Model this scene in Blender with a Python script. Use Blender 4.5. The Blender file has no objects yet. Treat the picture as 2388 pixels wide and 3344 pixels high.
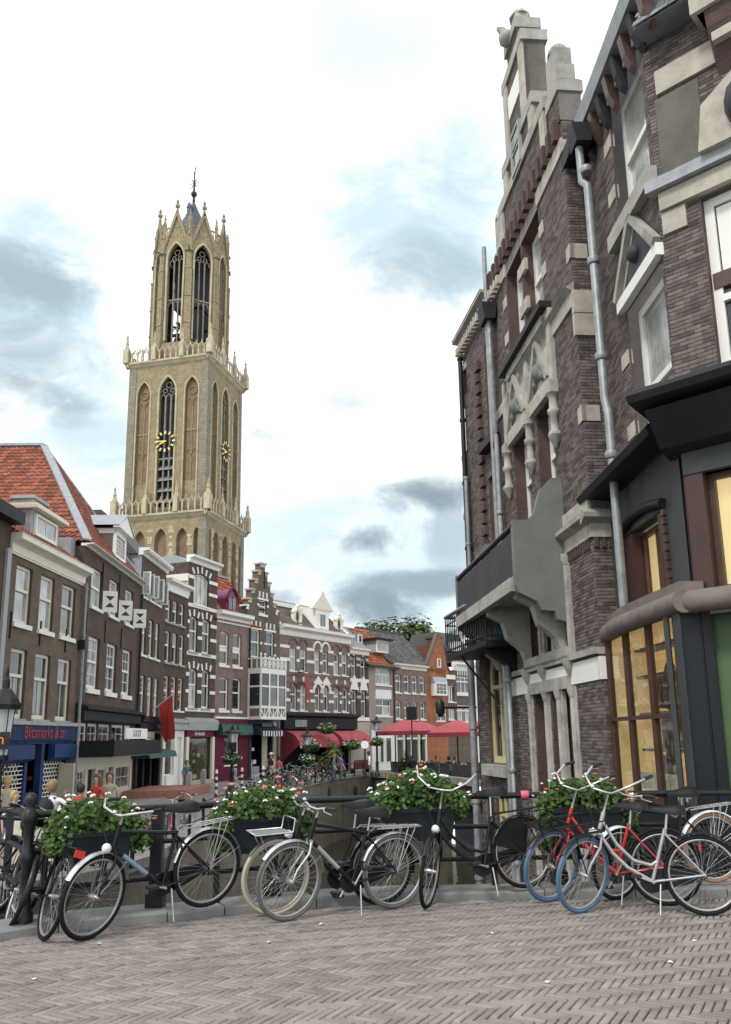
import bpy, math, random
import numpy as np
from mathutils import Vector, Matrix
random.seed(7)
SC = bpy.context.scene
COL = SC.collection
R = math.radians
# ---------------------------------------------------------------- camera
FPX, CXP, CYP, PITCH, ROLL, CAMH = 2720., 1194., 1823., R(12.2), R(-0.87), 1.6
cd = bpy.data.cameras.new('camera'); cam = bpy.data.objects.new('camera', cd); COL.objects.link(cam)
CAMROT = Matrix.Rotation(math.pi/2+PITCH, 3, 'X') @ Matrix.Rotation(ROLL, 3, 'Z')
cam.matrix_world = Matrix.Translation((0, 0, CAMH)) @ CAMROT.to_4x4()
cd.sensor_fit = 'HORIZONTAL'; cd.sensor_width = 36; cd.lens = 36*FPX/2388
cd.shift_x = (1194-CXP)/2388; cd.shift_y = (CYP-1672)/2388
cd.clip_start = .1; cd.clip_end = 6000
SC.camera = cam
# ---------------------------------------------------------------- sky, sun, exposure
SUN_EL, SUN_AZ = R(48), R(215)     # azimuth clockwise from +Y
W = bpy.data.worlds.new('World'); SC.world = W; W.use_nodes = True
def build_world():
    nt = W.node_tree; N = nt.nodes; L = nt.links; N.clear()
    out = N.new('ShaderNodeOutputWorld'); bg = N.new('ShaderNodeBackground'); bg.inputs[1].default_value = .12
    sky = N.new('ShaderNodeTexSky'); sky.sky_type = 'NISHITA'; sky.sun_disc = False
    sky.sun_elevation = SUN_EL; sky.sun_rotation = SUN_AZ
    tc = N.new('ShaderNodeTexCoord'); sep = N.new('ShaderNodeSeparateXYZ'); L.new(tc.outputs['Generated'], sep.inputs[0])
    def math_(op, a, b=None, clamp=False):
        n = N.new('ShaderNodeMath'); n.operation = op; n.use_clamp = clamp
        for i, x in enumerate((a, b)):
            if x is None: continue
            if isinstance(x, (int, float)): n.inputs[i].default_value = x
            else: L.new(x, n.inputs[i])
        return n.outputs[0]
    zz = math_('ADD', math_('MAXIMUM', sep.outputs[2], 0.), .16)
    u = math_('DIVIDE', sep.outputs[0], zz); v = math_('DIVIDE', sep.outputs[1], zz)
    cb = N.new('ShaderNodeCombineXYZ'); L.new(u, cb.inputs[0]); L.new(v, cb.inputs[1]); cb.inputs[2].default_value = 3.7
    def noise(sc, det, rough, dist=0.):
        n = N.new('ShaderNodeTexNoise'); n.inputs['Scale'].default_value = sc; n.inputs['Detail'].default_value = det
        n.inputs['Roughness'].default_value = rough; n.inputs['Distortion'].default_value = dist
        L.new(cb.outputs[0], n.inputs['Vector']); return n.outputs[0]
    def ramp(x, a, b):
        n = N.new('ShaderNodeMapRange'); n.interpolation_type = 'SMOOTHSTEP'; n.inputs[1].default_value = a; n.inputs[2].default_value = b
        L.new(x, n.inputs[0]); return n.outputs[0]
    def mix(f, a, b):
        n = N.new('ShaderNodeMix'); n.data_type = 'RGBA'
        if isinstance(f, float): n.inputs[0].default_value = f
        else: L.new(f, n.inputs[0])
        for i, x in ((6, a), (7, b)):
            if isinstance(x, tuple): n.inputs[i].default_value = (*x, 1)
            else: L.new(x, n.inputs[i])
        return n.outputs[2]
    k = 1/.12
    white = tuple(c*k for c in (.95, .98, 1.0)); grey = tuple(c*k for c in (.21, .265, .30)); thin = tuple(c*k for c in (.44, .575, .64))
    big = noise(.62, 5, .55, .3); det = noise(1.9, 7, .6, .2)
    c = mix(math_('MULTIPLY', ramp(big, .50, .70), .8), white, thin)
    c = mix(math_('MULTIPLY', ramp(det, .54, .74), .5), c, thin)
    nw = N.new('ShaderNodeTexNoise'); nw.inputs['Scale'].default_value = 7.; nw.inputs['Detail'].default_value = 8; nw.inputs['Roughness'].default_value = .62; nw.inputs['Distortion'].default_value = .4
    mp = N.new('ShaderNodeMapping'); mp.inputs['Scale'].default_value = (1., 1., 1.7); L.new(tc.outputs['Generated'], mp.inputs[0]); L.new(mp.outputs[0], nw.inputs['Vector'])
    wob = math_('MULTIPLY', math_('SUBTRACT', nw.outputs[0], .5), 3.4)
    def dot(v):
        n = N.new('ShaderNodeVectorMath'); n.operation = 'DOT_PRODUCT'; L.new(tc.outputs['Generated'], n.inputs[0]); n.inputs[1].default_value = v; return n.outputs['Value']
    # banks of cloud where the sky shows them: column, row, half width, half height, strength, colour
    for px, py, rx, ry, st, col in ((930,500,230,210,.85,thin),(800,110,200,130,.55,thin),(60,690,190,230,.95,thin),(1010,330,130,110,.6,thin),(150,960,300,200,.85,thin),(560,240,120,90,.35,thin),(1040,560,150,200,.6,thin),(40,780,200,90,.5,grey),(640,1150,320,120,.35,thin),(900,1240,420,230,.75,thin),
            (60,620,150,75,.6,grey),(30,880,190,70,.75,grey),(930,600,160,90,.4,grey),(760,890,130,45,.55,grey),(585,975,85,55,.75,grey),(945,1095,130,52,1.,grey),(820,1200,90,42,1.,grey),(780,1355,170,48,1.,grey),(930,1300,190,36,.85,grey),(1000,1180,90,90,.5,grey),(600,1330,120,26,.6,grey)):
        q = CAMROT @ Vector(((px*1.4704-CXP)/FPX, (CYP-py*1.4704)/FPX, -1)); ln = q.length; q.normalize(); e1 = q.cross(Vector((0,0,1))).normalized(); e2 = e1.cross(q)
        a_ = math_('POWER', math_('ABSOLUTE', math_('DIVIDE', dot(e1), rx*1.4704/FPX/ln)), 2.); b_ = math_('POWER', math_('ABSOLUTE', math_('DIVIDE', dot(e2), ry*1.4704/FPX/ln)), 2.)
        d_ = math_('ADD', math_('ADD', a_, b_), wob); f_ = math_('MULTIPLY', ramp(d_, 1.25, -.15), math_('GREATER_THAN', dot(q), .5))
        c = mix(math_('MULTIPLY', f_, st), c, col)
    c = mix(.06, c, sky.outputs[0])
    L.new(c, bg.inputs[0]); L.new(bg.outputs[0], out.inputs[0])
build_world()
sd = bpy.data.lights.new('sun', 'SUN'); sd.energy = 1.5; sd.angle = R(11); sd.color = (1, .96, .9)
sun = bpy.data.objects.new('sun', sd); COL.objects.link(sun)
sun.rotation_euler = Vector((-math.sin(SUN_AZ)*math.cos(SUN_EL), -math.cos(SUN_AZ)*math.cos(SUN_EL), -math.sin(SUN_EL))).to_track_quat('-Z', 'Y').to_euler()
SC.view_settings.view_transform = 'Standard'; SC.view_settings.look = 'None'
SC.view_settings.exposure = .55; SC.view_settings.gamma = 1; SC.view_settings.use_curve_mapping = False
SC.render.engine = 'CYCLES'
# ---------------------------------------------------------------- measuring helpers: photograph pixel -> point in the place
def ray(px, py): return CAMROT @ Vector(((px-CXP)/FPX, (CYP-py)/FPX, -1))
def gp(px, py, z=0.):
    d = ray(px, py); t = (z-CAMH)/d.z; return Vector((d.x*t, d.y*t, z))
def at_y(px, py, Y):
    d = ray(px, py); t = Y/d.y; return Vector((d.x*t, Y, CAMH+d.z*t))
class Fac:
    """a facade plane: x runs along it, y into the building, z up from zb"""
    def __init__(s, P0, ang, zb=0.):
        s.o = Vector((P0[0], P0[1])); t = R(ang); s.d = Vector((math.sin(t), math.cos(t))); s.n = Vector((-s.d.y, s.d.x)); s.zb = zb
        s.rz = math.atan2(s.d.y, s.d.x)
    def hit(s, px, py, y=0.):
        d = ray(px, py); d2 = Vector((d.x, d.y)); o = s.o+s.n*y; t = o.dot(s.n)/d2.dot(s.n); p = d2*t
        return (p-s.o).dot(s.d), CAMH+d.z*t-s.zb
    def u(s, px, py, y=0.): return s.hit(px, py, y)[0]
    def z(s, px, py, y=0.): return s.hit(px, py, y)[1]
    def w(s, u, y, z): p = s.o+s.d*u+s.n*y; return Vector((p.x, p.y, z+s.zb))
# ---------------------------------------------------------------- mesh helpers
class MB:
    def __init__(s): s.v = []; s.f = []; s.m = []; s.sm = []
    def add(s, vs, fs, m=0, sm=False):
        b = len(s.v); s.v.extend([tuple(v) for v in vs])
        for f in fs: s.f.append(tuple(b+i for i in f)); s.m.append(m); s.sm.append(sm)
    def box(s, x0, x1, y0, y1, z0, z1, m=0):
        s.add([(x0,y0,z0),(x1,y0,z0),(x1,y1,z0),(x0,y1,z0),(x0,y0,z1),(x1,y0,z1),(x1,y1,z1),(x0,y1,z1)],
              [(0,3,2,1),(4,5,6,7),(0,1,5,4),(1,2,6,5),(2,3,7,6),(3,0,4,7)], m)
    def beam(s, a, b, w, h, m=0, up=(0,0,1)):
        a = Vector(a); b = Vector(b); d = (b-a).normalized(); u = Vector(up)
        if abs(d.dot(u)) > .98: u = Vector((1,0,0))
        x = d.cross(u).normalized()*w/2; y = x.cross(d).normalized()*h/2
        s.add([a-x-y,a+x-y,a+x+y,a-x+y,b-x-y,b+x-y,b+x+y,b-x+y],[(0,3,2,1),(4,5,6,7),(0,1,5,4),(1,2,6,5),(2,3,7,6),(3,0,4,7)], m)
    def prism(s, pts, ax, a, b, m=0):
        n = len(pts)
        def P(p, t): return (t,p[0],p[1]) if ax == 'x' else ((p[0],t,p[1]) if ax == 'y' else (p[0],p[1],t))
        s.add([P(p,a) for p in pts]+[P(p,b) for p in pts], [tuple(range(n))[::-1], tuple(range(n,2*n))]+[(i,(i+1)%n,n+(i+1)%n,n+i) for i in range(n)], m)
    def quad(s, a, b, c, d, m=0): s.add([a,b,c,d], [(0,1,2,3)], m)
    def tube(s, pts, r, n=6, m=0, closed=False, cap=True, sm=True):
        P = [Vector(p) for p in pts]; k = len(P); rr = r if isinstance(r, (list, tuple)) else [r]*k
        T = []
        for i in range(k):
            a = P[i-1] if (i > 0 or closed) else P[i]; b = P[(i+1) % k] if (i < k-1 or closed) else P[i]
            T.append((b-a).normalized())
        u = Vector((0,0,1)) if abs(T[0].z) < .9 else Vector((1,0,0))
        x = T[0].cross(u).normalized(); vs = []
        for i in range(k):
            x = (x-T[i]*x.dot(T[i])).normalized(); y = T[i].cross(x)
            for j in range(n):
                a = 2*math.pi*j/n; vs.append(P[i]+(x*math.cos(a)+y*math.sin(a))*rr[i])
        fs = []
        for i in range(k if closed else k-1):
            for j in range(n):
                a = i*n+j; b = i*n+(j+1) % n; c = ((i+1) % k)*n+(j+1) % n; d = ((i+1) % k)*n+j; fs.append((a,b,c,d))
        s.add(vs, fs, m, sm)
        if cap and not closed: s.add(vs[:n], [tuple(range(n))[::-1]], m); s.add(vs[-n:], [tuple(range(n))], m)
    def lathe(s, prof, n=10, c=(0,0,0), m=0, sm=True):
        vs = [(c[0]+r*math.cos(2*math.pi*j/n), c[1]+r*math.sin(2*math.pi*j/n), c[2]+z) for r, z in prof for j in range(n)]
        fs = [(i*n+j, i*n+(j+1) % n, (i+1)*n+(j+1) % n, (i+1)*n+j) for i in range(len(prof)-1) for j in range(n)]
        s.add(vs, fs, m, sm)
        s.add(vs[:n], [tuple(range(n))[::-1]], m); s.add(vs[-n:], [tuple(range(n))], m)
    def ball(s, c, r, n=8, k=5, m=0, sz=1.):
        s.lathe([(max(r*math.sin(math.pi*i/k), r*.02), -r*sz*math.cos(math.pi*i/k)) for i in range(k+1)], n, c, m)
    def ico(s, c, r, m=0):
        c = Vector(c); s.add([c+Vector(d)*r for d in ((1,0,0),(-1,0,0),(0,1,0),(0,-1,0),(0,0,1),(0,0,-1))],
            [(0,2,4),(2,1,4),(1,3,4),(3,0,4),(2,0,5),(1,2,5),(3,1,5),(0,3,5)], m)
    def mesh(s, name, mats):
        me = bpy.data.meshes.new(name); me.from_pydata(s.v, [], s.f)
        for m in (mats if isinstance(mats, (list, tuple)) else [mats]): me.materials.append(m)
        if any(s.m): me.polygons.foreach_set('material_index', s.m)
        if any(s.sm): me.polygons.foreach_set('use_smooth', s.sm)
        me.update(); return me
    def build(s, name, mats, parent=None, loc=None, rz=0.):
        return put(name, s.mesh(name, mats), parent, loc, rz)
def put(name, me, parent=None, loc=None, rz=0.):
    o = bpy.data.objects.new(name, me); COL.objects.link(o)
    if parent is not None: o.parent = parent
    if loc is not None: o.location = loc
    if rz: o.rotation_euler.z = rz
    return o
def tag(o, label=None, cat=None, group=None, kind=None):
    for k, v in (('label', label), ('category', cat), ('group', group), ('kind', kind)):
        if v: o[k] = v
    return o
def thing(name, label, cat, loc=(0,0,0), rz=0., group=None):
    return tag(put(name, None, None, loc, rz), label, cat, group)
def kids(o): return KIDS.get(o.name) or [c for c in o.children]
KIDS = {}
def copy_thing(src, loc=None, rz=None, label=None, tree=None):
    """copies a thing, its parts and their sub-parts; mesh data is shared"""
    tree = tree or tree_of(src)
    new = {}
    for o, par in tree:
        c = o.copy(); COL.objects.link(c); new[o] = c
        if par is not None: c.parent = new[par]
    r = new[src]
    if loc is not None: r.location = loc
    if rz is not None: r.rotation_euler = (0, 0, rz) if isinstance(rz, float) else rz
    if label: r['label'] = label
    return r
def tree_of(src):
    out = [(src, None)]; i = 0
    while i < len(out):
        o = out[i][0]; out.extend((c, o) for c in o.children); i += 1
    return out
# ---------------------------------------------------------------- materials
def ramp2(N, L, x, a, b, lo=0., hi=1.):
    n = N.new('ShaderNodeMapRange'); n.inputs[1].default_value = a; n.inputs[2].default_value = b; n.inputs[3].default_value = lo; n.inputs[4].default_value = hi
    L.new(x, n.inputs[0]); return n.outputs[0]
def mixc(N, L, f, a, b, op='MIX'):
    n = N.new('ShaderNodeMix'); n.data_type = 'RGBA'; n.blend_type = op
    if isinstance(f, (int, float)): n.inputs[0].default_value = f
    else: L.new(f, n.inputs[0])
    for i, x in ((6, a), (7, b)):
        if isinstance(x, tuple): n.inputs[i].default_value = (*x[:3], 1)
        else: L.new(x, n.inputs[i])
    return n.outputs[2]
def noise_(N, L, vec, sc, det=4, rough=.55):
    n = N.new('ShaderNodeTexNoise'); n.inputs['Scale'].default_value = sc; n.inputs['Detail'].default_value = det; n.inputs['Roughness'].default_value = rough
    L.new(vec, n.inputs['Vector']); return n.outputs[0]
def base_mat(name):
    m = bpy.data.materials.new(name); m.use_nodes = True; nt = m.node_tree; N = nt.nodes; L = nt.links
    b = N['Principled BSDF']; tc = N.new('ShaderNodeTexCoord'); return m, N, L, b, tc
def bump_(N, L, b, h, strength, dist=.02):
    n = N.new('ShaderNodeBump'); n.inputs['Strength'].default_value = strength; n.inputs['Distance'].default_value = dist
    L.new(h, n.inputs['Height']); L.new(n.outputs[0], b.inputs['Normal'])
def mat(name, col, rough=.6, var=.18, scale=3., bump=0., bscale=40., metal=0., spec=.5, tint=0., stain=None, sscale=.8, samt=.5, emit=None, estr=0., worldco=False, coat=0.):
    m, N, L, b, tc = base_mat(name); co = tc.outputs['Object']
    if worldco:
        g = N.new('ShaderNodeNewGeometry'); co = g.outputs['Position']
    lo = tuple(c*(1-var) for c in col); hi = tuple(min(1, c*(1+var)) for c in col)
    n1 = noise_(N, L, co, scale, 5, .6); c = mixc(N, L, ramp2(N, L, n1, .3, .7), lo, hi)
    if stain:
        n2 = noise_(N, L, co, sscale, 6, .65); c = mixc(N, L, ramp2(N, L, n2, .5, .7, 0, samt), c, stain)
    if tint:
        at = N.new('ShaderNodeAttribute'); at.attribute_name = 'tint'
        f = ramp2(N, L, at.outputs['Fac'], 0, 1, 1-tint, 1+tint)
        cb = N.new('ShaderNodeCombineColor'); [L.new(f, cb.inputs[i]) for i in range(3)]
        c = mixc(N, L, 1., c, cb.outputs[0], 'MULTIPLY')
    L.new(c, b.inputs['Base Color']); b.inputs['Metallic'].default_value = metal
    b.inputs['Specular IOR Level'].default_value = spec
    L.new(ramp2(N, L, n1, .2, .8, max(.02, rough-.1), min(1, rough+.1)), b.inputs['Roughness'])
    if coat: b.inputs['Coat Weight'].default_value = coat
    if bump: bump_(N, L, b, noise_(N, L, co, bscale, 5, .7), bump)
    if emit: b.inputs['Emission Color'].default_value = (*emit, 1); b.inputs['Emission Strength'].default_value = estr
    return m
def brickmat(name, c1, c2, mortar, var=.38, bw=.21, bh=.0625, ms=.009, stain=(.05,.045,.04), samt=.5, bump=.35):
    m, N, L, b, tc = base_mat(name)
    sp = N.new('ShaderNodeSeparateXYZ'); L.new(tc.outputs['Object'], sp.inputs[0])
    ad = N.new('ShaderNodeMath'); ad.operation = 'ADD'; L.new(sp.outputs[0], ad.inputs[0]); L.new(sp.outputs[1], ad.inputs[1])
    cb = N.new('ShaderNodeCombineXYZ'); L.new(ad.outputs[0], cb.inputs[0]); L.new(sp.outputs[2], cb.inputs[1])
    br = N.new('ShaderNodeTexBrick'); L.new(cb.outputs[0], br.inputs['Vector'])
    br.inputs['Color1'].default_value = (*c1, 1); br.inputs['Color2'].default_value = (*c2, 1); br.inputs['Mortar'].default_value = (*mortar, 1)
    br.inputs['Scale'].default_value = 1; br.inputs['Mortar Size'].default_value = ms; br.inputs['Mortar Smooth'].default_value = .2; br.inputs['Bias'].default_value = -.1
    br.inputs['Brick Width'].default_value = bw; br.inputs['Row Height'].default_value = bh
    n1 = noise_(N, L, tc.outputs['Object'], 1.7, 7, .7)
    c = mixc(N, L, ramp2(N, L, n1, .3, .7, 0, 1), tuple(1-var for _ in range(3)), tuple(1+var for _ in range(3)))
    c = mixc(N, L, 1., br.outputs['Color'], c, 'MULTIPLY')
    n2 = noise_(N, L, tc.outputs['Object'], .5, 6, .7); c = mixc(N, L, ramp2(N, L, n2, .5, .75, 0, samt), c, stain)
    n3 = noise_(N, L, tc.outputs['Object'], 9., 3, .6); c = mixc(N, L, ramp2(N, L, n3, .35, .65, 0, .35), c, tuple(x*1.35 for x in c2))
    L.new(c, b.inputs['Base Color']); b.inputs['Roughness'].default_value = .85; b.inputs['Specular IOR Level'].default_value = .25
    iv = N.new('ShaderNodeMath'); iv.operation = 'SUBTRACT'; iv.inputs[0].default_value = 1; L.new(br.outputs['Fac'], iv.inputs[1])
    bump_(N, L, b, iv.outputs[0], bump, .01); return m
def glassmat(name, col, stripes=0., rough=.03, warp=.05):
    m, N, L, b, tc = base_mat(name)
    n1 = noise_(N, L, tc.outputs['Object'], 1.3, 3, .6)
    c = mixc(N, L, ramp2(N, L, n1, .35, .65), tuple(x*.6 for x in col), tuple(min(1, x*1.35) for x in col))
    if stripes:
        w = N.new('ShaderNodeTexWave'); w.inputs['Scale'].default_value = 4.5; w.inputs['Distortion'].default_value = 2.5; w.inputs['Detail'].default_value = 2
        L.new(tc.outputs['Object'], w.inputs['Vector']); c = mixc(N, L, ramp2(N, L, w.outputs['Fac'], 0, 1, 0, stripes), c, tuple(x*.45 for x in col))
    L.new(c, b.inputs['Base Color']); b.inputs['Roughness'].default_value = rough; b.inputs['IOR'].default_value = 1.55; b.inputs['Specular IOR Level'].default_value = .7
    bump_(N, L, b, noise_(N, L, tc.outputs['Object'], 1.6, 2, .5), warp, .05); return m
M = {}
def mm(k, *a, **kw): M[k] = mat(k, *a, **kw); return M[k]
mm('white_paint', (.78,.77,.72), .5, .05, 2, stain=(.55,.53,.47), sscale=2, samt=.35)
mm('cream_paint', (.72,.68,.56), .5, .06, 2, stain=(.5,.46,.36), sscale=2, samt=.35)
mm('grey_paint', (.33,.35,.35), .6, .12, 2)
mm('grey_stone', (.36,.35,.31), .85, .22, 4, .3, 30, stain=(.13,.13,.12), sscale=1.5, samt=.6)
mm('pale_stone', (.43,.395,.33), .85, .22, 3, .25, 30, stain=(.24,.23,.19), sscale=1.4, samt=.6)
mm('lead', (.30,.32,.34), .5, .22, 5, .15, 20, metal=.0)
mm('zinc', (.27,.285,.29), .5, .25, 5, metal=.3, stain=(.12,.13,.13), sscale=2, samt=.5)
mm('black_iron', (.013,.014,.015), .45, .3, 8, .06, 60, spec=.35)
mm('black_wood', (.014,.014,.015), .55, .3, 3, spec=.2)
mm('blue_paint', (.009,.036,.125), .55, .2, 2, spec=.25)
mm('blue_sign', (.009,.028,.085), .6, .2, 2, spec=.2)
mm('maroon', (.115,.009,.032), .55, .2, 2, spec=.25)
mm('dark_green', (.012,.075,.06), .55, .2, 3)
mm('navy', (.015,.02,.055), .6, .2, 3)
mm('red_cloth', (.72,.075,.07), .8, .12, 3)
mm('awning_red', (.33,.062,.075), .85, .18, 1.6, stain=(.28,.05,.065), sscale=.9, samt=.4)
mm('awning_red_dark', (.17,.02,.03), .85, .12, 2.5)
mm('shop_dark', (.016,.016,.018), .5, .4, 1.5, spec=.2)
mm('red_letter', (.30,.03,.07), .6, .1)
mm('white_letter', (.8,.8,.8), .6, .05)
mm('yellow_frame', (.55,.49,.26), .5, .1, 3)
mm('red_dark_wood', (.05,.017,.014), .45, .2, 3)
M['glass_dark'] = glassmat('glass_dark', (.022,.026,.028)); M['glass_grey'] = glassmat('glass_grey', (.10,.11,.105)); M['glass_curtain'] = glassmat('glass_curtain', (.46,.47,.45), .5)
M['glass_brown'] = glassmat('glass_brown', (.10,.085,.06))
GL = ['glass_dark', 'glass_grey', 'glass_curtain', 'glass_dark', 'glass_grey', 'glass_brown']
M['brick_brown'] = brickmat('brick_brown', (0.1443, 0.1053, 0.0741), (0.117, 0.0819, 0.0562), (0.156, 0.1365, 0.1131))
M['brick_dark'] = brickmat('brick_dark', (0.099, 0.0607, 0.0449), (0.0759, 0.0462, 0.0343), (0.1056, 0.0858, 0.0726))
M['brick_red'] = brickmat('brick_red', (0.216, 0.124, 0.096), (0.176, 0.096, 0.076), (0.216, 0.176, 0.152))
M['brick_mauve'] = brickmat('brick_mauve', (0.2214, 0.1476, 0.123), (0.1886, 0.123, 0.1025), (0.2378, 0.1968, 0.1722))
M['brick_orange'] = brickmat('brick_orange', (0.34, 0.119, 0.051), (0.289, 0.0978, 0.0425), (0.289, 0.17, 0.1105))
M['tile_red'] = mat('tile_red', (.27,.085,.048), .8, .3, 6, .2, 30, tint=.4, stain=(.16,.06,.045), sscale=.7, samt=.6)
M['tile_orange'] = mat('tile_orange', (.33,.105,.055), .8, .3, 6, .2, 30, tint=.3)
M['tile_grey'] = mat('tile_grey', (.115,.115,.11), .75, .25, 4, .2, 30, tint=.35)
M['slate'] = mat('slate', (.26,.28,.30), .6, .15, 4, .1, 30, tint=.25)
M['slate_brown'] = mat('slate_brown', (.15,.115,.095), .75, .15, 4, .1, 30, tint=.2)
# ---------------------------------------------------------------- facade builders (local frame: x along, -y outwards, z up)
def arch_pts(a, b, zs, d, kind, n=6):
    """points of an arch from (a,zs) over the apex to (b,zs)"""
    c = (a+b)/2; h = d-zs; out = []
    if kind == 'gothic':
        w = (b-a)/2; r = (h*h+w*w)/(2*w)          # centre of the left arc lies right of a by r
        cx = a+r; a1 = math.pi-math.atan2(h, cx-c) if cx != c else math.pi/2
        a1 = math.atan2(h, c-cx)
        L = [(cx+r*math.cos(math.pi+(a1-math.pi)*i/n), zs+r*math.sin(math.pi+(a1-math.pi)*i/n)) for i in range(n+1)]
        out = L+[(2*c-x, z) for x, z in L[::-1][1:]]
    else:
        w = (b-a)/2
        if kind == 'seg' or h < w*.98:
            r = (w*w+h*h)/(2*h); cz = d-r; t0 = math.atan2(zs-cz, -w); t1 = math.atan2(zs-cz, w)
            out = [(c+r*math.cos(t0+(t1-t0)*i/(2*n)), cz+r*math.sin(t0+(t1-t0)*i/(2*n))) for i in range(2*n+1)]
        else:
            out = [(c+w*math.cos(math.pi*(1-i/(2*n))), zs+h*math.sin(math.pi*(1-i/(2*n)))) for i in range(2*n+1)]
    return out
def spring(o):
    a, b, c, d, k = o
    return {'gothic': d-(b-a)*.95, 'round': d-(b-a)/2, 'seg': d-(b-a)*.14}.get(k, d)
def wall(mb, u0, u1, z0, z1, ops, depth=.25, m=0, mr=0, y=0.):
    ops = [tuple(o)+(None,) if len(o) == 4 else tuple(o) for o in ops]
    us = sorted({round(x, 4) for x in [u0, u1]+[o[0] for o in ops]+[o[1] for o in ops] if u0-1e-6 <= x <= u1+1e-6})
    zs = sorted({round(x, 4) for x in [z0, z1]+[o[2] for o in ops]+[o[3] for o in ops] if z0-1e-6 <= x <= z1+1e-6})
    for j in range(len(zs)-1):
        run = None
        for i in range(len(us)):
            solid = False
            if i < len(us)-1:
                cu, cz = (us[i]+us[i+1])/2, (zs[j]+zs[j+1])/2
                solid = not any(o[0] < cu < o[1] and o[2] < cz < o[3] for o in ops)
            if solid and run is None: run = us[i]
            if not solid and run is not None:
                mb.quad((run,y,zs[j]), (us[i],y,zs[j]), (us[i],y,zs[j+1]), (run,y,zs[j+1]), m); run = None
    for o in ops:
        a, b, c, d, k = o; e = y+depth; s = spring(o)
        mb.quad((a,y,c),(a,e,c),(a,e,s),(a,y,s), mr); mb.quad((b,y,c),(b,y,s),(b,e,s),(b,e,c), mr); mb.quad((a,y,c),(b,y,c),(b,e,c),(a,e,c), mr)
        if k:
            P = arch_pts(a, b, s, d, k); h = len(P)//2
            for i in range(len(P)-1):
                p, q = P[i], P[i+1]; cr = (a, y, d) if i < h else (b, y, d)
                mb.add([(p[0],y,p[1]),(q[0],y,q[1]),cr], [(0,1,2)], m); mb.quad((p[0],y,p[1]),(q[0],y,q[1]),(q[0],e,q[1]),(p[0],e,p[1]), mr)
            p = P[h]; mb.add([(a,y,d),(p[0],y,p[1]),(b,y,d)], [(0,1,2)], m)
        else: mb.quad((a,y,d),(b,y,d),(b,e,d),(a,e,d), mr)
def shell(mb, u0, u1, z0, z1, D, m=0):
    """sides, back and top closing a house body behind its front"""
    mb.quad((u0,0,z0),(u0,D,z0),(u0,D,z1),(u0,0,z1), m); mb.quad((u1,0,z0),(u1,0,z1),(u1,D,z1),(u1,D,z0), m)
    mb.quad((u0,D,z0),(u1,D,z0),(u1,D,z1),(u0,D,z1), m); mb.quad((u0,0,z1),(u1,0,z1),(u1,D,z1),(u0,D,z1), m)
def pane(par, a, b, c, d, y, g, arch=None):
    mb = MB()
    if arch:
        P = arch_pts(a, b, arch, d, 'round' if arch < d-.2 else 'seg', 5); poly = [(a,c),(b,c)]+P[::-1]
        mb.prism(poly, 'y', y, y+.012)
    else: mb.box(a, b, y, y+.012, c, d)
    return mb.build('pane', M[g], par)
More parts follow.
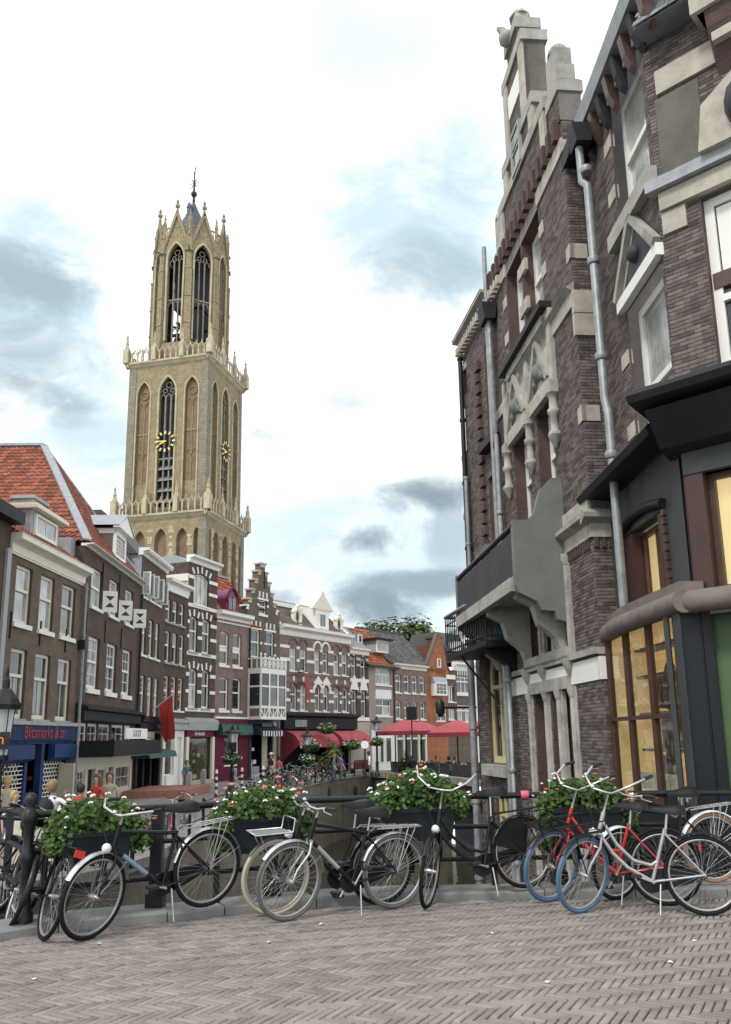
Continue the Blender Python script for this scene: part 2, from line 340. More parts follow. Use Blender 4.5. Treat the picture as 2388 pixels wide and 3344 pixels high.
def window(par, u0, u1, z0, z1, style='sash', fr='white_paint', g=None, yd=.12, fw=.075, sill=None, arch=None, split=.46, grid=None, glasses=None, hw=None):
    """frame mesh (a part) with panes and a sill as sub-parts"""
    mb = MB(); y0, y1 = yd, yd+.09; gl = lambda: g or random.choice(glasses or GL)
    top = z1 if not arch else spring((u0,u1,z0,z1,arch))
    mb.box(u0, u0+fw, y0, y1, z0, top); mb.box(u1-fw, u1, y0, y1, z0, top); mb.box(u0+fw, u1-fw, y0, y1, z0, z0+fw*1.25)
    ks = []
    if arch:
        P = arch_pts(u0, u1, top, z1, arch); Q = arch_pts(u0+fw, u1-fw, top, z1-fw, arch)
        for i in range(len(P)-1):
            mb.add([(P[i][0],y0,P[i][1]),(P[i+1][0],y0,P[i+1][1]),(Q[i+1][0],y0,Q[i+1][1]),(Q[i][0],y0,Q[i][1])], [(0,1,2,3)])
            mb.quad((Q[i][0],y0,Q[i][1]),(Q[i+1][0],y0,Q[i+1][1]),(Q[i+1][0],y1,Q[i+1][1]),(Q[i][0],y1,Q[i][1]))
    else: mb.box(u0+fw, u1-fw, y0, y1, z1-fw, z1)
    a, b, c, d = u0+fw, u1-fw, z0+fw*1.25, z1-fw
    def lights(a, b, c, d, nx, nz, th=.03):
        for i in range(1, nx): x = a+(b-a)*i/nx; mb.box(x-th/2, x+th/2, y0+.02, y1-.02, c, d)
        for j in range(1, nz): z = c+(d-c)*j/nz; mb.box(a, b, y0+.021, y1-.021, z-th/2, z+th/2)
        ks.append((a, b, c, d))
    if style == 'sash':
        zt = d-(d-c)*split; mb.box(a, b, y0-.03, y1, zt-.05, zt+.05)
        gx, gz = (grid or (1, 1))[:2]; gx2, gz2 = (grid[2], grid[3]) if grid and len(grid) > 2 else (gx, gz)
        lights(a, b, zt+.05, d, gx, gz); lights(a, b, c, zt-.05, gx2, gz2)
    elif style == 'cross':
        zt = d-(d-c)*split; xm = (a+b)/2; mb.box(a, b, y0, y1, zt-.045, zt+.045); mb.box(xm-.045, xm+.045, y0-.004, y1-.004, c, d)
        for p in ((a, xm-.045), (xm+.045, b)): lights(p[0], p[1], zt+.045, d, 1, 1); lights(p[0], p[1], c, zt-.045, 1, 1)
    elif style == 'trip':
        n = 3; w = (b-a)/n
        for i in range(n):
            if i: mb.box(a+w*i-.05, a+w*i+.05, y0-.004, y1-.004, c, d)
            lights(a+w*i+(.05 if i else 0), a+w*(i+1)-(.05 if i < n-1 else 0), c, d, 1, 1)
    else:
        gx, gz = grid or (1, 1); lights(a, b, c, d, gx, gz)
    f = mb.build('window', M[fr], par)
    for k in ks:
        ar = None
        if arch and abs(k[3]-d) < 1e-6: ar = top
        pane(f, *k, y0+.045, gl(), ar)
    if sill:
        s = MB(); s.box(u0-.07, u1+.07, -.09, .1, z0-sill, z0-.003); s.build('sill', M['white_paint' if sill != .121 else 'grey_stone'], f)
    return f
def cornice(par, u0, u1, zt, zb, out=.35, mats='white_paint', name='cornice', ret=0.):
    """a moulded eaves cornice between zb and zt"""
    h = zt-zb; p = [(0,zb),(-.06,zb),(-.06,zb+h*.08),(-.09,zb+h*.1),(-.09,zb+h*.5),(-out*.55,zb+h*.6),(-out*.9,zb+h*.66),(-out,zb+h*.7),(-out,zb+h*.93),(-out*1.06,zt),(.15,zt),(.15,zb)]
    mb = MB(); mb.prism(p, 'x', u0, u1); return mb.build(name, M[mats], par)
def add_tint(me, vals):
    at = me.attributes.new('tint', 'FLOAT', 'POINT'); at.data.foreach_set('value', vals)
UNIT = {}
def tint_unit(kind, mats, k, mk):
    key = (kind, mats, k)
    if key not in UNIT:
        me = mk(); me.materials.append(M[mats]); add_tint(me, [k/7.]*len(me.vertices)); UNIT[key] = me
    return UNIT[key]
def unit_box_mesh():
    me = bpy.data.meshes.new('brick_block'); c = .06
    v = [(-.5,-.5,-.5),(.5,-.5,-.5),(.5,.5,-.5),(-.5,.5,-.5),(-.5,-.5,.5-c),(.5,-.5,.5-c),(.5,.5,.5-c),(-.5,.5,.5-c),(-.5+c,-.5+c,.5),(.5-c,-.5+c,.5),(.5-c,.5-c,.5),(-.5+c,.5-c,.5)]
    f = [(0,1,5,4),(1,2,6,5),(2,3,7,6),(3,0,4,7),(4,5,9,8),(5,6,10,9),(6,7,11,10),(7,4,8,11),(8,9,10,11)]
    me.from_pydata(v, [], f); return me
def blocks(par, items, mats, one, mass, n_single, local_cam=None, mk=unit_box_mesh, shuffle_tint=True):
    """items: 4x4 matrices of chamfered unit blocks. The nearest n_single become objects of their own, the rest one joined part."""
    if local_cam is not None: items = sorted(items, key=lambda t: (t.translation-local_cam).length)
    for t in items[:n_single]:
        o = put(one, tint_unit(one, mats, random.randrange(8), mk), par); o.matrix_local = t
    rest = items[n_single:]
    if rest:
        me0 = mk(); n = len(me0.vertices); V0 = np.ones((n, 4)); co = np.empty(n*3); me0.vertices.foreach_get('co', co); V0[:, :3] = co.reshape(-1, 3)
        F0 = np.array([list(p.vertices) for p in me0.polygons]); bpy.data.meshes.remove(me0)
        T = np.array([[list(r) for r in t] for t in rest]); V = np.einsum('kij,nj->kni', T, V0)[:, :, :3].reshape(-1, 3)
        Fc = (F0[None]+(np.arange(len(rest))*n)[:, None, None]).reshape(-1, F0.shape[1])
        me = bpy.data.meshes.new(mass); me.vertices.add(len(V)); me.vertices.foreach_set('co', V.ravel())
        k = F0.shape[1]; me.loops.add(Fc.size); me.loops.foreach_set('vertex_index', Fc.ravel().astype(np.int32))
        me.polygons.add(len(Fc)); me.polygons.foreach_set('loop_start', np.arange(0, Fc.size, k, dtype=np.int32)); me.polygons.foreach_set('loop_total', np.full(len(Fc), k, dtype=np.int32))
        me.update(calc_edges=True); me.validate(); me.materials.append(M[mats])
        add_tint(me, np.repeat(np.random.default_rng(3).random(len(rest)), n)); o = put(mass, me, par); o['kind'] = 'stuff'
def box_t(x0, x1, y0, y1, z0, z1):
    """block matrix: local z of the block points to -y (the front)"""
    t = Matrix(((x1-x0, 0, 0, (x0+x1)/2), (0, 0, -(y1-y0), (y0+y1)/2), (0, z1-z0, 0, (z0+z1)/2), (0, 0, 0, 1))); return t
def brick_field(u0, u1, z0, z1, holes, proud=.012, L=.215, H=.0625, off=0., jit=.002):
    """running bond over a rectangle, cut round the holes (a,b,c,d)"""
    out = []; k = 0; z = z0
    while z+H <= z1+1e-6:
        zc = z+H/2; iv = [(u0, u1)]
        for a, b, c, d in holes:
            if c < zc < d:
                iv = [p for (x, y) in iv for p in ((x, min(y, a)), (max(x, b), y)) if p[1]-p[0] > .02]
        s = off+(L/2 if k % 2 else 0)
        for x, y in iv:
            j = math.floor((x-s)/L)
            while s+j*L < y:
                a = max(x, s+j*L); b = min(y, s+(j+1)*L)
                if b-a > .03:
                    p = proud+random.uniform(-jit, jit); out.append(box_t(a+.0045, b-.0045, -p, .0, z+.0045, z+H-.0045))
                j += 1
        z += H; k += 1
    return out
def slope_frame(e0, e1, r0):
    """origin at eave start e0, x along the eave, up-slope towards r0"""
    e0, e1, r0 = Vector(e0), Vector(e1), Vector(r0); x = (e1-e0).normalized(); s = (r0-e0)-x*(r0-e0).dot(x); h = s.length; s.normalize(); return e0, x, s, x.cross(s), h
def tile_unit():
    """one S-shaped roof tile, 1 wide, 1 long, lower edge raised"""
    me = bpy.data.meshes.new('roof_tile'); v = []; f = []
    pr = [(-.5,.1),(-.3,0.),(-.05,.02),(.12,.16),(.3,.2),(.5,.1)]
    for x, h in pr: v += [(x,-.5,h+.14),(x,-.5,h+.02),(x,.55,h*.9)]
    for i in range(len(pr)-1):
        a = i*3; b = a+3; f += [(a,b,b+2,a+2),(a+1,b+1,b,a)]
    me.from_pydata(v, [], f); return me
def flat_unit():
    me = bpy.data.meshes.new('roof_slate'); v = [(-.48,-.5,.1),(.48,-.5,.1),(.48,.55,.02),(-.48,.55,.02),(-.48,-.5,-.02),(.48,-.5,-.02)]
    me.from_pydata(v, [], [(0,1,2,3),(0,4,5,1)]); return me
def tiles(par, poly, e0, e1, r0, mats, n_single=0, tw=.24, tl=.30, mk=tile_unit, one='roof_tile', mass='roof_tiles', camp=None, lift=.03, hz=.25):
    """tiles laid over the polygon `poly` (points in the slope's own x/s coordinates)"""
    o, x, s, n, h = slope_frame(e0, e1, r0)
    if n.z < 0: n = -n
    def inside(px, py):
        c = False; j = len(poly)-1
        for i in range(len(poly)):
            xi, yi = poly[i]; xj, yj = poly[j]
            if (yi > py) != (yj > py) and px < (xj-xi)*(py-yi)/(yj-yi)+xi: c = not c
            j = i
        return c
    X = [p[0] for p in poly]; Y = [p[1] for p in poly]; items = []
    j = 0; yy = min(Y)+tl/2
    while yy < max(Y)+tl*.4:
        xx = min(X)+tw/2+(tw/2 if (j % 2 and mk is flat_unit) else 0)
        while xx < max(X)+tw*.4:
            if inside(xx, yy):
                p = o+x*xx+s*yy+n*(lift+random.uniform(0, .008)); a = random.uniform(-.02, .02); xr = (x+s*a).normalized(); sr = (s-x*a).normalized()
                items.append(Matrix(((xr.x*tw, sr.x*tl, n.x*hz, p.x), (xr.y*tw, sr.y*tl, n.y*hz, p.y), (xr.z*tw, sr.z*tl, n.z*hz, p.z), (0,0,0,1))))
            xx += tw
        yy += tl; j += 1
    blocks(par, items, mats, one, mass, n_single, camp, mk)
def text_mesh(par, name, body, mats, loc, size, rot, depth=.01, align='CENTER', sx=1.):
    cu = bpy.data.curves.new(name, 'FONT'); cu.body = body; cu.size = size; cu.extrude = depth; cu.align_x = align; cu.align_y = 'CENTER'
    t = bpy.data.objects.new(name, cu); me = bpy.data.meshes.new_from_object(t); bpy.data.objects.remove(t); bpy.data.curves.remove(cu)
    me.materials.append(M[mats]); o = put(name, me, par, loc); o.rotation_euler = rot; o.scale.x = sx; return o
UPRIGHT = (math.pi/2, 0, 0)     # text reading from -y
# ---------------------------------------------------------------- the church tower
M['tower_stone'] = brickmat('tower_stone', (.315,.25,.15), (.245,.20,.125), (.20,.165,.105), .34, 1.05, .5, .03, (.13,.12,.095), .8, .5)
M['tower_pale'] = mat('tower_pale', (.46,.40,.275), .9, .2, .8, .25, 4., stain=(.25,.22,.16), sscale=.5, samt=.6)
M['tower_grey'] = brickmat('tower_grey', (.26,.235,.175), (.20,.185,.145), (.15,.135,.10), .3, 1.2, .55, .03, (.12,.115,.095), .8, .5)
M['tower_brick'] = mat('tower_brick', (.205,.138,.085), .9, .25, .7, .2, 8., stain=(.25,.175,.10), sscale=.3, samt=.7)
M['tower_dark'] = mat('tower_dark', (.02,.022,.03), .8, .3, 2)
M['tower_slate'] = mat('tower_slate', (.06,.068,.09), .6, .2, 1.5)
M['gold'] = mat('gold', (.75,.55,.18), .35, .1, 3, metal=.7)
def build_tower():
    D0 = 150.; d = ray(617, 900); cx = d.x/d.y*D0+.5; O = Vector((cx, D0))
    T = thing('church_tower', 'tall sandstone Gothic church tower with an octagonal open top, rising behind the houses', 'church tower', (cx, D0, -1.), -R(14))
    a1, a2, H1, H2 = 8.5, 7.85, 41.6, 71.2
    rots = [Matrix.Rotation(k*math.pi/2, 4, 'Z') for k in range(4)]
    def face(mb, name, mats, k, shared={}):
        key = (name, id(mb))
        if key not in shared: shared[key] = (mb.mesh(name, mats), mb)
        o = put(name, shared[key][0], T); o.matrix_local = rots[k]; return o
    # lower stage: niches
    ops = [(c-w/2, c+w/2, 20., zt, 'gothic') for c, w, zt in ((-6.75,1.05,38.9),(-4.1,2.15,39.0),(-.05,2.3,39.2),(4.05,2.15,39.0),(6.8,1.05,38.9))]
    w1 = MB(); wall(w1, -a1, a1, 0, H1, ops, .9, 0, 0, -a1)
    def one(x0, x1, y0, y1, z0, z1): b = MB(); b.box(x0, x1, y0, y1, z0, z1); return b
    n1 = [one(o[0]-.1, o[1]+.1, -a1+.85, -a1+.95, o[2], o[3]) for o in ops]
    n1d = [one(x-.22, x+.22, -a1+.8, -a1+.9, z, z+h) for x, z, h in ((-.5,30.5,1.5),(.35,26.5,3.),(3.6,32.5,1.2),(-3.9,27,1.2),(-4.4,33.5,1.2))]
    qn = MB(); rnd = random.Random(5)
    for x in (-a1+.45, -5.6, -2.1, 2.0, 5.5, a1-.45):        # pale quoin stones between the niches
        z = 20.
        while z < 39:
            h = rnd.uniform(.35, .7); w = rnd.uniform(.5, 1.1)
            if rnd.random() < .62: qn.box(x-w/2, x+w/2, -a1-rnd.uniform(.03,.07), -a1+.2, z, z+h-.05)
            z += h
    # second stage
    W2 = (-1.75, 1.75, 43.2, 68.2, 'gothic'); S2 = [(-6.2,-3.4,43.2,67.6,'gothic'), (3.4,6.2,43.2,67.6,'gothic')]
    w2 = MB(); wall(w2, -a2, a2, H1, H2, [W2]+S2, 1.1, 0, 0, -a2)
    n2 = [one(o[0]-.1, o[1]+.1, -a2+.55, -a2+.65, 48., o[3]) for o in S2]
    n2l = []
    for o in S2:
        n2s = MB(); n2l.append(n2s)
        n2s.box(o[0]-.1, o[1]+.1, -a2+.5, -a2+.66, 43.2, 48.)
        c = (o[0]+o[1])/2; n2s.box(c-.09, c+.09, -a2+.42, -a2+.6, 48, 62); n2s.box(o[0], o[1], -a2+.43, -a2+.6, 57.3, 57.6)
        for zz in (52.4, 62.2): n2s.tube([(p, -a2+.45, q) for p, q in arch_pts(o[0]+.2, c, zz, zz+1.5, 'gothic')], .09, 4); n2s.tube([(p, -a2+.45, q) for p, q in arch_pts(c, o[1]-.2, zz, zz+1.5, 'gothic')], .09, 4)
        n2s.tube([(c+.75*math.cos(t), -a2+.45, 65+.75*math.sin(t)) for t in np.linspace(0, 6.28, 11)[:-1]], .1, 4, closed=True)
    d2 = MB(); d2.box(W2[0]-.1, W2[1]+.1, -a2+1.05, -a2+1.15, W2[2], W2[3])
    molds = []
    for o, r in ((W2,.22),(S2[0],.17),(S2[1],.17)):
        mold = MB(); molds.append(mold); s = spring(o); mold.tube([(p, -a2-.06, q) for p, q in [(o[0],44.)]+arch_pts(o[0], o[1], s, o[3], 'gothic')+[(o[1],44.)]], r, 5)
    tr = MB()
    for x in (-.55, .55): tr.box(x-.13, x+.13, -a2+.3, -a2+.6, 43.2, 64.5)
    for a, b in ((-1.6,-.55),(-.55,.55),(.55,1.6)):
        for zz in (63.8, 51.4): tr.tube([(p, -a2+.42, q) for p, q in arch_pts(a, b, zz, zz+1.1, 'gothic', 4)], .12, 4)
    for x, z, r in ((0,66.6,.55),(-.72,65.5,.42),(.72,65.5,.42)): tr.tube([(x+r*math.cos(t), -a2+.42, z+r*math.sin(t)) for t in np.linspace(0, 6.28, 11)[:-1]], .12, 4, closed=True)
    tr.box(-1.65, 1.65, -a2+.25, -a2+.62, 52.2, 52.5)
    lv = []
    for i in range(4): b = MB(); z = 44.2+i*2.05; b.add([(-1.6,-a2+.15,z),(1.6,-a2+.15,z),(1.6,-a2+1.,z+.85),(-1.6,-a2+1.,z+.85)], [(0,1,2,3)]); b.box(-1.6,1.6,-a2+.13,-a2+.2,z-.12,z+.02); lv.append(b.mesh('louvre', M['slate']))
    # gallery stages (balustrade, corner pinnacles)
    def gallery(a, H, hb, hp):
        base = MB(); base.prism([(-a,H-.7),(-a-.15,H-.6),(-a-.55,H-.15),(-a-.75,H-.1),(-a-.75,H+.25),(-a,H+.25)], 'x', -a-.75, a+.75)
        A = a+.55; n = 15; bal = []; pms = []
        for i in (0, 5, 10):
            pm = MB(); pms.append(pm); x = -A+2*A*i/15
            s = .55 if i == 0 else .42
            pm.box(x-s, x+s, -A-s, -A+s, H+.25, H+hb+.35)
            pm.lathe([(s*1.15,0),(s*.95,.3),(s*.55,hp*.35),(s*.75,hp*.37),(s*.3,hp*.72),(s*.5,hp*.76),(s*.5,hp*.82),(s*.15,hp*.86),(.05,hp)], 4 if i else 4, (x,-A,H+hb+.3), sm=False)
        bay = MB(); w = 2*A/15
        bay.box(-.13, .13, -.12, .12, H+.25, H+hb-.5)
        bay.beam((0,0,H+hb-.55), (w/2,0,H+hb), .2, .16); bay.beam((w/2,0,H+hb), (w,0,H+hb-.55), .2, .16)
        bay.lathe([(.06,0),(.14,.2),(.04,.35),(.1,.45),(.02,.6)], 4, (w/2,0,H+hb), sm=False)
        bay.tube([(p,0,q) for p, q in arch_pts(.09, w-.09, H+hb-1.05, H+hb-.45, 'gothic', 3)], .07, 4)
        bm = bay.mesh('baluster', M['tower_pale'])
        for k in range(4):
            o = face(base, 'balustrade', M['tower_pale'], k)
            for i in range(15):
                if i % 5 == 0: pass
                put('baluster', bm, o, (-A+w*i, -A, 0))
            for pm in pms: face(pm, 'pinnacle', M['tower_pale'], k)
    for k in range(4):
        face(w1, 'lower_wall', M['tower_stone'], k); [face(b, 'niche', M['tower_brick'], k) for b in n1]; [face(b, 'slit_window', M['tower_dark'], k) for b in n1d]
        q = face(qn, 'quoin_stones', M['tower_pale'], k); q['kind'] = 'stuff'
        face(w2, 'upper_wall', M['tower_stone'], k); [face(b, 'blind_window', M['tower_brick'], k) for b in n2]; [face(b, 'blind_tracery', M['tower_stone'], k) for b in n2l]
        for b in molds: face(b, 'arch_moulding', M['tower_pale'], k)
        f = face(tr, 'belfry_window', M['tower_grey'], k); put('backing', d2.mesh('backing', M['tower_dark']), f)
        for b in lv: put('louvre', b, f)
    gallery(a1, H1, 2.7, 3.0); gallery(a2, H2, 2.6, 3.4)
    cap = MB(); cap.box(-a1, a1, -a1, a1, H1-.1, H1); cap.box(-a2, a2, -a2, a2, H2-.1, H2); cap.build('stage_roof', M['lead'], T)
    # corner buttresses of the two stages
    for a, z0, z1 in ((a1, 0, H1-.8), (a2, H1, H2-.8)):
        for sx, sy in ((1,1),(1,-1),(-1,1),(-1,-1)):
            cb = MB(); cb.box(sx*(a-.62)-.72, sx*(a-.62)+.72, sy*(a-.62)-.72, sy*(a-.62)+.72, z0, z1); cb.build('corner_buttress', M['tower_grey'], T)
    # octagon
    ap, Rv = 6.6, 7.35; HO0, HO1 = H2, 97.2; half = ap*math.tan(math.pi/8)
    wo = MB(); OW = (-1.75, 1.75, 75.6, 96.2, 'gothic'); wall(wo, -half, half, HO0, HO1, [OW], .9, 0, 0, -ap); 
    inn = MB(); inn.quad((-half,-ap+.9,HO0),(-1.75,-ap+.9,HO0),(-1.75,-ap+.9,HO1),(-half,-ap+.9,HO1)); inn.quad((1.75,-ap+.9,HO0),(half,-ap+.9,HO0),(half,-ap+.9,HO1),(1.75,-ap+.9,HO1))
    to = MB()
    for x in (-.52, .52): to.box(x-.11, x+.11, -ap+.35, -ap+.6, 75.6, 92.6)
    to.box(-1.75, 1.75, -ap+.3, -ap+.65, 84.3, 84.6)
    for a, b in ((-1.5,-.52),(-.52,.52),(.52,1.5)):
        for zz in (92., 83.2): to.tube([(p, -ap+.47, q) for p, q in arch_pts(a, b, zz, zz+1., 'gothic', 4)], .11, 4)
    for x, z, r in ((0,94.4,.55),(-.62,93.3,.36),(.62,93.3,.36)): to.tube([(x+r*math.cos(t), -ap+.47, z+r*math.sin(t)) for t in np.linspace(0, 6.28, 9)[:-1]], .11, 4, closed=True)
    om = MB(); om.tube([(p, -ap-.1, q) for p, q in [(-1.8,76)]+arch_pts(-1.8, 1.8, spring((-1.8,1.8,0,96.3,'gothic')), 96.3, 'gothic')+[(1.6,76)]], .24, 5)
    ga = MB(); ga.beam((-2.7,-ap-.1,95.), (0,-ap-.1,102.8), .45, .5); ga.beam((2.7,-ap-.1,95.), (0,-ap-.1,102.8), .45, .5)
    ga.lathe([(.25,0),(.3,.6),(.12,1.),(.45,1.3),(.5,1.7),(.12,2.),(.3,2.3),(.3,2.6),(.05,3.1)], 6, (0,-ap-.1,102.6), sm=False)
    ga.add([(-1.9,-ap+.05,96.),(1.9,-ap+.05,96.),(0,-ap+.05,102.3)], [(0,1,2)])
    pr = MB(); pr.box(-half, half, -ap-.05, -ap+.15, 99.6, 99.85)
    for i in range(9): x = -half+2*half*i/8; pr.box(x-.07, x+.07, -ap-.02, -ap+.12, 97.2, 99.6)
    bu = MB(); bu.box(-.62, .62, -Rv-.25, -Rv+1.1, HO0, 90.5); bu.box(-.5, .5, -Rv-.05, -Rv+1.1, 90.5, 97.6)
    bu.lathe([(.75,0),(.6,.5),(.42,.7),(.40,3.),(.52,3.1),(.2,4.4),(.3,4.5),(.04,5.6)], 4, (0,-Rv+.4,97.4), sm=False)
    for z in (79., 84.5, 90.3, 94.): bu.box(-.7, .7, -Rv-.35, -Rv+1., z, z+.22)
    gg = MB(); gg.beam((0,-Rv,94.2), (0,-Rv-2.,94.0), .28, .3); gme = gg.mesh('gargoyle', M['tower_grey'])
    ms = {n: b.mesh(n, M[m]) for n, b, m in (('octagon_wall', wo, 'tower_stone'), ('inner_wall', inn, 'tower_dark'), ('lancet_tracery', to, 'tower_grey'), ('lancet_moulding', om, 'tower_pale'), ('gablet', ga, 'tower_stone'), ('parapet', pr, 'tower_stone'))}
    bme = bu.mesh('octagon_buttress', M['tower_stone'])
    for k in range(8):
        r = Matrix.Rotation(k*math.pi/4, 4, 'Z'); r2 = Matrix.Rotation((k+.5)*math.pi/4, 4, 'Z')
        for n, me in ms.items(): put(n, me, T).matrix_local = r
        put('octagon_buttress', bme, T).matrix_local = r2
        if k in (0, 3, 7, 4): put('gargoyle', gme, T).matrix_local = r2
    bell = MB(); bell.box(-.3,.3,-5.2,5.2,80,80.4); bell.box(-5.2,5.2,-.3,.3,80.4,80.8); bell.box(-4.9,4.9,-4.9,4.9,72,72.5); bell.lathe([(1.1,0),(.9,.4),(.6,1.3),(.1,1.6)], 10, (-1.8,-1.2,78)); bell.lathe([(1.1,0),(.9,.4),(.6,1.3),(.1,1.6)], 10, (1.6,1.4,82.)); bell.box(-2.4,3.2,-2.2,3.2,84.8,97); bell.box(-.6,3.2,-2.0,3.2,73,84.4); bell.build('bell_frame_dark_fill', M['tower_dark'], T)  # beams and bells, with added dark boxes blocking the sky behind the openings
    ro = MB(); n = 8
    def ring(r, z): return [(r*math.cos(math.pi/8+k*math.pi/4), r*math.sin(math.pi/8+k*math.pi/4), z) for k in range(8)]
    v = ring(6., 97.4)+ring(5.2, 98.6)+ring(1.5, 106.6)+ring(1.1, 107.4)+ring(.12, 109.8); ro.add(v, [(i*8+k, i*8+(k+1) % 8, (i+1)*8+(k+1) % 8, (i+1)*8+k) for i in range(4) for k in range(8)])
    ro.build('spire_roof', M['tower_slate'], T)
    fi = MB(); fi.tube([(0,0,109),(0,0,116.8)], [.3,.09], 6); fi.ball((0,0,111.4), .65, 8, 5); fi.ball((0,0,116.2), .22)
    for a, l in ((0,1.),(1.05,1.25),(2.1,1.0)):
        fi.tube([(-l*math.cos(a), 0, 113.9-l*math.sin(a)), (l*math.cos(a), 0, 113.9+l*math.sin(a))], .09, 4)
    fi.tube([(0,0,116.5),(.15,0,117.6)], .12, 4); fi.build('finial_cross', M['tower_dark'], T)
    do = MB(); do.box(-.5,.5,-1.9,-.9,105.6,107.2); do.prism([(-.6,107.2),(.6,107.2),(0,108.4)], 'y', -2., -.8); do.build('lantern_dormer', M['tower_slate'], T)
    # clock
    for k in (0, 1):
        c = MB(); zc = 55.4; y = -a2-.35
        for r, t in ((1.95,.06),(1.45,.05)): c.tube([(r*math.cos(a), y, zc+r*math.sin(a)) for a in np.linspace(0, 2*math.pi, 25)[:-1]], t, 4, closed=True)
        o = put('clock', c.mesh('clock', M['tower_dark']), T); o.matrix_local = rots[k]
        for i in range(12):
            a = i*math.pi/6; h = MB(); h.beam((1.4*math.sin(a), y-.05, zc+1.4*math.cos(a)), (1.98*math.sin(a), y-.05, zc+1.98*math.cos(a)), .30, .08, up=(0,1,0)); h.build('hour_mark', M['gold'] if i % 3 else M['cream_paint'], o)
        hn = MB(); hn.beam((.3,y-.12,zc), (-1.9,y-.12,zc+.12), .22, .06, up=(0,1,0)); hn.beam((0,y-.16,zc), (-1.05,y-.16,zc-.55), .26, .06, up=(0,1,0)); hn.build('clock_hands', M['gold'], o)
    return T
build_tower()
# ---------------------------------------------------------------- the row of houses along the left quay
ZQ = -1.05
SEGS = [('b2',441,-1),('b3',526,1),('b4',602,10),('b5',700,20),('b6',812,26),('b7',912,29),('b8',1144,33),('b9',1206,34),('b10',1287,36),('b11',1396,37),('b12',1462,45),('b13',1488,45),('b14',1562,42)]
FA = {}
d0 = ray(245, 2353); P = Vector((-11.5, -11.5*d0.y/d0.x))
f1 = Fac(P, 2.9); st = f1.d*(-6.25); FA['b1'] = Fac(P+st, 2.9, ZQ); FA['b1'].L = 6.25
FA['b0'] = Fac(P+st-FA['b1'].d*7.5, 2.9, ZQ); FA['b0'].L = 7.5
for n_, px_, an_ in SEGS:
    f = Fac(P, an_, ZQ); f.L = f.u(px_, 2353); FA[n_] = f; P = P+f.d*f.L
def house(key, label, group=None):
    f = FA[key]; r = thing('canal_house', label, 'house', (f.o.x, f.o.y, ZQ), f.rz); r.name = 'canal_house'; return f, r
def row(f, y_ref, yt, yb, xs):
    """openings of one storey from photo columns; heights measured at the first window"""
    x0 = (xs[0][0]); z1 = f.z(y_ref[0], yt); z0 = f.z(y_ref[1], yb)
    ym = (yt+yb)/2; dy = 0
    return [(f.u(a, ym), f.u(b, ym), z0, z1) for a, b in xs]
def fill(f, r, mats, ops, u0=0., u1=None, z1=9., D=8., z0=0., reveal=None, depth=.24):
    mb = MB(); u1 = f.L if u1 is None else u1
    wall(mb, u0, u1, z0, z1, ops, depth, 0, 1 if reveal else 0); shell(mb, u0, u1, z0, z1, D); return mb.build('wall', [M[mats]]+([M[reveal]] if reveal else []), r)
def pipe(r, u, z0, z1, y=-.12, rad=.05, mats='zinc'):
    mb = MB(); mb.tube([(u, y, z0), (u, y, z1)], rad, 8); z = z0+.8
    while z < z1: mb.lathe([(rad*1.35,0),(rad*1.35,.08)], 8, (u, y, z)); z += 1.9
    return mb.build('downpipe', M[mats], r)
def band(r, u0, u1, z0, z1, mats='white_paint', out=.035, name='stone_band'):
    mb = MB(); mb.box(u0, u1, -out, .05, z0, z1); return mb.build(name, M[mats], r)
def bands(r, ops, u0, u1, z0, z1, mats='white_paint', out=.035):
    xs = sorted([(o[0]-.02, o[1]+.02) for o in ops if o[2] < z1 and o[3] > z0]); a = u0
    for p, q in xs:
        if p-a > .05: band(r, a, p, z0, z1, mats, out)
        a = max(a, q)
    if u1-a > .05: band(r, a, u1, z0, z1, mats, out)
def keyblock(r, u, z, h=.45, w=.16, ang=0., out=.04):
    mb = MB(); c, s = math.cos(ang), math.sin(ang); P = [(-w/2,0),(w/2,0),(w/2,h),(-w/2,h)]
    mb.prism([(u+x*c+y*s, z-x*s+y*c) for x, y in P], 'y', -out, .02); mb.build('arch_stone', M['white_paint'], r)
def anchor(r, u, z, h=.9):
    mb = MB(); mb.beam((u,-.03,z), (u,-.03,z+h), .05, .05); mb.build('wall_anchor', M['black_iron'], r)
def roof_body(r, u0, u1, ze, yr, zr, D=8., mats='slate', back=True, name='roof'):
    mb = MB(); pts = [(-.1,ze),(yr,zr),(D,ze)]; mb.prism([(p[0],p[1]) for p in pts], 'x', u0, u1); return mb.build(name, M[mats], r)
def goods(par, u0, u1, y0, y1, z0, z1, n, cols, s=.16):
    for i in range(n):
        mb = MB(); u = random.uniform(u0, u1); y = random.uniform(y0, y1); z = z0 if random.random() < .4 else random.uniform(z0, z1); w = random.uniform(.4, 1.)*s; h = random.uniform(.5, 1.4)*s
        mb.box(u-w, u+w, y-w/2, y+w/2, z, z+h); mb.build('display_item', M[random.choice(cols)], par)
def shop_box(r, u0, u1, z0, z1, D=1.2, mats='shop_dark', y=.0):
    """a shallow shop interior behind a front: back, floor, ceiling, sides"""
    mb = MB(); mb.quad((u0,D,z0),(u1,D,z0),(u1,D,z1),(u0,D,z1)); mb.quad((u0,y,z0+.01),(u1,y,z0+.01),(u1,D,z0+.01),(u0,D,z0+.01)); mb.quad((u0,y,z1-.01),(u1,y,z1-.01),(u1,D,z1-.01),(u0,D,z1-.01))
    mb.quad((u0,y,z0),(u0,D,z0),(u0,D,z1),(u0,y,z1)); mb.quad((u1,y,z0),(u1,D,z0),(u1,D,z1),(u1,y,z1)); return mb.build('shop_interior', M[mats], r)
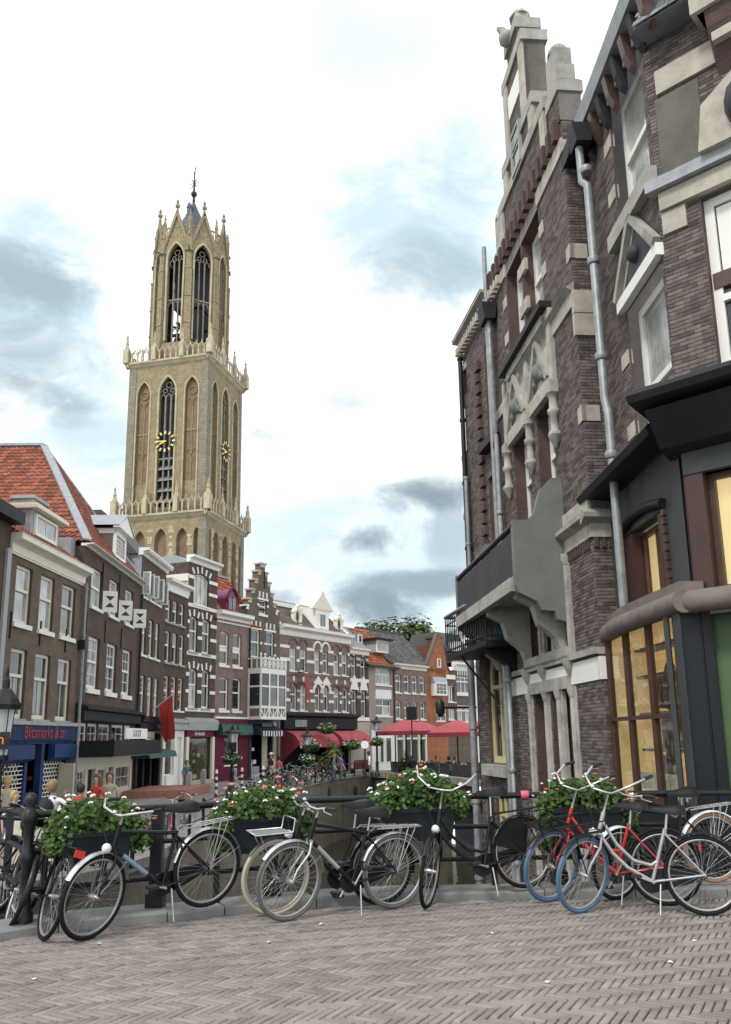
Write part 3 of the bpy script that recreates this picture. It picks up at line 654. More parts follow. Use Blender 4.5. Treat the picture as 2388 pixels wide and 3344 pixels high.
mm('goods_a', (.55,.50,.38), .7, .3, 9); mm('goods_b', (.35,.07,.05), .7, .3, 9); mm('goods_c', (.10,.13,.12), .7, .3, 9); mm('goods_d', (.70,.68,.62), .7, .2, 9); mm('warm_lamp', (.9,.7,.4), .5, .05, emit=(1,.72,.38), estr=6.)
mm('interior_warm', (.38,.30,.17), .8, .25, 2.5); mm('stucco_beige', (.42,.38,.30), .9, .12, 1.5, .15, 30)
GOODS = ['goods_a', 'goods_b', 'goods_c', 'goods_d', 'goods_a']
M['clear_glass'] = None
def clear_glass():
    m, N, L, b, tc = base_mat('clear_glass'); nt = m.node_tree
    out = N['Material Output']; tr = N.new('ShaderNodeBsdfTransparent'); tr.inputs[0].default_value = (.86,.9,.88,1); gl = N.new('ShaderNodeBsdfGlossy'); gl.inputs['Roughness'].default_value = .02
    fr = N.new('ShaderNodeLayerWeight'); fr.inputs[0].default_value = .5; pw = N.new('ShaderNodeMath'); pw.operation = 'POWER'; pw.inputs[1].default_value = 4.; L.new(fr.outputs['Facing'], pw.inputs[0])
    mx = N.new('ShaderNodeMixShader'); ad = N.new('ShaderNodeMath'); ad.operation = 'MULTIPLY_ADD'; ad.inputs[1].default_value = .8; ad.inputs[2].default_value = .035; ad.use_clamp = True
    bp = N.new('ShaderNodeBump'); bp.inputs['Strength'].default_value = .06; bp.inputs['Distance'].default_value = .04; L.new(noise_(N, L, tc.outputs['Object'], 2.2, 2, .5), bp.inputs['Height']); L.new(bp.outputs[0], gl.inputs['Normal'])
    L.new(pw.outputs[0], ad.inputs[0]); L.new(ad.outputs[0], mx.inputs[0]); L.new(tr.outputs[0], mx.inputs[1]); L.new(gl.outputs[0], mx.inputs[2]); L.new(mx.outputs[0], out.inputs[0]); M['clear_glass'] = m
clear_glass()
# --- far left neighbour (only its dark edge shows)
f, r = house('b0', 'dark brick house cut off by the picture edge, left of the blue shop house')
zc = FA['b1'].z(25, 1791)
fill(f, r, 'brick_dark', [], 0, f.L-.02, FA['b1'].z(12, 1700))
mb = MB(); mb.box(-.3, f.L-.05, -.45, 0, FA['b1'].z(12,1700)-.02, FA['b1'].z(12,1690)+.3); mb.build('gutter', M['black_wood'], r)
mb = MB(); mb.box(f.L-.33, f.L-.06, -.09, 0, 3., FA['b1'].z(25,1791)); mb.build('corner_pilaster', M['grey_paint'], r)
mb = MB(); mb.box(2.5, 5.4, 1.5, 5, FA['b1'].z(12,1700), FA['b1'].z(12,1700)+6.3); mb.box(2.4,5.5,1.4,5.1,FA['b1'].z(12,1700)+6.3,FA['b1'].z(12,1700)+6.7); mb.build('chimney', M['brick_red'], r)
# --- house 1: blue shop
f, r = house('b1', 'olive brown brick house with tall cream sash windows above the blue shop front'); f1 = f
ze = f.z(188, 1876)           # underside of the cornice
zt = f.z(297, 1858, -.35)
R1 = row(f, (55,43), 1838, 2030, [(49,103),(131,178),(203,248)]); R2 = row(f, (117,101), 2131, 2349, [(28,82),(110,160),(186,229)])
SH = (.25, f.L-.25, .05, f.z(140, 2418))
zs0, zs1 = f.z(140, 2418), f.z(140, 2364)
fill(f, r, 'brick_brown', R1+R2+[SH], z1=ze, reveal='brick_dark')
for i, o in enumerate(R1): window(r, *o, fr='cream_paint', sill=.16, g=['glass_curtain','glass_curtain','glass_grey'][i], split=.42, fw=.11, yd=.1)
for i, o in enumerate(R2): window(r, *o, fr='cream_paint', sill=.121, glasses=['glass_grey','glass_dark'], split=.38, fw=.12, grid=(1,1,2,1), yd=.1)
cornice(r, -.05, f.L+.05, zt+.02, ze, .4, 'cream_paint')
for u in (.35, 2.6, 4.85): anchor(r, u, R2[0][3]+.25)
pipe(r, f.L-.02, .3, ze+.1, -.16, .07)
mb = MB(); mb.box(f.L-.2, f.L+.14, -.32, -.03, 6.3, 6.65); mb.build('rainwater_head', M['black_iron'], r)
sg = MB(); sg.box(.1, f.L-.1, -.14, .05, zs0, zs1-.06); sg = sg.build('shop_sign', M['blue_sign'], r); sg['label'] = 'dark blue fascia board with red lettering'
text_mesh(sg, 'sign_lettering', 'Blitsmarkt & zn', 'red_letter', (f.L*.53, -.155, (zs0+zs1)/2-.03), .6, UPRIGHT, .012, sx=.92)
mb = MB(); mb.box(0, f.L, -.2, .05, zs1-.06, zs1+.07); mb.build('sign_moulding', M['lead'], r)
bf = MB(); H = SH[3]
for a, b in ((.25,.42),(2.1,2.3),(3.35,3.62),(5.5,6.0)): bf.box(a, b, -.02, .2, .05, H)
bf.box(.42,2.1,-.02,.2,.05,.6); bf.box(3.62,5.5,-.02,.2,.05,.5); bf.box(.25,6.,-.01,.19,H-.12,H); bf.build('shop_front_frame', M['blue_paint'], r)
for a, b in ((.3,2.25),(3.9,5.9)):
    aw = MB(); aw.prism([(-.02,H-.1),(-.28,H-.16),(-.28,H-.62),(-.02,H-.75)], 'x', a, b); aw.build('blind_box', M['blue_paint'], r)
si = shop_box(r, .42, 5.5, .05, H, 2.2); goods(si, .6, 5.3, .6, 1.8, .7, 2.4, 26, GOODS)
for u, z in ((2.6,2.35),(2.85,2.15)): b = MB(); b.ball((u,1.,z), .09); b.build('lamp', M['warm_lamp'], si)
def lattice(par, u0, u1, z0, z1, y):
    b = MB(); z = z0; k = 0
    while z < z1:
        b.box(u0, u1, y, y+.02, z, z+.035); n = int((u1-u0)/.24)
        for i in range(n): u = u0+(i+.5*(k % 2))*.24; b.box(u, u+.03, y+.003, y+.017, z, z+.14)
        z += .14; k += 1
    b.build('roller_grille', M['goods_d'], par)
for a, b in ((.42,2.1),(3.62,5.5)):
    gp_ = MB(); gp_.box(a, b, .12, .13, .6, H-.12); pn = gp_.build('pane', M['clear_glass'], r); lattice(r, a+.02, b-.02, .62, H-.75, .03)
# roof of house 1: low tiled slope with a dormer
o1 = r; zr = zt+.1; yr, zz = 3.6, zr+2.9
roof_body(r, -.1, f.L+.05, zr-.05, yr, zz, 7.2, 'tile_orange')
tiles(r, [(0,0),(f.L,0),(f.L,4.6),(0,4.6)], (0,-.05,zr-.02), (f.L,-.05,zr-.02), (0,yr,zz), 'tile_orange', 160, .26, .32, camp=Vector((2,-8,3)))
du0, du1 = f.u(118,1690,.35), f.u(186,1740,.35); dz0 = f.z(120,1722,.35); dz1 = f.z(128,1672,.35)
db = MB(); db.box(du0-.25, du1+.3, .42, 3., dz0-.6, dz1); dm = db.build('dormer', M['grey_paint'], r)
window(dm, du0, du1, dz0-.3, dz1-.1, 'grid', 'white_paint', 'glass_curtain', yd=.33, grid=(2,1), fw=.1)
b = MB(); b.box(du0-.45, du1+.5, .1, 3.1, dz1, dz1+.12); b.box(du0-.38, du1+.43, .18, 3.05, dz1+.12, dz1+.2); b.build('dormer_cornice', M['cream_paint'], r)
b = MB(); u_, z_ = f.u(95,1630,2.), f.z(95,1640,2.); b.box(u_-.5, u_+.7, 1.6, 2.4, z_-1.2, z_); b.box(u_-.6, u_+.8, 1.5, 2.5, z_, z_+.12); b.build('roof_vent', M['grey_paint'], r)
# --- house 2: brown house with hour-glass shutters, big hipped roof
f, r = house('b2', 'brown brick house with white hourglass shutters and a steep red hipped roof'); f2 = f
ze = f.z(470, 1920); zt = f.z(300, 1772, -.35)
R1 = row(f, (302.6,295), 1848, 1976, [(298,335),(358,389),(411,438)]); R2 = row(f, (287,283), 2072, 2247, [(285,324),(347,381),(400,430)])
zb0, zb1 = f.z(345,2362), f.z(345,2330); zc = f.z(260, 2420)
GLZ = [(f.u(a,2375), f.u(b,2375), zc-.15, zb0-.05) for a, b in ((254,283),(286,318),(322,359),(365,403),(406,428))]
SH = (.15, f.L-.3, .05, zc-.65)
fill(f, r, 'brick_dark', R1+R2+GLZ+[SH], z1=ze, D=9.)
for i, o in enumerate(R1): window(r, *o, fr='white_paint', sill=.14, g='glass_curtain', split=.5, grid=(2,1,2,1), fw=.1)
for i, o in enumerate(R2): window(r, *o, fr='white_paint', sill=.2, g=['glass_curtain','glass_grey','glass_grey'][i], split=.48, grid=(3,2,2,2) if i else (2,2,2,2), fw=.13)
for i, o in enumerate(R1):          # each shutter stands half open beside its window
    zb, zt_ = o[2]-.06, o[2]+(o[3]-o[2])*.52; w = .62
    sh = MB(); sh.box(0, w, -.05, 0, zb, zt_); s = sh.build('shutter', M['white_paint'], r, (o[1]+.02, -.03, 0)); s.rotation_euler.z = -R(66)
    for k in (0, 1):
        zm = (zb+zt_)/2; t = MB(); a, b_ = (zm-.04, zb+.22) if k else (zm+.04, zt_-.22)
        t.prism([(w*.5,a),(w*.82,b_),(w*.18,b_)], 'y', -.058, -.05); t.build('painted_triangle', M['red_dark_wood'], s)
cornice(r, -.05, f.L+.05, zt+.05, ze, .38, 'white_paint')
for o in R2: anchor(r, o[0]-.45, o[3]-.1, 1.)
for o in R1[1:]: anchor(r, o[0]-1.1, o[2]+1., 1.1)
for i, o in enumerate(GLZ): window(r, *o, style='grid', fr='white_paint', grid=(2,2), fw=.12, glasses=['glass_grey','glass_dark'], yd=.05)
b = MB(); b.prism([(0,zb0),(-.35,zb0+.05),(-.35,zb1),(-.5,zb1+.05),(-.5,zb1+.16),(0,zb1+.3)], 'x', 0, f.L-.2); b.build('shop_cornice', M['black_wood'], r)
ca = MB(); e = 2.1; ua, ub = .15, f.L+3.; ca.prism([(.0,-.1),(-e,1.3),(-e,f.L+2.4),(.0,f.L+2.4)], 'z', zc-.62, zc) if False else None
uA = f.u(230,2450,0.); uC = f.u(350,2430,-2.); 
ca = MB(); ub = f.u(527,2430,-1.55); v = [(.1,0),(.12,-1.55),(ub,-1.55),(ub,0)]
zc = f.z(352,2418,-1.55); ca.prism(v, 'z', zc-.62, zc); ca.build('canopy', M['black_wood'], r)
b = MB(); b.prism([(.2,-.01),(.22,-1.45),(ub-.1,-1.45),(ub-.1,-.01)], 'z', zc-.66, zc-.622); b.build('canopy_soffit', M['grey_paint'], r)
sgn = MB(); ua, ue = f.u(410,2395,-1.5), f.u(480,2395,-1.5); sgn.box(ua, ue, -1.52, -1.45, zc+.06, zc+.5); sgn = sgn.build('canopy_sign', M['white_letter'], r); text_mesh(sgn, 'sign_lettering', 'LUCKY', 'lead', ((ua+ue)/2,-1.53,zc+.28), .42, UPRIGHT, .012)
for u in (3.2, 5.5, 7.6): b = MB(); b.tube([(u,-.05,zb0-.3),(u+.1,-1.45,zc)], .015, 5); b.build('tie_rod', M['black_iron'], r)
fr = MB(); H = SH[3]
for a, b_ in ((.15,.35),(1.55,1.9),(2.9,3.2),(4.5,4.85),(5.6,6.0),(f.L-.65,f.L-.3)): fr.box(a, b_, -.03, .2, .05, H)
fr.box(.15, f.L-.3, -.025, .19, H-.5, H); fr.build('shop_front_frame', M['cream_paint'], r)
for a, b_, g in ((.35,1.55,(3,3)),(3.2,4.5,(3,2)),(6.0,f.L-.65,(2,2))):
    window(r, a, b_, .5, H-.5, 'grid', 'cream_paint', 'glass_grey', yd=.04, grid=g, fw=.08); q = MB(); q.box(a, b_, 0, .2, .05, .5); q.build('stall_riser', M['cream_paint'], r)
for a, b_ in ((1.9,2.9),(4.85,5.6)): q = MB(); q.box(a, b_, .12, .18, .05, H-.5); q.build('door', M['black_wood'], r)
# hip roof
yR = 4.4; hu = f.u(143, 1459, yR); hz = f.z(143, 1459, yR); e0 = f.hit(297, 1765, -.1); zE = zt+.1; Dp = 9.
uh0 = 0.0; hb = MB()
hu = max(hu, 2.2); rb = [(uh0,-.05,zE),(f.L,-.05,zE),(f.L,Dp,zE),(uh0,Dp,zE),(hu,yR,hz),(hu,Dp+2.,hz)]
hb.add(rb, [(0,1,4),(1,2,5,4),(3,0,4,5)]); rf = hb.build('roof', M['tile_red'], r)
hpx = rb[4]
sl = (Vector(hpx)-Vector((hpx[0],-.05,zE))).length; Lr = f.L
tiles(r, [(0,0),(Lr,0),(hpx[0],sl)], (0,-.05,zE), (Lr,-.05,zE), hpx, 'tile_red', 0, .26, .33)
e0_, e1_ = Vector((uh0,Dp,zE)), Vector((uh0,-.05,zE)); o_, x_, s_, n_, h_ = slope_frame(e0_, e1_, hpx); ap_ = (Vector(hpx)-o_).dot(x_)
tiles(r, [(-2.,h_),(-.2,0),(Dp+.05,0),(ap_,h_)], e0_, e1_, hpx, 'tile_red', 260, .27, .34, camp=Vector((-6,4.5,zE+3)))
b = MB(); b.beam((uh0-.05,-.1,zE+.08), Vector(hpx)+Vector((0,0,.1)), .36, .08); b.beam((f.L+.05,-.1,zE+.08), Vector(hpx)+Vector((0,0,.1)), .2, .08); b.beam(Vector(hpx)+Vector((0,0,.1)), Vector(rb[5])+Vector((0,0,.1)), .3, .12); b.build('lead_flashing', M['lead'], rf)
b = MB(); b.box(uh0-.6, uh0+.02, .4, Dp, zE-1.1, zE+.05); b.build('parapet_gutter', M['lead'], r)
# dormer with the glazing bars
du0, du1 = f.u(372,1790,.3), f.u(402,1800,.3); dz0, dz1 = f.z(374,1815,.3), f.z(372,1732,.3)
b = MB(); b.box(du0-.2, du1+.2, .3, 3.6, dz0-.4, dz1); dm = b.build('dormer', M['slate_brown'], r)
b = MB(); b.box(du0-.2, du0, .2, .31, dz0-.6, dz1+.05); b.box(du1, du1+.2, .2, .31, dz0-.6, dz1+.05); b.box(du0-.2, du1+.2, .2, .32, dz1-.1, dz1+.12); b.box(du0-.2,du1+.2,.2,.31,dz0-.55,dz0); b.box(du0-.23, du0-.2, .25, 3.5, dz1-.15, dz1+.1); b.build('dormer_frame', M['white_paint'], dm)
window(dm, du0, du1, dz0, dz1-.1, 'grid', 'white_paint', 'glass_grey', yd=.2, grid=(4,5), fw=.06)
b = MB(); um = (du0+du1)/2; w_ = (du1-du0)/2+.45; b.prism([(um-w_,dz1+.1),(um+w_,dz1+.1),(um+w_,dz1+.2),(um,dz1+1.),(um-w_,dz1+.2)], 'y', -.05, .25); b.build('dormer_pediment', M['white_paint'], r)
b = MB(); b.prism([(um-w_-.05,dz1+.2),(um,dz1+1.02),(um+w_+.05,dz1+.2),(um,dz1+.9)], 'y', -.1, 3.8); b.build('dormer_roof', M['lead'], r)
# --- house 3
f, r = house('b3', 'dark brown brick house with open white casements and a dentilled white cornice'); f3 = f
zt = f.z(474, 1779, -.35); ze = f.z(468, 1812)
R1 = row(f, (467,467), 1862, 1946, [(467,482),(489,507),(511,526)]); R2 = row(f, (462,460), 2008, 2136, [(460,478),(486,501),(508,521)]); R3 = row(f, (459,457), 2203, 2343, [(457,473),(481,497),(503,517)])
zs = f.z(470, 2362)
fill(f, r, 'brick_dark', R1+R2+R3+[(.3,f.L-.2,.05,zs-.5)], z1=ze, D=7)
for o in R1:
    window(r, *o, style='grid', fr='white_paint', sill=.12, glasses=['glass_grey','glass_curtain'], grid=(2,1), fw=.1)
    for s_, an in ((0, 80), (1, 100)):
        b = MB(); w = (o[1]-o[0])*.5; za, zb_ = o[2]+.05, o[3]-.05; b.box(0, .07, -.03, .03, za, zb_); b.box(w-.07, w, -.03, .03, za, zb_); b.box(.07, w-.07, -.03, .03, za, za+.08); b.box(.07, w-.07, -.03, .03, zb_-.08, zb_)
        c = b.build('casement', M['white_paint'], r, (o[0] if not s_ else o[1], .02, 0)); c.rotation_euler.z = -R(an); pane(c, .07, w-.07, za+.08, zb_-.08, -.006, 'glass_curtain')
for o in R2+R3: window(r, *o, style='sash', fr='white_paint', sill=.11, glasses=['glass_grey','glass_curtain','glass_curtain','glass_dark'], split=.42, grid=(2,3,1,1), fw=.12)
cornice(r, -.1, f.L+.15, zt+.02, ze-.05, .38)
for i in range(11): b = MB(); u = .2+i*(f.L-.3)/10; b.box(u, u+.18, -.36, -.1, ze+.1, ze+.34); b.build('dentil', M['white_paint'], r)
b = MB(); b.box(-.03, 0, 0, 3., f2.z(440,1890), ze); b.build('side_cladding', M['lead'], r)
b = MB(); b.add([(-.2,.4,ze-.3),(-.2,4.5,ze-.3),(-.2,4.5,ze+2.6),(-.2,2.6,ze+2.2)], [(0,1,2,3)]); b.prism([(.2,ze),(2.2,ze+2.4),(5,ze+2.4),(6.8,ze)], 'x', -.2, f.L); b.build('roof', M['tile_grey'], r)
b = MB(); b.prism([(0,zs-.35),(-.3,zs-.3),(-.3,zs),(-.42,zs+.05),(-.42,zs+.15),(0,zs+.2)], 'x', 0, f.L); b.build('shop_cornice', M['black_wood'], r)
for o in R3: b = MB(); b.box(o[0]-.1, o[1]+.1, -.35, -.1, zs+.16, zs+.36); b.build('window_box', M['black_iron'], r)
b = MB(); b.box(1.6, 3.3, -.12, -.02, zs-1.25, zs-.42); sb = b.build('shop_sign', M['goods_a'], r)
b = MB(); b.prism([(-.05,zs-1.3),(-.9,zs-1.45),(-1.,zs-1.75),(-.05,zs-1.75)], 'x', -.6, f.L-.1); b.build('awning', M['dark_green'], r)
for u in (.35, 1.5, 2.9, f.L-.35): b = MB(); b.box(u-.14, u+.14, -.1, .2, 0, zs-.5); b.build('pilaster', M['black_wood'], r)
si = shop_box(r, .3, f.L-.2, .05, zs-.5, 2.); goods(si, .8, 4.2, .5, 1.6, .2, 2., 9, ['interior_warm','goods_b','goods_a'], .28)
pipe(r, .06, .3, R1[0][2], -.1, .06, 'black_iron')
# --- house 4
f, r = house('b4', 'narrow dark brick house with a white panelled frieze, right of the open casements'); f4 = f
zt = f.z(552, 1893, -.35); zf = f.z(541, 1927)
R1 = row(f, (541,541), 1951, 2027, [(541,559),(565,581),(588,603)]); R2 = row(f, (539,538), 2058, 2161, [(539,556),(563,579),(587,602)]); R3 = row(f, (535,535), 2206, 2318, [(535,552),(559,576),(582,598)])
zs = f.z(560, 2360)
fill(f, r, 'brick_dark', R1+R2+R3+[(.2,f.L-.2,.05,zs-.5)], z1=zf+.3, D=7)
for o in R1+R2: window(r, *o, fr='white_paint', sill=.121, glasses=['glass_grey','glass_dark','glass_curtain'], split=.45, fw=.09)
mm('terracotta_blind', (.42,.17,.09), .8, .3, 12)
for o in R3:
    w_ = window(r, *o, fr='white_paint', sill=.1, g='glass_brown', split=.42, fw=.09)
    for i in range(4): b = MB(); z = o[3]-.3-i*.28; b.box(o[0]+.1, (o[0]+o[1])/2+.05, .08, .1, z-.16, z); b.build('blind_slat', M['terracotta_blind'], w_)
b = MB(); b.box(0, f.L-.15, -.1, .02, zf, zt-.35); b.box(.25, f.L-.4, -.13, -.1, zf+.2, zt-.5); b.build('frieze', M['white_paint'], r)
cornice(r, -.02, f.L+.05, zt+.2, zt-.35, .4)
b = MB(); b.prism([(0,zt),(1.5,zt+.9),(5,zt+.9),(7,zt)], 'x', 0, f.L); b.build('roof', M['lead'], r)
b = MB(); b.prism([(0,zs-.45),(-.3,zs-.4),(-.3,zs-.05),(-.4,zs),(-.4,zs+.1),(0,zs+.25)], 'x', 0, f.L); b.build('shop_cornice', M['grey_paint'], r)
b = MB(); b.box(.15,.45,-.12,.2,.05,zs-.45); b.box(1.7,2.,-.12,.2,.05,zs-.45); b.box(2.75,3.1,-.12,.2,.05,zs-.45); b.box(.45,1.7,-.25,.2,.05,.75); b.box(.15,3.1,-.1,.2,zs-.8,zs-.45); b.build('shop_front_frame', M['white_paint'], r)
window(r, .45, 1.7, .75, zs-.8, 'grid', 'white_paint', 'glass_brown', yd=.02, fw=.07); b = MB(); b.box(2.,2.75,.05,.1,.1,zs-.8); b.build('door', M['white_paint'], r)
# --- house 5: banded house
f, r = house('b5', 'dark brick house with white bands and fanned arch stones beside the tower'); f5 = f
zt = f.z(620, 1809, -.35); ze = f.z(612, 1832)
T1 = row(f, (634,634), 1868, 1972, [(633,682)]); R1 = row(f, (621,619), 2012, 2127, [(618,645),(660,686)]); R2 = row(f, (617,616), 2183, 2311, [(616,643),(658,684)])
T1 = [(*o,'seg') for o in T1]; R1 = [(*o,'seg') for o in R1]; R2 = [(*o,'seg') for o in R2]; zs = f.z(620, 2360)
fill(f, r, 'brick_dark', T1+R1+R2+[(.4,f.L-.4,.3,zs-.7)], z1=ze, D=6)
window(r, *T1[0][:4], style='trip', fr='cream_paint', sill=.1, g='glass_curtain', arch='seg', fw=.1)
for o in R1+R2: window(r, *o[:4], fr='white_paint', sill=.121, glasses=['glass_grey','glass_curtain','glass_dark'], arch='seg', fw=.1, split=.4)
for ops in (T1, R1, R2):
    o = ops[0]; zsp = o[3]-.45; h = o[3]-o[2]
    for z, t in ((zsp,.22),(o[2]+h*.38,.2),(o[2]-.22,.22)): bands(r, [x[:4] for x in ops], 0.02, f.L-.02, z, z+t)
    for x in ops:
        c = (x[0]+x[1])/2; w_ = (x[1]-x[0])/2
        for k in ((-1,0,1) if ops is not T1 else (-2,-1,0,1,2)): keyblock(r, c+k*w_*(.95 if ops is not T1 else .5), x[3]+.06-abs(k)*.08, .42, .15, k*.3)
cornice(r, -.05, f.L+.1, zt+.1, ze, .4)
b = MB(); b.box(-.02, 0., 0, 6., f4.z(600,1960)-.5, ze-1.2); b.build('side_plaster', M['stucco_beige'], r)
b = MB(); b.box(-.1, .0, 0, 5., ze-1.2, ze-.75); b.build('side_coping', M['cream_paint'], r)
b = MB(); b.prism([(0,ze),(1.,ze+.5),(5,ze+.5),(6,ze)], 'x', 0, f.L); b.build('roof', M['lead'], r)
b = MB(); b.prism([(0,zs-.5),(-.3,zs-.45),(-.36,zs+.1),(0,zs+.3)], 'x', 0, f.L); b.build('shop_cornice', M['grey_paint'], r)
b = MB(); b.box(.1,f.L-.1,-.12,.1,zs-.85,zs-.5); sb = b.build('shop_sign', M['maroon'], r); text_mesh(sb, 'sign_lettering', 'Arnhold', 'white_letter', (f.L*.45,-.125,zs-.66), .34, UPRIGHT, .01)
b = MB(); b.box(.1,.4,-.14,.2,0,zs-.85); b.box(f.L-.4,f.L-.1,-.14,.2,0,zs-.85); b.box(.4,f.L-.4,-.14,.2,0,.3); b.build('shop_front_frame', M['cream_paint'], r)
b = MB(); b.box(.2,f.L-.2,-.2,.2,0,.32); b.build('stall_riser', M['stucco_beige'], r)
si = shop_box(r, .4, f.L-.4, .3, zs-.7, 1.5, 'interior_warm'); goods(si, .6, f.L-.6, .3, 1.1, .4, 1.9, 22, ['goods_d','goods_a','goods_c','goods_d','goods_c'], .2)
b = MB(); b.box(.4,f.L-.4,.1,.11,.3,zs-.85); b.build('pane', M['clear_glass'], r)
# --- house 6
f, r = house('b6', 'mauve brick house with white cornice, red roof and purple pointed dormer'); f6 = f
zt = f.z(705, 1992, -.35); ze = f.z(703, 2029)
R1 = row(f, (718,716), 2060, 2170, [(717,747),(760,789)]); R2 = row(f, (717,715), 2210, 2319, [(716,746),(759,787)]); R1 = [(*o,'seg') for o in R1]; R2 = [(*o,'seg') for o in R2]
zs = f.z(703, 2344)
fill(f, r, 'brick_mauve', R1+R2+[(.3,f.L-.3,.05,zs-.8)], z1=ze, D=7)
for o in R1+R2: window(r, *o[:4], fr='white_paint', sill=.16, glasses=['glass_dark','glass_dark','glass_brown'], arch='seg', fw=.11, split=.45)
for o in R1: b = MB(); b.box(o[0]+.12, o[1]-.12, .13, .15, o[2]+.9, o[2]+1.3); b.build('white_blind', M['white_paint'], r)
cornice(r, 0, f.L-.1, zt+.12, ze, .45)
yR = 3.; zR = f.z(760, 1897, yR); roof_body(r, -.3, f.L+1.4, ze+.1, yR, zR, 6.5, 'tile_red'); tiles(r, [(-.3,0),(f.L+1.4,0),(f.L+1.4,4.6),(-.3,4.6)], (0,-.1,ze+.1), (1,-.1,ze+.1), (0,yR,zR), 'tile_orange', 0, .28, .34)
b = MB(); b.beam((-.3,yR,zR+.06),(f.L+1.4,yR,zR+.06),.3,.16); b.build('ridge', M['lead'], r)
u0, u1 = f.u(735,1990,.4), f.u(772,1990,.4); z0, z1 = f.z(755,2005,.4), f.z(755,1923,.4)
mm('purple_paint', (.20,.045,.09), .5, .15, 3)
b = MB(); P_ = [(u0,z0),(u1,z0)]+arch_pts(u0,u1,z0+(z1-z0)*.45,z1,'gothic')[::-1]; b.prism(P_, 'y', .3, 2.6); dm = b.build('dormer', M['purple_paint'], r)
window(dm, u0+.15, u1-.15, z0+.2, z1-.55, 'grid', 'purple_paint', 'glass_grey', yd=.22, grid=(2,1), fw=.07)
b = MB(); b.tube([(p,.25,q) for p, q in arch_pts(u0,u1,z0+(z1-z0)*.45,z1+.05,'gothic')], .1, 5); b.lathe([(.1,0),(.05,.3),(.09,.4),(.02,.7)], 6, ((u0+u1)/2,.3,z1)); b.build('dormer_hood', M['maroon'], dm)
pipe(r, f.L-.1, .3, ze, -.1, .06, 'black_iron')
b = MB(); b.box(.0,f.L-.1,-.1,.05,zs-.05,zs+.08); b.build('string_course', M['white_paint'], r)
b = MB(); b.box(.05,f.L-.05,-.1,.2,zs-.6,zs-.05); b.box(.05,1.,-.1,.2,0,zs-.6); b.box(2.6,f.L-.05,-.1,.2,0,zs-.6); b.box(1.,2.6,-.1,.2,0,1.); b.build('shop_front_frame', M['maroon'], r)
window(r, 1., 2.6, 1., zs-.7, 'grid', 'white_paint', 'glass_dark', yd=-.02, fw=.08)
for u in (.5, 2.3): b = MB(); b.prism([(-.1,zs-.35),(-.5,zs-.45),(-.62,zs-1.),(-.62,zs-1.1),(-.1,zs-1.1)], 'x', u-.35, u+1.3); b.build('awning', M['dark_green'], r)
# --- house 7: stepped gable with the white bay
f, r = house('b7', 'narrow stepped gable house with a white timber bay and balcony'); f7 = f
uc = f.u(857, 2000); zb = f.z(857, 1990); zs = f.z(860, 2352)
A1 = row(f, (847,846), 1958, 2004, [(846,871)]); R1 = row(f, (820,820), 2053, 2146, [(820,849),(869,895)])
fill(f, r, 'brick_brown', A1+R1+[(.3,f.L-.8,.05,zs-.9)], z1=zb, u0=-.3, u1=f.L+.02, D=6, depth=.22)
stp = [(f.z(860,y), hw*f.L/102) for y, hw in ((1967,46),(1935,36.5),(1901,27),(1871,16.5),(1844,7.5))]; z = zb; gb = MB(); cps = []
for zt_, hw in [(zb+.02, 52*f.L/102)]+stp:
    if zt_ > z:
        o = A1[0]; lo, hi = z, zt_
        if o[3] > lo:
            wall(gb, uc-hw, uc+hw, lo, hi, [(o[0],o[1],max(lo,o[2]),min(hi,o[3]))], .22); gb.quad((uc-hw,.5,lo),(uc+hw,.5,lo),(uc+hw,.5,hi),(uc-hw,.5,hi)); gb.quad((uc-hw,0,lo),(uc-hw,.5,lo),(uc-hw,.5,hi),(uc-hw,0,hi)); gb.quad((uc+hw,0,lo),(uc+hw,.5,lo),(uc+hw,.5,hi),(uc+hw,0,hi))
        else: gb.box(uc-hw, uc+hw, 0, .5, lo, hi)
    cps.append((uc, hw, zt_)); z = max(z, zt_)
gb.build('gable', M['brick_brown'], r)
for i, (c, hw, zt_) in enumerate(cps):
    nh = cps[i+1][1] if i < len(cps)-1 else 0
    for s_ in (-1, 1):
        a, b_ = sorted((c+s_*(hw+.1), c+s_*max(nh,0)))
        b = MB(); b.box(a, b_, -.08, .56, zt_, zt_+.12); b.box(a+.1 if s_ < 0 else a, b_ if s_ < 0 else b_-.1, -.04, .05, zt_-.22, zt_); b.build('step_coping', M['pale_stone' if i else 'white_paint'], r)
for o in A1+R1:
    window(r, *o, fr='white_paint', sill=.16 if o in A1 else None, g='glass_grey' if o in A1 else None, glasses=['glass_dark','glass_grey'], fw=.1, split=.45)
    for k in (-1, 0, 1): keyblock(r, (o[0]+o[1])/2+k*(o[1]-o[0])*.48, o[3]+.18, .42, .14)
    band(r, o[0]-.2, o[1]+.2, o[3], o[3]+.14)
    for k in (.5, .12) if o in R1 else (.55,): z_ = o[2]+(o[3]-o[2])*k; band(r, o[0]-.22, o[0]-.02, z_, z_+.16); band(r, o[1]+.02, o[1]+.22, z_, z_+.16)
b = MB(); b.beam((uc+.2,-.03,A1[0][3]+.9),(uc+.2,-.03,A1[0][3]+2.1),.06,.05); b.beam((uc+.05,-.03,A1[0][3]+1.3),(uc+.35,-.03,A1[0][3]+1.3),.06,.05); b.build('wall_anchor', M['black_iron'], r)
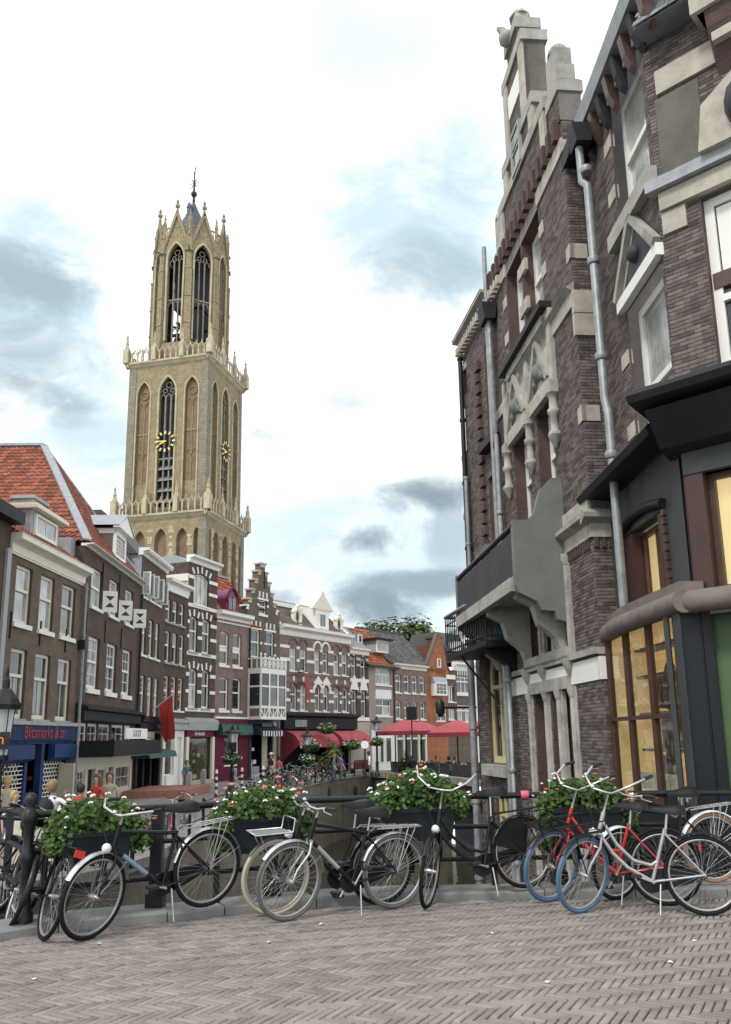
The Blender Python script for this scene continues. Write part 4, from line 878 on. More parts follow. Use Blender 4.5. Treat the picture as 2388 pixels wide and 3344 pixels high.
# bay: side cheek to the left, broad front
pj = -1.15; uL, uR = f.u(853,2250,pj), f.u(935,2250,pj); zB0, zB1 = f.z(853,2349,pj), f.z(853,2181,pj); zr0, zr1 = f.z(853,2179,pj), f.z(853,2146,pj)
by = MB()
by.box(uL,uR,pj,-.01,zB1-.35,zB1+.02); by.box(uL,uR,pj,-.01,zB0,zB0+.2)
zm0 = f.z(853,2308,pj); zm1 = f.z(853,2240,pj); nb = 3; wb = (uR-uL)/nb
for i in range(nb+1): u = uL+wb*i; by.box(max(uL,u-.07), min(uR,u+.07), pj+.003, pj+.12, zB0+.2, zB1-.35)
for a, b_ in ((zm0-.1,zm0+.08),(zm1-.06,zm1+.06)): by.box(uL+.07, uR-.07, pj+.006, pj+.11, a, b_); by.box(uL+.006, uL+.1, pj+.12, -.02, a, b_); by.box(uR-.1, uR-.006, pj+.12, -.02, a, b_)
for s_ in (uL, uR-.12): by.box(s_, s_+.12, -.16, -.02, zB0+.2, zB1-.35)
for i in range(nb):
    a, b_ = uL+wb*i+.07, uL+wb*(i+1)-.07; m_ = (a+b_)/2
    by.beam((a,pj+.05,zm0-.1),(m_-.1,pj+.05,zB0+.2),.07,.06,up=(0,1,0)); by.beam((b_,pj+.05,zm0-.1),(m_+.1,pj+.05,zB0+.2),.07,.06,up=(0,1,0)); by.beam((m_,pj+.05,zm0-.1),(m_,pj+.05,zB0+.2),.07,.06,up=(0,1,0))
bay = by.build('bay_window', M['white_paint'], r)
for i in range(nb):
    a, b_ = uL+wb*i+.07, uL+wb*(i+1)-.07
    for p, q in ((zm0+.08,zm1-.06),(zm1+.06,zB1-.35)): pane(bay, a, b_, p, q, pj+.06, random.choice(['glass_dark','glass_grey']))
b = MB(); b.box(uL+.05,uR-.05,pj+.1,pj+.12,zB0+.2,zm0-.1); b.box(uL+.05, uL+.06, pj+.12,-.16,zB0+.2,zm0-.1); b.build('bay_panel', M['brick_mauve'], bay)
for p, q in ((zm0+.08,zm1-.06),(zm1+.06,zB1-.35)): b = MB(); b.box(uL+.04, uL+.05, pj+.12, -.16, p, q); b.build('pane', M['glass_dark'], bay)
rl = MB()
rl.box(uL-.02,uR+.02,pj-.02,pj+.1,zr1-.08,zr1); rl.box(uL-.02,uL+.1,pj+.1,-.01,zr1-.08,zr1)
n_ = 6
for i in range(n_+1):
    u = uL+(uR-uL)*i/n_; rl.box(u-.04,u+.04,pj,pj+.09,zr0,zr1+.12)
for i in range(n_):
    a = uL+(uR-uL)*i/n_; b_ = uL+(uR-uL)*(i+1)/n_; c = (a+b_)/2
    rl.tube([(c+(b_-a)*.42*math.cos(t), pj+.04, (zr0+zr1)/2-.03+(zr1-zr0)*.40*math.sin(t)) for t in np.linspace(0,6.28,9)[:-1]], .045, 4, closed=True)
    rl.beam((a,pj+.04,zr0+.05),(b_,pj+.04,zr1-.1),.05,.04,up=(0,1,0)); rl.beam((b_,pj+.04,zr0+.05),(a,pj+.04,zr1-.1),.05,.04,up=(0,1,0))
for k in (0.35, .75): rl.beam((uL+.04,pj*(1-k),zr0),(uL+.04,pj*(1-k),zr1),.06,.06)
rl.build('balcony_rail', M['white_paint'], r)
b = MB(); b.box(.1,f.L-.5,-.05,.2,zs-.9,zs-.02); b.box(.0,.3,-.05,.2,0,zs-.9); b.build('shop_front_frame', M['navy'], r)
b = MB(); b.box(f.L-.8,f.L-.45,-.08,.2,0,zs-.1); b.box(f.L-.12,f.L+.0,-.1,.2,0,zs); b.build('door_surround', M['pale_stone'], r)
P_ = [(f.L-.45,0),(f.L-.12,0)]; b = MB(); b.box(f.L-.45,f.L-.12,.05,.12,0,zs-.4); b.build('door', M['tile_grey'], r)
aw = MB(); aw.prism([(-.05,zs-.3),(-1.05,zs-.75),(-1.05,zs-1.05),(-.05,zs-.95)], 'x', 0.05, f.L-.9); aw.build('awning', M['navy'], r)
for i in range(8): b = MB(); u = .25+i*.3; b.box(u,u+.14,-1.06,-1.053,zs-1.1,zs-.75); b.build('awning_stripe', M['goods_d'], r)
b = MB(); b.box(.9,2.,-.5,-.45,zs-.45,zs-.2); b.build('shop_sign', M['goods_c'], r)
b = MB(); b.box(.3,1.3,0,.1,.05,.9); b.build('stall_riser', M['grey_paint'], r)
si = shop_box(r, .3, f.L-.8, .05, zs-.9, 1.5, 'navy'); goods(si, .4, 1.3, .3, .9, .9, 2., 7, ['goods_d','goods_c'], .2)
b = MB(); b.box(2.,2.6,.3,.36,.6,zs-.95); b.build('display_panel', M['goods_a'], si)
# --- house 8: striped pub with the mansard roof
f, r = house('b8', 'wide mauve brick pub with white bands, arched windows and a mansard roof'); f8 = f
zt = f.z(944, 2041, -.35); ze = f.z(934, 2074); zs = f.z(940, 2326)
R1 = row(f, (946,946), 2116, 2190, [(946,968),(979,1001),(1027,1045),(1053,1071),(1089,1107),(1116,1135)])
R2 = row(f, (948,948), 2234, 2320, [(948,970),(980,1001),(1028,1046),(1055,1073),(1090,1108),(1117,1136)]); R2 = [(*o,'round') for o in R2]
fill(f, r, 'brick_mauve', R1+R2+[(.4,f.L-.3,.05,zs-1.4)], z1=ze, D=8)
for i, o in enumerate(R1+R2): window(r, *o[:4], fr='white_paint', sill=.09, glasses=['glass_curtain','glass_grey','glass_dark','glass_curtain'], fw=.09, split=.38, arch=o[4] if len(o) > 4 else None)
h = R1[0][3]-R1[0][2]; bands(r, R1, .02, f.L-.02, R1[0][3]-.02, R1[0][3]+.2); bands(r, R1, .02, f.L-.02, R1[0][2]+h*.42, R1[0][2]+h*.42+.22)
h = R2[0][3]-R2[0][2]; bands(r, [o[:4] for o in R2], .02, f.L-.02, R2[0][2]+h*.72, R2[0][2]+h*.72+.22); bands(r, [o[:4] for o in R2], .02, f.L-.02, R2[0][2]+h*.34, R2[0][2]+h*.34+.22)
for z_ in (R1[0][2]-.3, R1[0][2]-.85): band(r, 0, f.L, z_, z_+.14, 'brick_red', .06, 'string_course')
def hood(o, zc_, thick, mats, par=r, base=0.):
    b = MB(); w_ = (o[1]-o[0])/2+.08; c = (o[0]+o[1])/2
    P_ = [(c-w_*math.cos(t), zc_+w_*1.05*math.sin(t)) for t in np.linspace(0, math.pi, 11)]
    for i in range(10):
        q = lambda p, k: (c+(p[0]-c)*k, zc_+(p[1]-zc_)*k)
        a, b_, c_, d_ = P_[i], P_[i+1], q(P_[i+1],1+thick), q(P_[i],1+thick); b.prism([a,b_,c_,d_][::-1], 'y', -.09, .0)
    b.build('arch_hood', M[mats], par)
for i, o in enumerate(R1):
    hood(o, o[3]+.2, .35 if i in (2,3) else .12, 'white_paint' if i in (2,3) else 'brick_red')
    if i not in (2, 3): keyblock(r, (o[0]+o[1])/2, o[3]+.95, .4, .2)
for i, o in enumerate(R2):
    hood(o[:4], spring(o), .42 if i in (2,3) else .14, 'white_paint' if i in (2,3) else 'brick_red'); keyblock(r, (o[0]+o[1])/2, o[3]+.2, .4, .2)
    if i in (2, 3): b = MB(); c = (o[0]+o[1])/2; b.prism([(c-.6,o[3]+.15),(c+.6,o[3]+.15),(c,o[3]+.75)], 'y', -.12, 0); b.build('hood_point', M['white_paint'], r)
cornice(r, -.05, f.L+.1, zt+.05, ze, .5)
ym = 1.7; zm = f.z(941, 1983, ym); mz = zt+.03
b = MB(); b.add([(0,0,mz),(f.L,0,mz),(f.L,8,mz),(0,8,mz),(.8,ym,zm),(f.L-1.,ym,zm),(f.L-1.,7,zm),(.8,7,zm)], [(0,1,5,4),(1,2,6,5),(2,3,7,6),(3,0,4,7),(4,5,6,7)]); mr = b.build('roof', M['slate_brown'], r)
tiles(r, [(.1,0),(f.L-.1,0),(f.L-1.,3.2),(.85,3.2)], (0,0,mz), (f.L,0,mz), (0,ym,zm), 'slate_brown', 0, .3, .24, flat_unit, lift=.015, hz=.1)
b = MB(); b.beam((.05,-.02,mz),(.83,ym-.02,zm),.32,.1,up=(0,1,0)); b.build('hip_board', M['white_paint'], mr); b = MB(); b.beam((f.L-.05,-.02,mz),(f.L-1.03,ym-.02,zm),.25,.1,up=(0,1,0)); b.build('hip_board', M['white_paint'], mr)
b = MB(); b.box(.5,f.L-.8,ym-.3,ym+.3,zm-.1,zm+.22); b.build('roof_cornice', M['white_paint'], mr)
b = MB(); b.quad((0,.02,mz),(.8,ym,zm),(.8,7,zm),(0,8,mz)); b.build('side_slope', M['tile_grey'], mr)
u0, u1 = f.u(1036,2030,.2), f.u(1062,2030,.2); z0, z1 = f.z(1045,2050,.2), f.z(1045,2004,.2)
b = MB(); b.box(u0-.35,u1+.35,.1,1.9,z0-.2,z1+.3); dm = b.build('dormer', M['white_paint'], r); window(dm, u0+.1, u1-.1, z0, z1, 'grid', 'white_paint', 'glass_grey', yd=.02, grid=(2,1), fw=.08)
b = MB(); c = (u0+u1)/2; w_ = (u1-u0)/2+.7; b.prism([(c-w_*1.15,z1+.3),(c+w_*1.15,z1+.3),(c+w_*1.05,z1+.42),(c+.35,z1+1.35),(c,z1+1.9),(c-.35,z1+1.35),(c-w_*1.05,z1+.42)], 'y', 0., .35); b.build('dormer_gable', M['cream_paint'], dm)
for px, py in ((969,2015),(1105,2040)):
    u, z = f.hit(px, py, .55); b = MB()
    ring = [(u+.42*math.cos(t), .55+.0*t, z+.62*math.sin(t)) for t in np.linspace(0,6.28,13)[:-1]]; b.tube(ring, .2, 6, closed=True); b.lathe([(.1,0),(.3,.25),(.42,.5)], 7, (u,.5,z-1.1)); b.ball((u,.5,z+.8), .2); b.ball((u-.5,.5,z+.35), .18); b.ball((u+.5,.5,z+.35), .18)
    o = b.build('oval_window', M['cream_paint'], mr); b = MB(); b.box(u-.28,u+.28,.56,.6,z-.45,z+.45); b.build('pane', M['glass_dark'], o)
b = MB(); b.prism([(0,zs-1.35),(-.5,zs-1.2),(-.5,zs-.4),(-.75,zs-.25),(-.75,zs-.1),(0,zs)], 'x', 0, f.L+.3); b.build('pub_fascia', M['black_wood'], r)
b = MB(); b.box(1.2,2.6,-.53,-.49,zs-1.05,zs-.55); b.build('fascia_ornament', M['zinc'], r)
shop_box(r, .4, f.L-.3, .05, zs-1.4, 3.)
for a, b_, w_ in ((.1,5.0,2.4),(5.6,9.6,2.4)):
    pr = [(-.1,zs-1.3)]+[(-.1-1.7*math.sin(t), zs-1.3-1.15*(1-math.cos(t))) for t in np.linspace(.15,1.45,6)]; 
    am = MB(); k = len(pr)
    am.add([(a,p[0],p[1]) for p in pr]+[(b_,p[0],p[1]) for p in pr], [(i,i+1,k+i+1,k+i) for i in range(k-1)]); e_ = pr[-1]; am.quad((a,e_[0],e_[1]),(b_,e_[0],e_[1]),(b_,e_[0]-.02,e_[1]-.22),(a,e_[0]-.02,e_[1]-.22))
    o = am.build('awning', M['awning_red'], r); 
    for x in (a, b_): sd_ = MB(); sd_.add([(x,p[0],p[1]) for p in pr]+[(x,-.1,e_[1]-1.2 if x == a else e_[1])], [tuple(range(k+1))]); sd_.build('awning_side', M['awning_red_dark'], o)
b = MB(); b.box(0,.35,-.12,.2,0,zs-1.3); b.build('pilaster', M['awning_red_dark'], r)
# --- house 9
f, r = house('b9', 'small brown house with white gothic hoods and a grey slate roof, right of the pub'); f9 = f
zt = f.z(1146, 2112, -.35); ze = f.z(1146, 2135)
R1 = row(f, (1147,1147), 2148, 2214, [(1147,1163),(1177,1194)]); R2 = row(f, (1148,1148), 2256, 2341, [(1148,1165),(1179,1195)]); zs = f.z(1148, 2352)
fill(f, r, 'brick_dark', R1+R2, z1=ze)
for o in R1+R2: window(r, *o, fr='white_paint', glasses=['glass_brown','glass_dark'], fw=.09, split=.38)
for o in R1: keyblock(r, (o[0]+o[1])/2, o[3]+.2, .35, .15); bands(r, R1, .02, f.L-.02, o[3]-.15, o[3]+.08); bands(r, R1, .02, f.L-.02, o[2]+1., o[2]+1.2)
band(r, 0, f.L, R1[0][2]-.3, R1[0][2]-.02); band(r, 0, f.L, R2[0][2]-.32, R2[0][2]-.02, 'white_paint'); band(r, 0, f.L, 0, R2[0][2]-.4, 'stucco_beige', .03, 'plinth')
for o in R2:
    b = MB(); c = (o[0]+o[1])/2; w_ = (o[1]-o[0])*.75; z_ = o[3]; b.prism([(c-w_,z_-.1),(c-w_*.8,z_+.1),(c+w_*.8,z_+.1),(c+w_,z_-.1),(c+w_,z_+.25),(c+w_*.75,z_+.5),(c+w_*.7,z_+.85),(c+.15,z_+1.05),(c,z_+1.3),(c-.15,z_+1.05),(c-w_*.7,z_+.85),(c-w_*.75,z_+.5),(c-w_,z_+.25)], 'y', -.1, 0); b.build('gothic_hood', M['white_paint'], r); bands(r, R2, .02, f.L-.02, o[2]+1.5, o[2]+1.72)
cornice(r, 0, f.L, zt+.05, ze, .3, 'cream_paint'); yR = 2.4; zR = f.z(1170, 2053, yR); roof_body(r, -.3, f.L, zt+.03, yR, zR, 6, 'slate')
u, z = f.hit(1168, 2085, .9); b = MB(); b.box(u-.5,u+.5,.7,2.,z-.5,z+.4); dm = b.build('dormer', M['slate'], r); window(dm, u-.3, u+.3, z-.45, z+.3, 'grid', 'white_paint', 'glass_dark', yd=.6, fw=.08)
# --- house 10
f, r = house('b10', 'mauve rendered house with steep orange tiled roof and a wide dormer'); f10 = f
mm('mauve_render', (.33,.25,.225), .9, .1, 2, .1, 30, stain=(.24,.18,.16))
ze = f.z(1210, 2170); R1 = row(f, (1226,1226), 2178, 2235, [(1226,1276)]); R2 = row(f, (1227,1227), 2281, 2338, [(1227,1278)])
SHP = [(f.u(a,2450), f.u(b,2450), .1, 3.) for a, b in ((1237,1250),(1254,1276))]
fill(f, r, 'mauve_render', R1+R2, z1=ze)
for o in R1+R2: window(r, *o, style='cross', fr='white_paint', sill=.12, glasses=['glass_curtain','glass_dark','glass_grey'], fw=.1, split=.4)
o = R2[0]; band(r, o[0]-.02, o[1]+.02, o[3], o[3]+.75, 'white_paint', .05, 'window_panel')
yR = 2.7; zR = f.z(1190, 2060, yR); roof_body(r, -.35, f.L+.25, ze-.02, yR, zR, 6.5, 'tile_orange'); sl = math.hypot(yR+.1, zR-ze)
tiles(r, [(-.35,-.25),(f.L+.25,-.25),(f.L+.25,sl),(-.35,sl)], (0,-.1,ze), (1,-.1,ze), (0,yR,zR), 'tile_orange', 0, .3, .36)
b = MB(); b.box(-.5,f.L+.5,-.5,-.1,ze-.22,ze-.05); b.build('gutter', M['black_iron'], r)
u0, u1 = f.u(1224,2120,.3), f.u(1262,2120,.3); z0, z1 = f.z(1240,2132,.3), f.z(1240,2092,.3)
b = MB(); b.box(u0,u1,.2,2.,z0,z1); dm = b.build('dormer', M['grey_paint'], r); window(dm, u0, u1, z0, z1, 'grid', 'white_paint', 'glass_curtain', yd=.08, grid=(4,1), fw=.1); b = MB(); b.box(u0-.35,u1+.3,-.3,2.4,z1,z1+.16); b.build('dormer_roof', M['black_wood'], dm)
b = MB(); b.box(.2,f.L-.1,-.1,0,0,3.3); b.build('shop_front_frame', M['white_paint'], r)
for a, b_ in ((f.u(1237,2450), f.u(1250,2450)), (f.u(1256,2450), f.u(1275,2450))): window(r, a, b_, .6, 2.7, 'grid', 'white_paint', 'glass_dark', yd=-.16, fw=.07)
pipe(r, f.L-.05, .2, ze-.3, -.12, .06, 'black_iron')
# --- house 11
f, r = house('b11', 'mauve brick house with a broad dark tiled roof and four narrow sash windows'); f11 = f
ze = f.z(1310, 2185); R1 = row(f, (1291,1291), 2203, 2261, [(1291,1310),(1319,1337),(1345,1363),(1371,1387)]); R2 = row(f, (1293,1293), 2289, 2348, [(1293,1311),(1321,1338),(1348,1363),(1373,1389)]); R2 = [(*o,'seg') for o in R2]
fill(f, r, 'brick_mauve', R1+R2+[(.3,f.L-.3,.05,3.1)], z1=ze)
for o in R1+R2: window(r, *o[:4], fr='white_paint', sill=.12, glasses=['glass_grey','glass_brown','glass_dark'], fw=.1, split=.35, arch=o[4] if len(o) > 4 else None)
cornice(r, 0, f.L+.02, ze+.45, ze, .4, 'cream_paint'); yR = 3.6; zR = f.z(1330, 2078, yR); u1 = f.L+1.4
roof_body(r, -.6, u1, ze+.4, yR, zR, 7.5, 'tile_grey'); sl = math.hypot(yR+.1, zR-ze-.4)
tiles(r, [(-.6,0),(u1,0),(u1,sl),(-.6,sl)], (0,-.1,ze+.4), (1,-.1,ze+.4), (0,yR,zR), 'tile_grey', 0, .3, .3)
b = MB(); b.beam((-.6,yR,zR+.08),(u1,yR,zR+.08),.35,.2); b.build('ridge', M['tile_grey'], r)
sf = MB()
for i in range(5): u = .3+(f.L-.6)*i/4; sf.box(u-.1,u+.1,-.02,.15,.05,3.1)
sf.box(.3,f.L-.3,-.02,.15,2.5,2.65); sf.build('shop_front_frame', M['cream_paint'], r); shop_box(r, .3, f.L-.3, .05, 3.1, 1.5, 'goods_c'); b = MB(); b.box(.4,f.L-.4,.06,.07,.1,3.); b.build('pane', M['clear_glass'], r)
# --- house 12: orange gable
f, r = house('b12', 'bright orange brick gable house with white bay window behind the parasols'); f12 = f
ze = f.z(1412, 2184); uA = f.u(1432, 2069); zA = f.z(1432, 2069)
SM = row(f, (1428,1428), 2150, 2180, [(1428,1439)]); R2 = row(f, (1425,1425), 2313, 2358, [(1425,1460)])
fill(f, r, 'brick_orange', R2, z1=ze, D=5, depth=.2); uM = f.L+.5
b = MB(); b.prism([(0,ze),(f.L+.45,ze-.9),(f.L+.1,ze+.6),(uA+.7,ze+(zA-ze)*.62),(uA+.08,zA),(uA-.12,zA)], 'y', .0, .4); b.build('gable', M['brick_orange'], r)
b = MB(); b.prism([(0-.12,ze),(uA-.2,zA+.05),(uA+.1,zA+.05),(uA+.1,zA-.15),(uA-.1,zA-.15),(.05,ze)], 'y', -.06, .3); b.build('verge', M['slate_brown'], r)
window(r, *SM[0], style='grid', fr='white_paint', g='glass_grey', yd=-.06, fw=.08); window(r, *R2[0], style='cross', fr='white_paint', glasses=['glass_grey','glass_curtain'], fw=.12)
u0, u1 = f.u(1421,2250,-.5), f.u(1459,2250,-.5); z0, z1 = f.z(1425,2271,-.5), f.z(1425,2228,-.5); b = MB(); b.box(u0,u1,-.5,0,z0-.02,z1+.02); bw = b.build('bay_window', M['white_paint'], r); window(r, u0, u1, z0, z1, 'grid', 'white_paint', 'glass_grey', yd=-.6, grid=(3,3), fw=.12); b = MB(); b.prism([(-.6,z1),(0,z1),(0,z1+.55),(-.35,z1+.45)], 'x', u0-.1, u1+.1); b.build('bay_roof', M['lead'], r)
# --- house 13, 14
f, r = house('b13', 'narrow brown house with small red roof, right of the orange gable'); f13 = f
ze = f.z(1462, 2208); R1 = row(f, (1463,1463), 2239, 2292, [(1463,1487)]); R2 = row(f, (1465,1465), 2316, 2350, [(1465,1487)])
fill(f, r, 'brick_brown', R1+R2, z1=ze)
for o in R1+R2: window(r, *o, style='trip', fr='white_paint', sill=.1, glasses=['glass_curtain','glass_grey'], fw=.09)
b = MB(); b.prism([(0,ze),(2.,ze+3.),(5,ze+3.),(7,ze)], 'x', -.6, f.L); b.build('roof', M['tile_red'], r); b = MB(); b.box(-.2,.9,1.2,2.2,ze+2.,ze+3.7); b.box(-.3,1.,1.1,2.3,ze+3.7,ze+3.9); b.build('chimney', M['brick_dark'], r); band(r, 0, f.L, ze-.3, ze+.1, 'white_paint', .2, 'cornice')
f, r = house('b14', 'brown house with heavy white cornice and broad white windows, beyond the iron balcony'); f14 = f
zt = f.z(1480, 2163, -.35); ze = f.z(1482, 2189); R1 = row(f, (1492,1492), 2208, 2265, [(1492,1537)]); R2 = row(f, (1494,1494), 2302, 2362, [(1494,1540)])
fill(f, r, 'brick_brown', R1+R2, z1=ze)
for o in R1+R2: window(r, *o, style='trip', fr='white_paint', sill=.2, glasses=['glass_grey','glass_curtain'], fw=.13); band(r, o[0]-.1, o[1]+.1, o[2]+(o[3]-o[2])*.65, o[2]+(o[3]-o[2])*.72, 'white_paint', .03)
for i in range(6): keyblock(r, R1[0][0]+.2+i*(R1[0][1]-R1[0][0]-.4)/5, R1[0][3]+.1, .5, .14)
cornice(r, -.1, f.L+.2, zt+.1, ze, .5); b = MB(); b.prism([(0,zt),(2.,zt+3.2),(5,zt+3.2),(7,zt)], 'x', 0, f.L); b.build('roof', M['tile_grey'], r); b = MB(); b.box(1.,2.,.4,2.,zt,zt+2.2); b.build('dormer', M['white_paint'], r); band(r, f.L-.5, f.L, 0, ze, 'white_paint', .1, 'corner_pilaster')
f = FA['b14']; P15 = f.o+f.d*f.L; FA['b15'] = Fac(P15, 47, ZQ); FA['b15'].L = 9.
f, r = house('b15', 'grey brown house mostly hidden behind the dark brick building on the right'); fill(f, r, 'brick_brown', [], z1=9.); band(r, 0, 3, 3.2, 3.6, 'white_paint', .1, 'cornice')
# ---------------------------------------------------------------- the dark brick buildings on the right
ZR = -5.2
M['brick_face'] = mat('brick_face', (.132,.107,.099), .85, .28, 7, .25, 60, spec=.25, tint=.42, stain=(.07,.06,.055), sscale=.6, samt=.55)
M['mortar'] = mat('mortar', (.20,.18,.17), .95, .2, 5)
M['mortar_dark'] = mat('mortar_dark', (.10,.085,.08), .95, .2, 5)
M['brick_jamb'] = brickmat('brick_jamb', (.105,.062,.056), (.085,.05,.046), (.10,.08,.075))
M['weathered_stone'] = mat('weathered_stone', (.38,.365,.33), .9, .25, 3, .3, 25, stain=(.12,.12,.11), sscale=1.6, samt=.8)
M['fascia'] = mat('fascia', (.046,.049,.052), .65, .25, 1.5, .08, 30, spec=.3, stain=(.075,.075,.07), sscale=1.2, samt=.5); M['canopy'] = mat('canopy', (.02,.021,.023), .6, .3, 2, spec=.25)
M['ledge_stone'] = mat('ledge_stone', (.165,.135,.12), .75, .25, 4, .15, 40, stain=(.12,.10,.09), samt=.5)
M['granite_dark'] = mat('granite_dark', (.014,.016,.02), .4, .5, 25, spec=.3)
M['concrete'] = mat('concrete', (.16,.168,.155), .85, .15, 2, .15, 25, stain=(.12,.13,.11), sscale=1.3, samt=.6)
M['cement'] = mat('cement', (.135,.125,.105), .9, .25, 2.5, .3, 25, stain=(.07,.065,.055), sscale=1.1, samt=.6)
M['bronze_frame'] = mat('bronze_frame', (.07,.035,.025), .45, .25, 6)
M['green_panel'] = mat('green_panel', (.085,.14,.065), .6, .08, 2)
M['lit_wall'] = mat('lit_wall', (.6,.45,.25), .8, .1, 2, emit=(1,.62,.26), estr=.3)
M['lit_blind'] = mat('lit_blind', (.7,.52,.3), .8, .08, 1.5, emit=(1,.66,.30), estr=.55)
M['shop_lamp'] = mat('shop_lamp', (1,.9,.7), .5, .02, emit=(1,.85,.5), estr=3.)
A_ = at_y(1958, 2060, 14.0); da = R(-5.1); LM = 5.86
fM = Fac((A_.x+math.sin(da)*LM, A_.y+math.cos(da)*LM), 174.9, ZR); fM.L = LM
N_ = at_y(2037, 2060, 14.0); fN = Fac((N_.x, N_.y), 178.5, ZR); fN.L = 3.06
pc = fN.w(fN.L, 0, 0); fC = Fac((pc.x, pc.y), 133.5, ZR); fC.L = 3.4
LF = 2.95; df = R(-8.5); pf = fM.o; fF = Fac((pf.x+math.sin(df)*LF, pf.y+math.cos(df)*LF), 171.5, ZR); fF.L = LF
def op(f, xl, xr, yt, yb, kind=None, xa=None):
    """an opening: columns xl, xr at mid height, top and bottom rows read at the left edge"""
    ym = (yt+yb)/2; o = (f.u(xl, ym), f.u(xr, ym), f.z(xl, yb), f.z(xl, yt)); return o+(kind,) if kind else o
def brick_house(label, f):
    r = thing('brick_house', label, 'house', (f.o.x, f.o.y, ZR), f.rz); return r
def camloc(f): v = Vector((0,0,CAMH)); p = Vector((0,0))-f.o; return Vector((p.dot(f.d), p.dot(f.n), CAMH-f.zb))
def lay(r, f, u0, u1, z0, z1, holes, n=0, mats='brick_face', **kw):
    blocks(r, brick_field(u0, u1, z0, z1, holes, **kw), mats, 'brick', 'brickwork', n, camloc(f))
def stone(r, u0, u1, z0, z1, out=.04, mats='pale_stone', name='stone_band', inn=.05):
    b = MB(); b.box(u0, u1, -out, inn, z0, z1); return b.build(name, M[mats], r)
def deep_window(r, o, split=.45, fw=.09, yd=.3, g='glass_grey', arch=None, fr='white_paint'):
    w = window(r, *o[:4], fr=fr, g=g, yd=yd, fw=fw, split=split, arch=arch); return w
# ================= middle house (M)
f = fM; r = brick_house('dark brick gabled house with carved stone lintels and a concrete balcony', f); rM = r; L = LM
OA1 = op(f, 1662, 1716, 882, 1229); OB1 = op(f, 1712, 1777, 800, 1131)
zt1 = (f.z(1661,880)+f.z(1713,776))/2; zb1 = (OA1[2]+OB1[2])/2
OA1 = (OA1[0], OA1[1], zb1, zt1); OB1 = (OB1[0], OB1[1], zb1, zt1)
zt2 = f.z(1692, 1420); zt2b = f.z(1790, 1330); zt2 = (zt2+zt2b)/2; zb2 = zt2-2.35
OA2 = (f.u(1683,1560), f.u(1737,1560), zb2, zt2); OB2 = (f.u(1757,1450), f.u(1814,1450), zb2, zt2)
zlb = f.z(1692, 2202)                     # underside cornice of the white band
G0 = [(f.u(a, 2090), f.u(b, 2090), zlb+.25, zlb+1.75) for a, b in ((1733,1768),(1778,1812),(1820,1858))]
G1 = [(f.u(a, 2380), f.u(b, 2380), zlb-3.2, zlb-.55) for a, b in ((1752,1786),(1808,1836),(1842,1872))]
holes = [OA1, OB1, OA2, OB2]+G0+G1
ztop = f.z(1652, 905)+.7; Rg = 13.6
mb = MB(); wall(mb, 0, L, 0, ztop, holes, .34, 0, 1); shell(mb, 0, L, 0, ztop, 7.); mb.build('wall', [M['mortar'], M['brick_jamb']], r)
# stone courses
zbn = f.z(1700, 2195); zA = f.z(1820, 1038); zB = f.z(1257*1.4704, 1146*1.4704); zC = f.z(1258*1.4704, 1230*1.4704); zD = f.z(1652, 900)
BL = [(zlb-.48, zlb-.1), (zlb-.05, zlb+.06), (zA-.28, zA), (zD-.05, zD+.28), (f.z(1850,1700)-.1, f.z(1850,1700)+.1), (zC-.02, zC+.22)]
hb = [(-1, L+1, a, b) for a, b in BL]
PX = (f.u(1850, 1500)-.02, OB2[0]+.0)
lay(r, f, .02, L, 0, ztop, holes+hb, 120)
for a, b in BL:
    xs = sorted((o[0], o[1]) for o in holes if o[2] < b and o[3] > a); p = 0.
    for x, y in xs+[(L, L)]:
        if x-p > .05: stone(r, p, x, a, b, .05 if b-a > .15 else .12, 'white_paint' if a == zlb-.48 else ('grey_stone' if b-a < .15 else 'pale_stone'))
        p = max(p, y)
b = MB(); b.prism([(0,zC+.2),(-.22,zC+.3),(-.22,zC+.38),(0,zC+.5)], 'x', f.u(1850,1750), L+.02); b.build('cornice', M['grey_stone'], r); b = MB(); b.prism([(0,zA-.02),(-.16,zA+.08),(0,zA+.2)], 'x', f.u(1700,1150), L); b.build('cornice', M['grey_stone'], r)
for o in (OA1, OB1): deep_window(r, o, .45, .12, .26, 'glass_curtain'); stone(r, o[0]-.02, o[1]+.1, o[2]-.3, o[2]-.02, .14, 'grey_stone', 'sill')
for o in (OA2, OB2): deep_window(r, o, .42, .1, .26, 'glass_dark'); stone(r, o[0]-.25, o[0]+.3, o[2], o[3], .0, 'pale_stone', 'stone_jamb') if False else None
for o in (OA1, OB1):
    for k in (.3, .68): z = o[2]+(o[3]-o[2])*k; stone(r, o[0]-.32, o[0]-.01, z, z+.28, .03); stone(r, o[1]+.01, o[1]+.3, z, z+.28, .03)
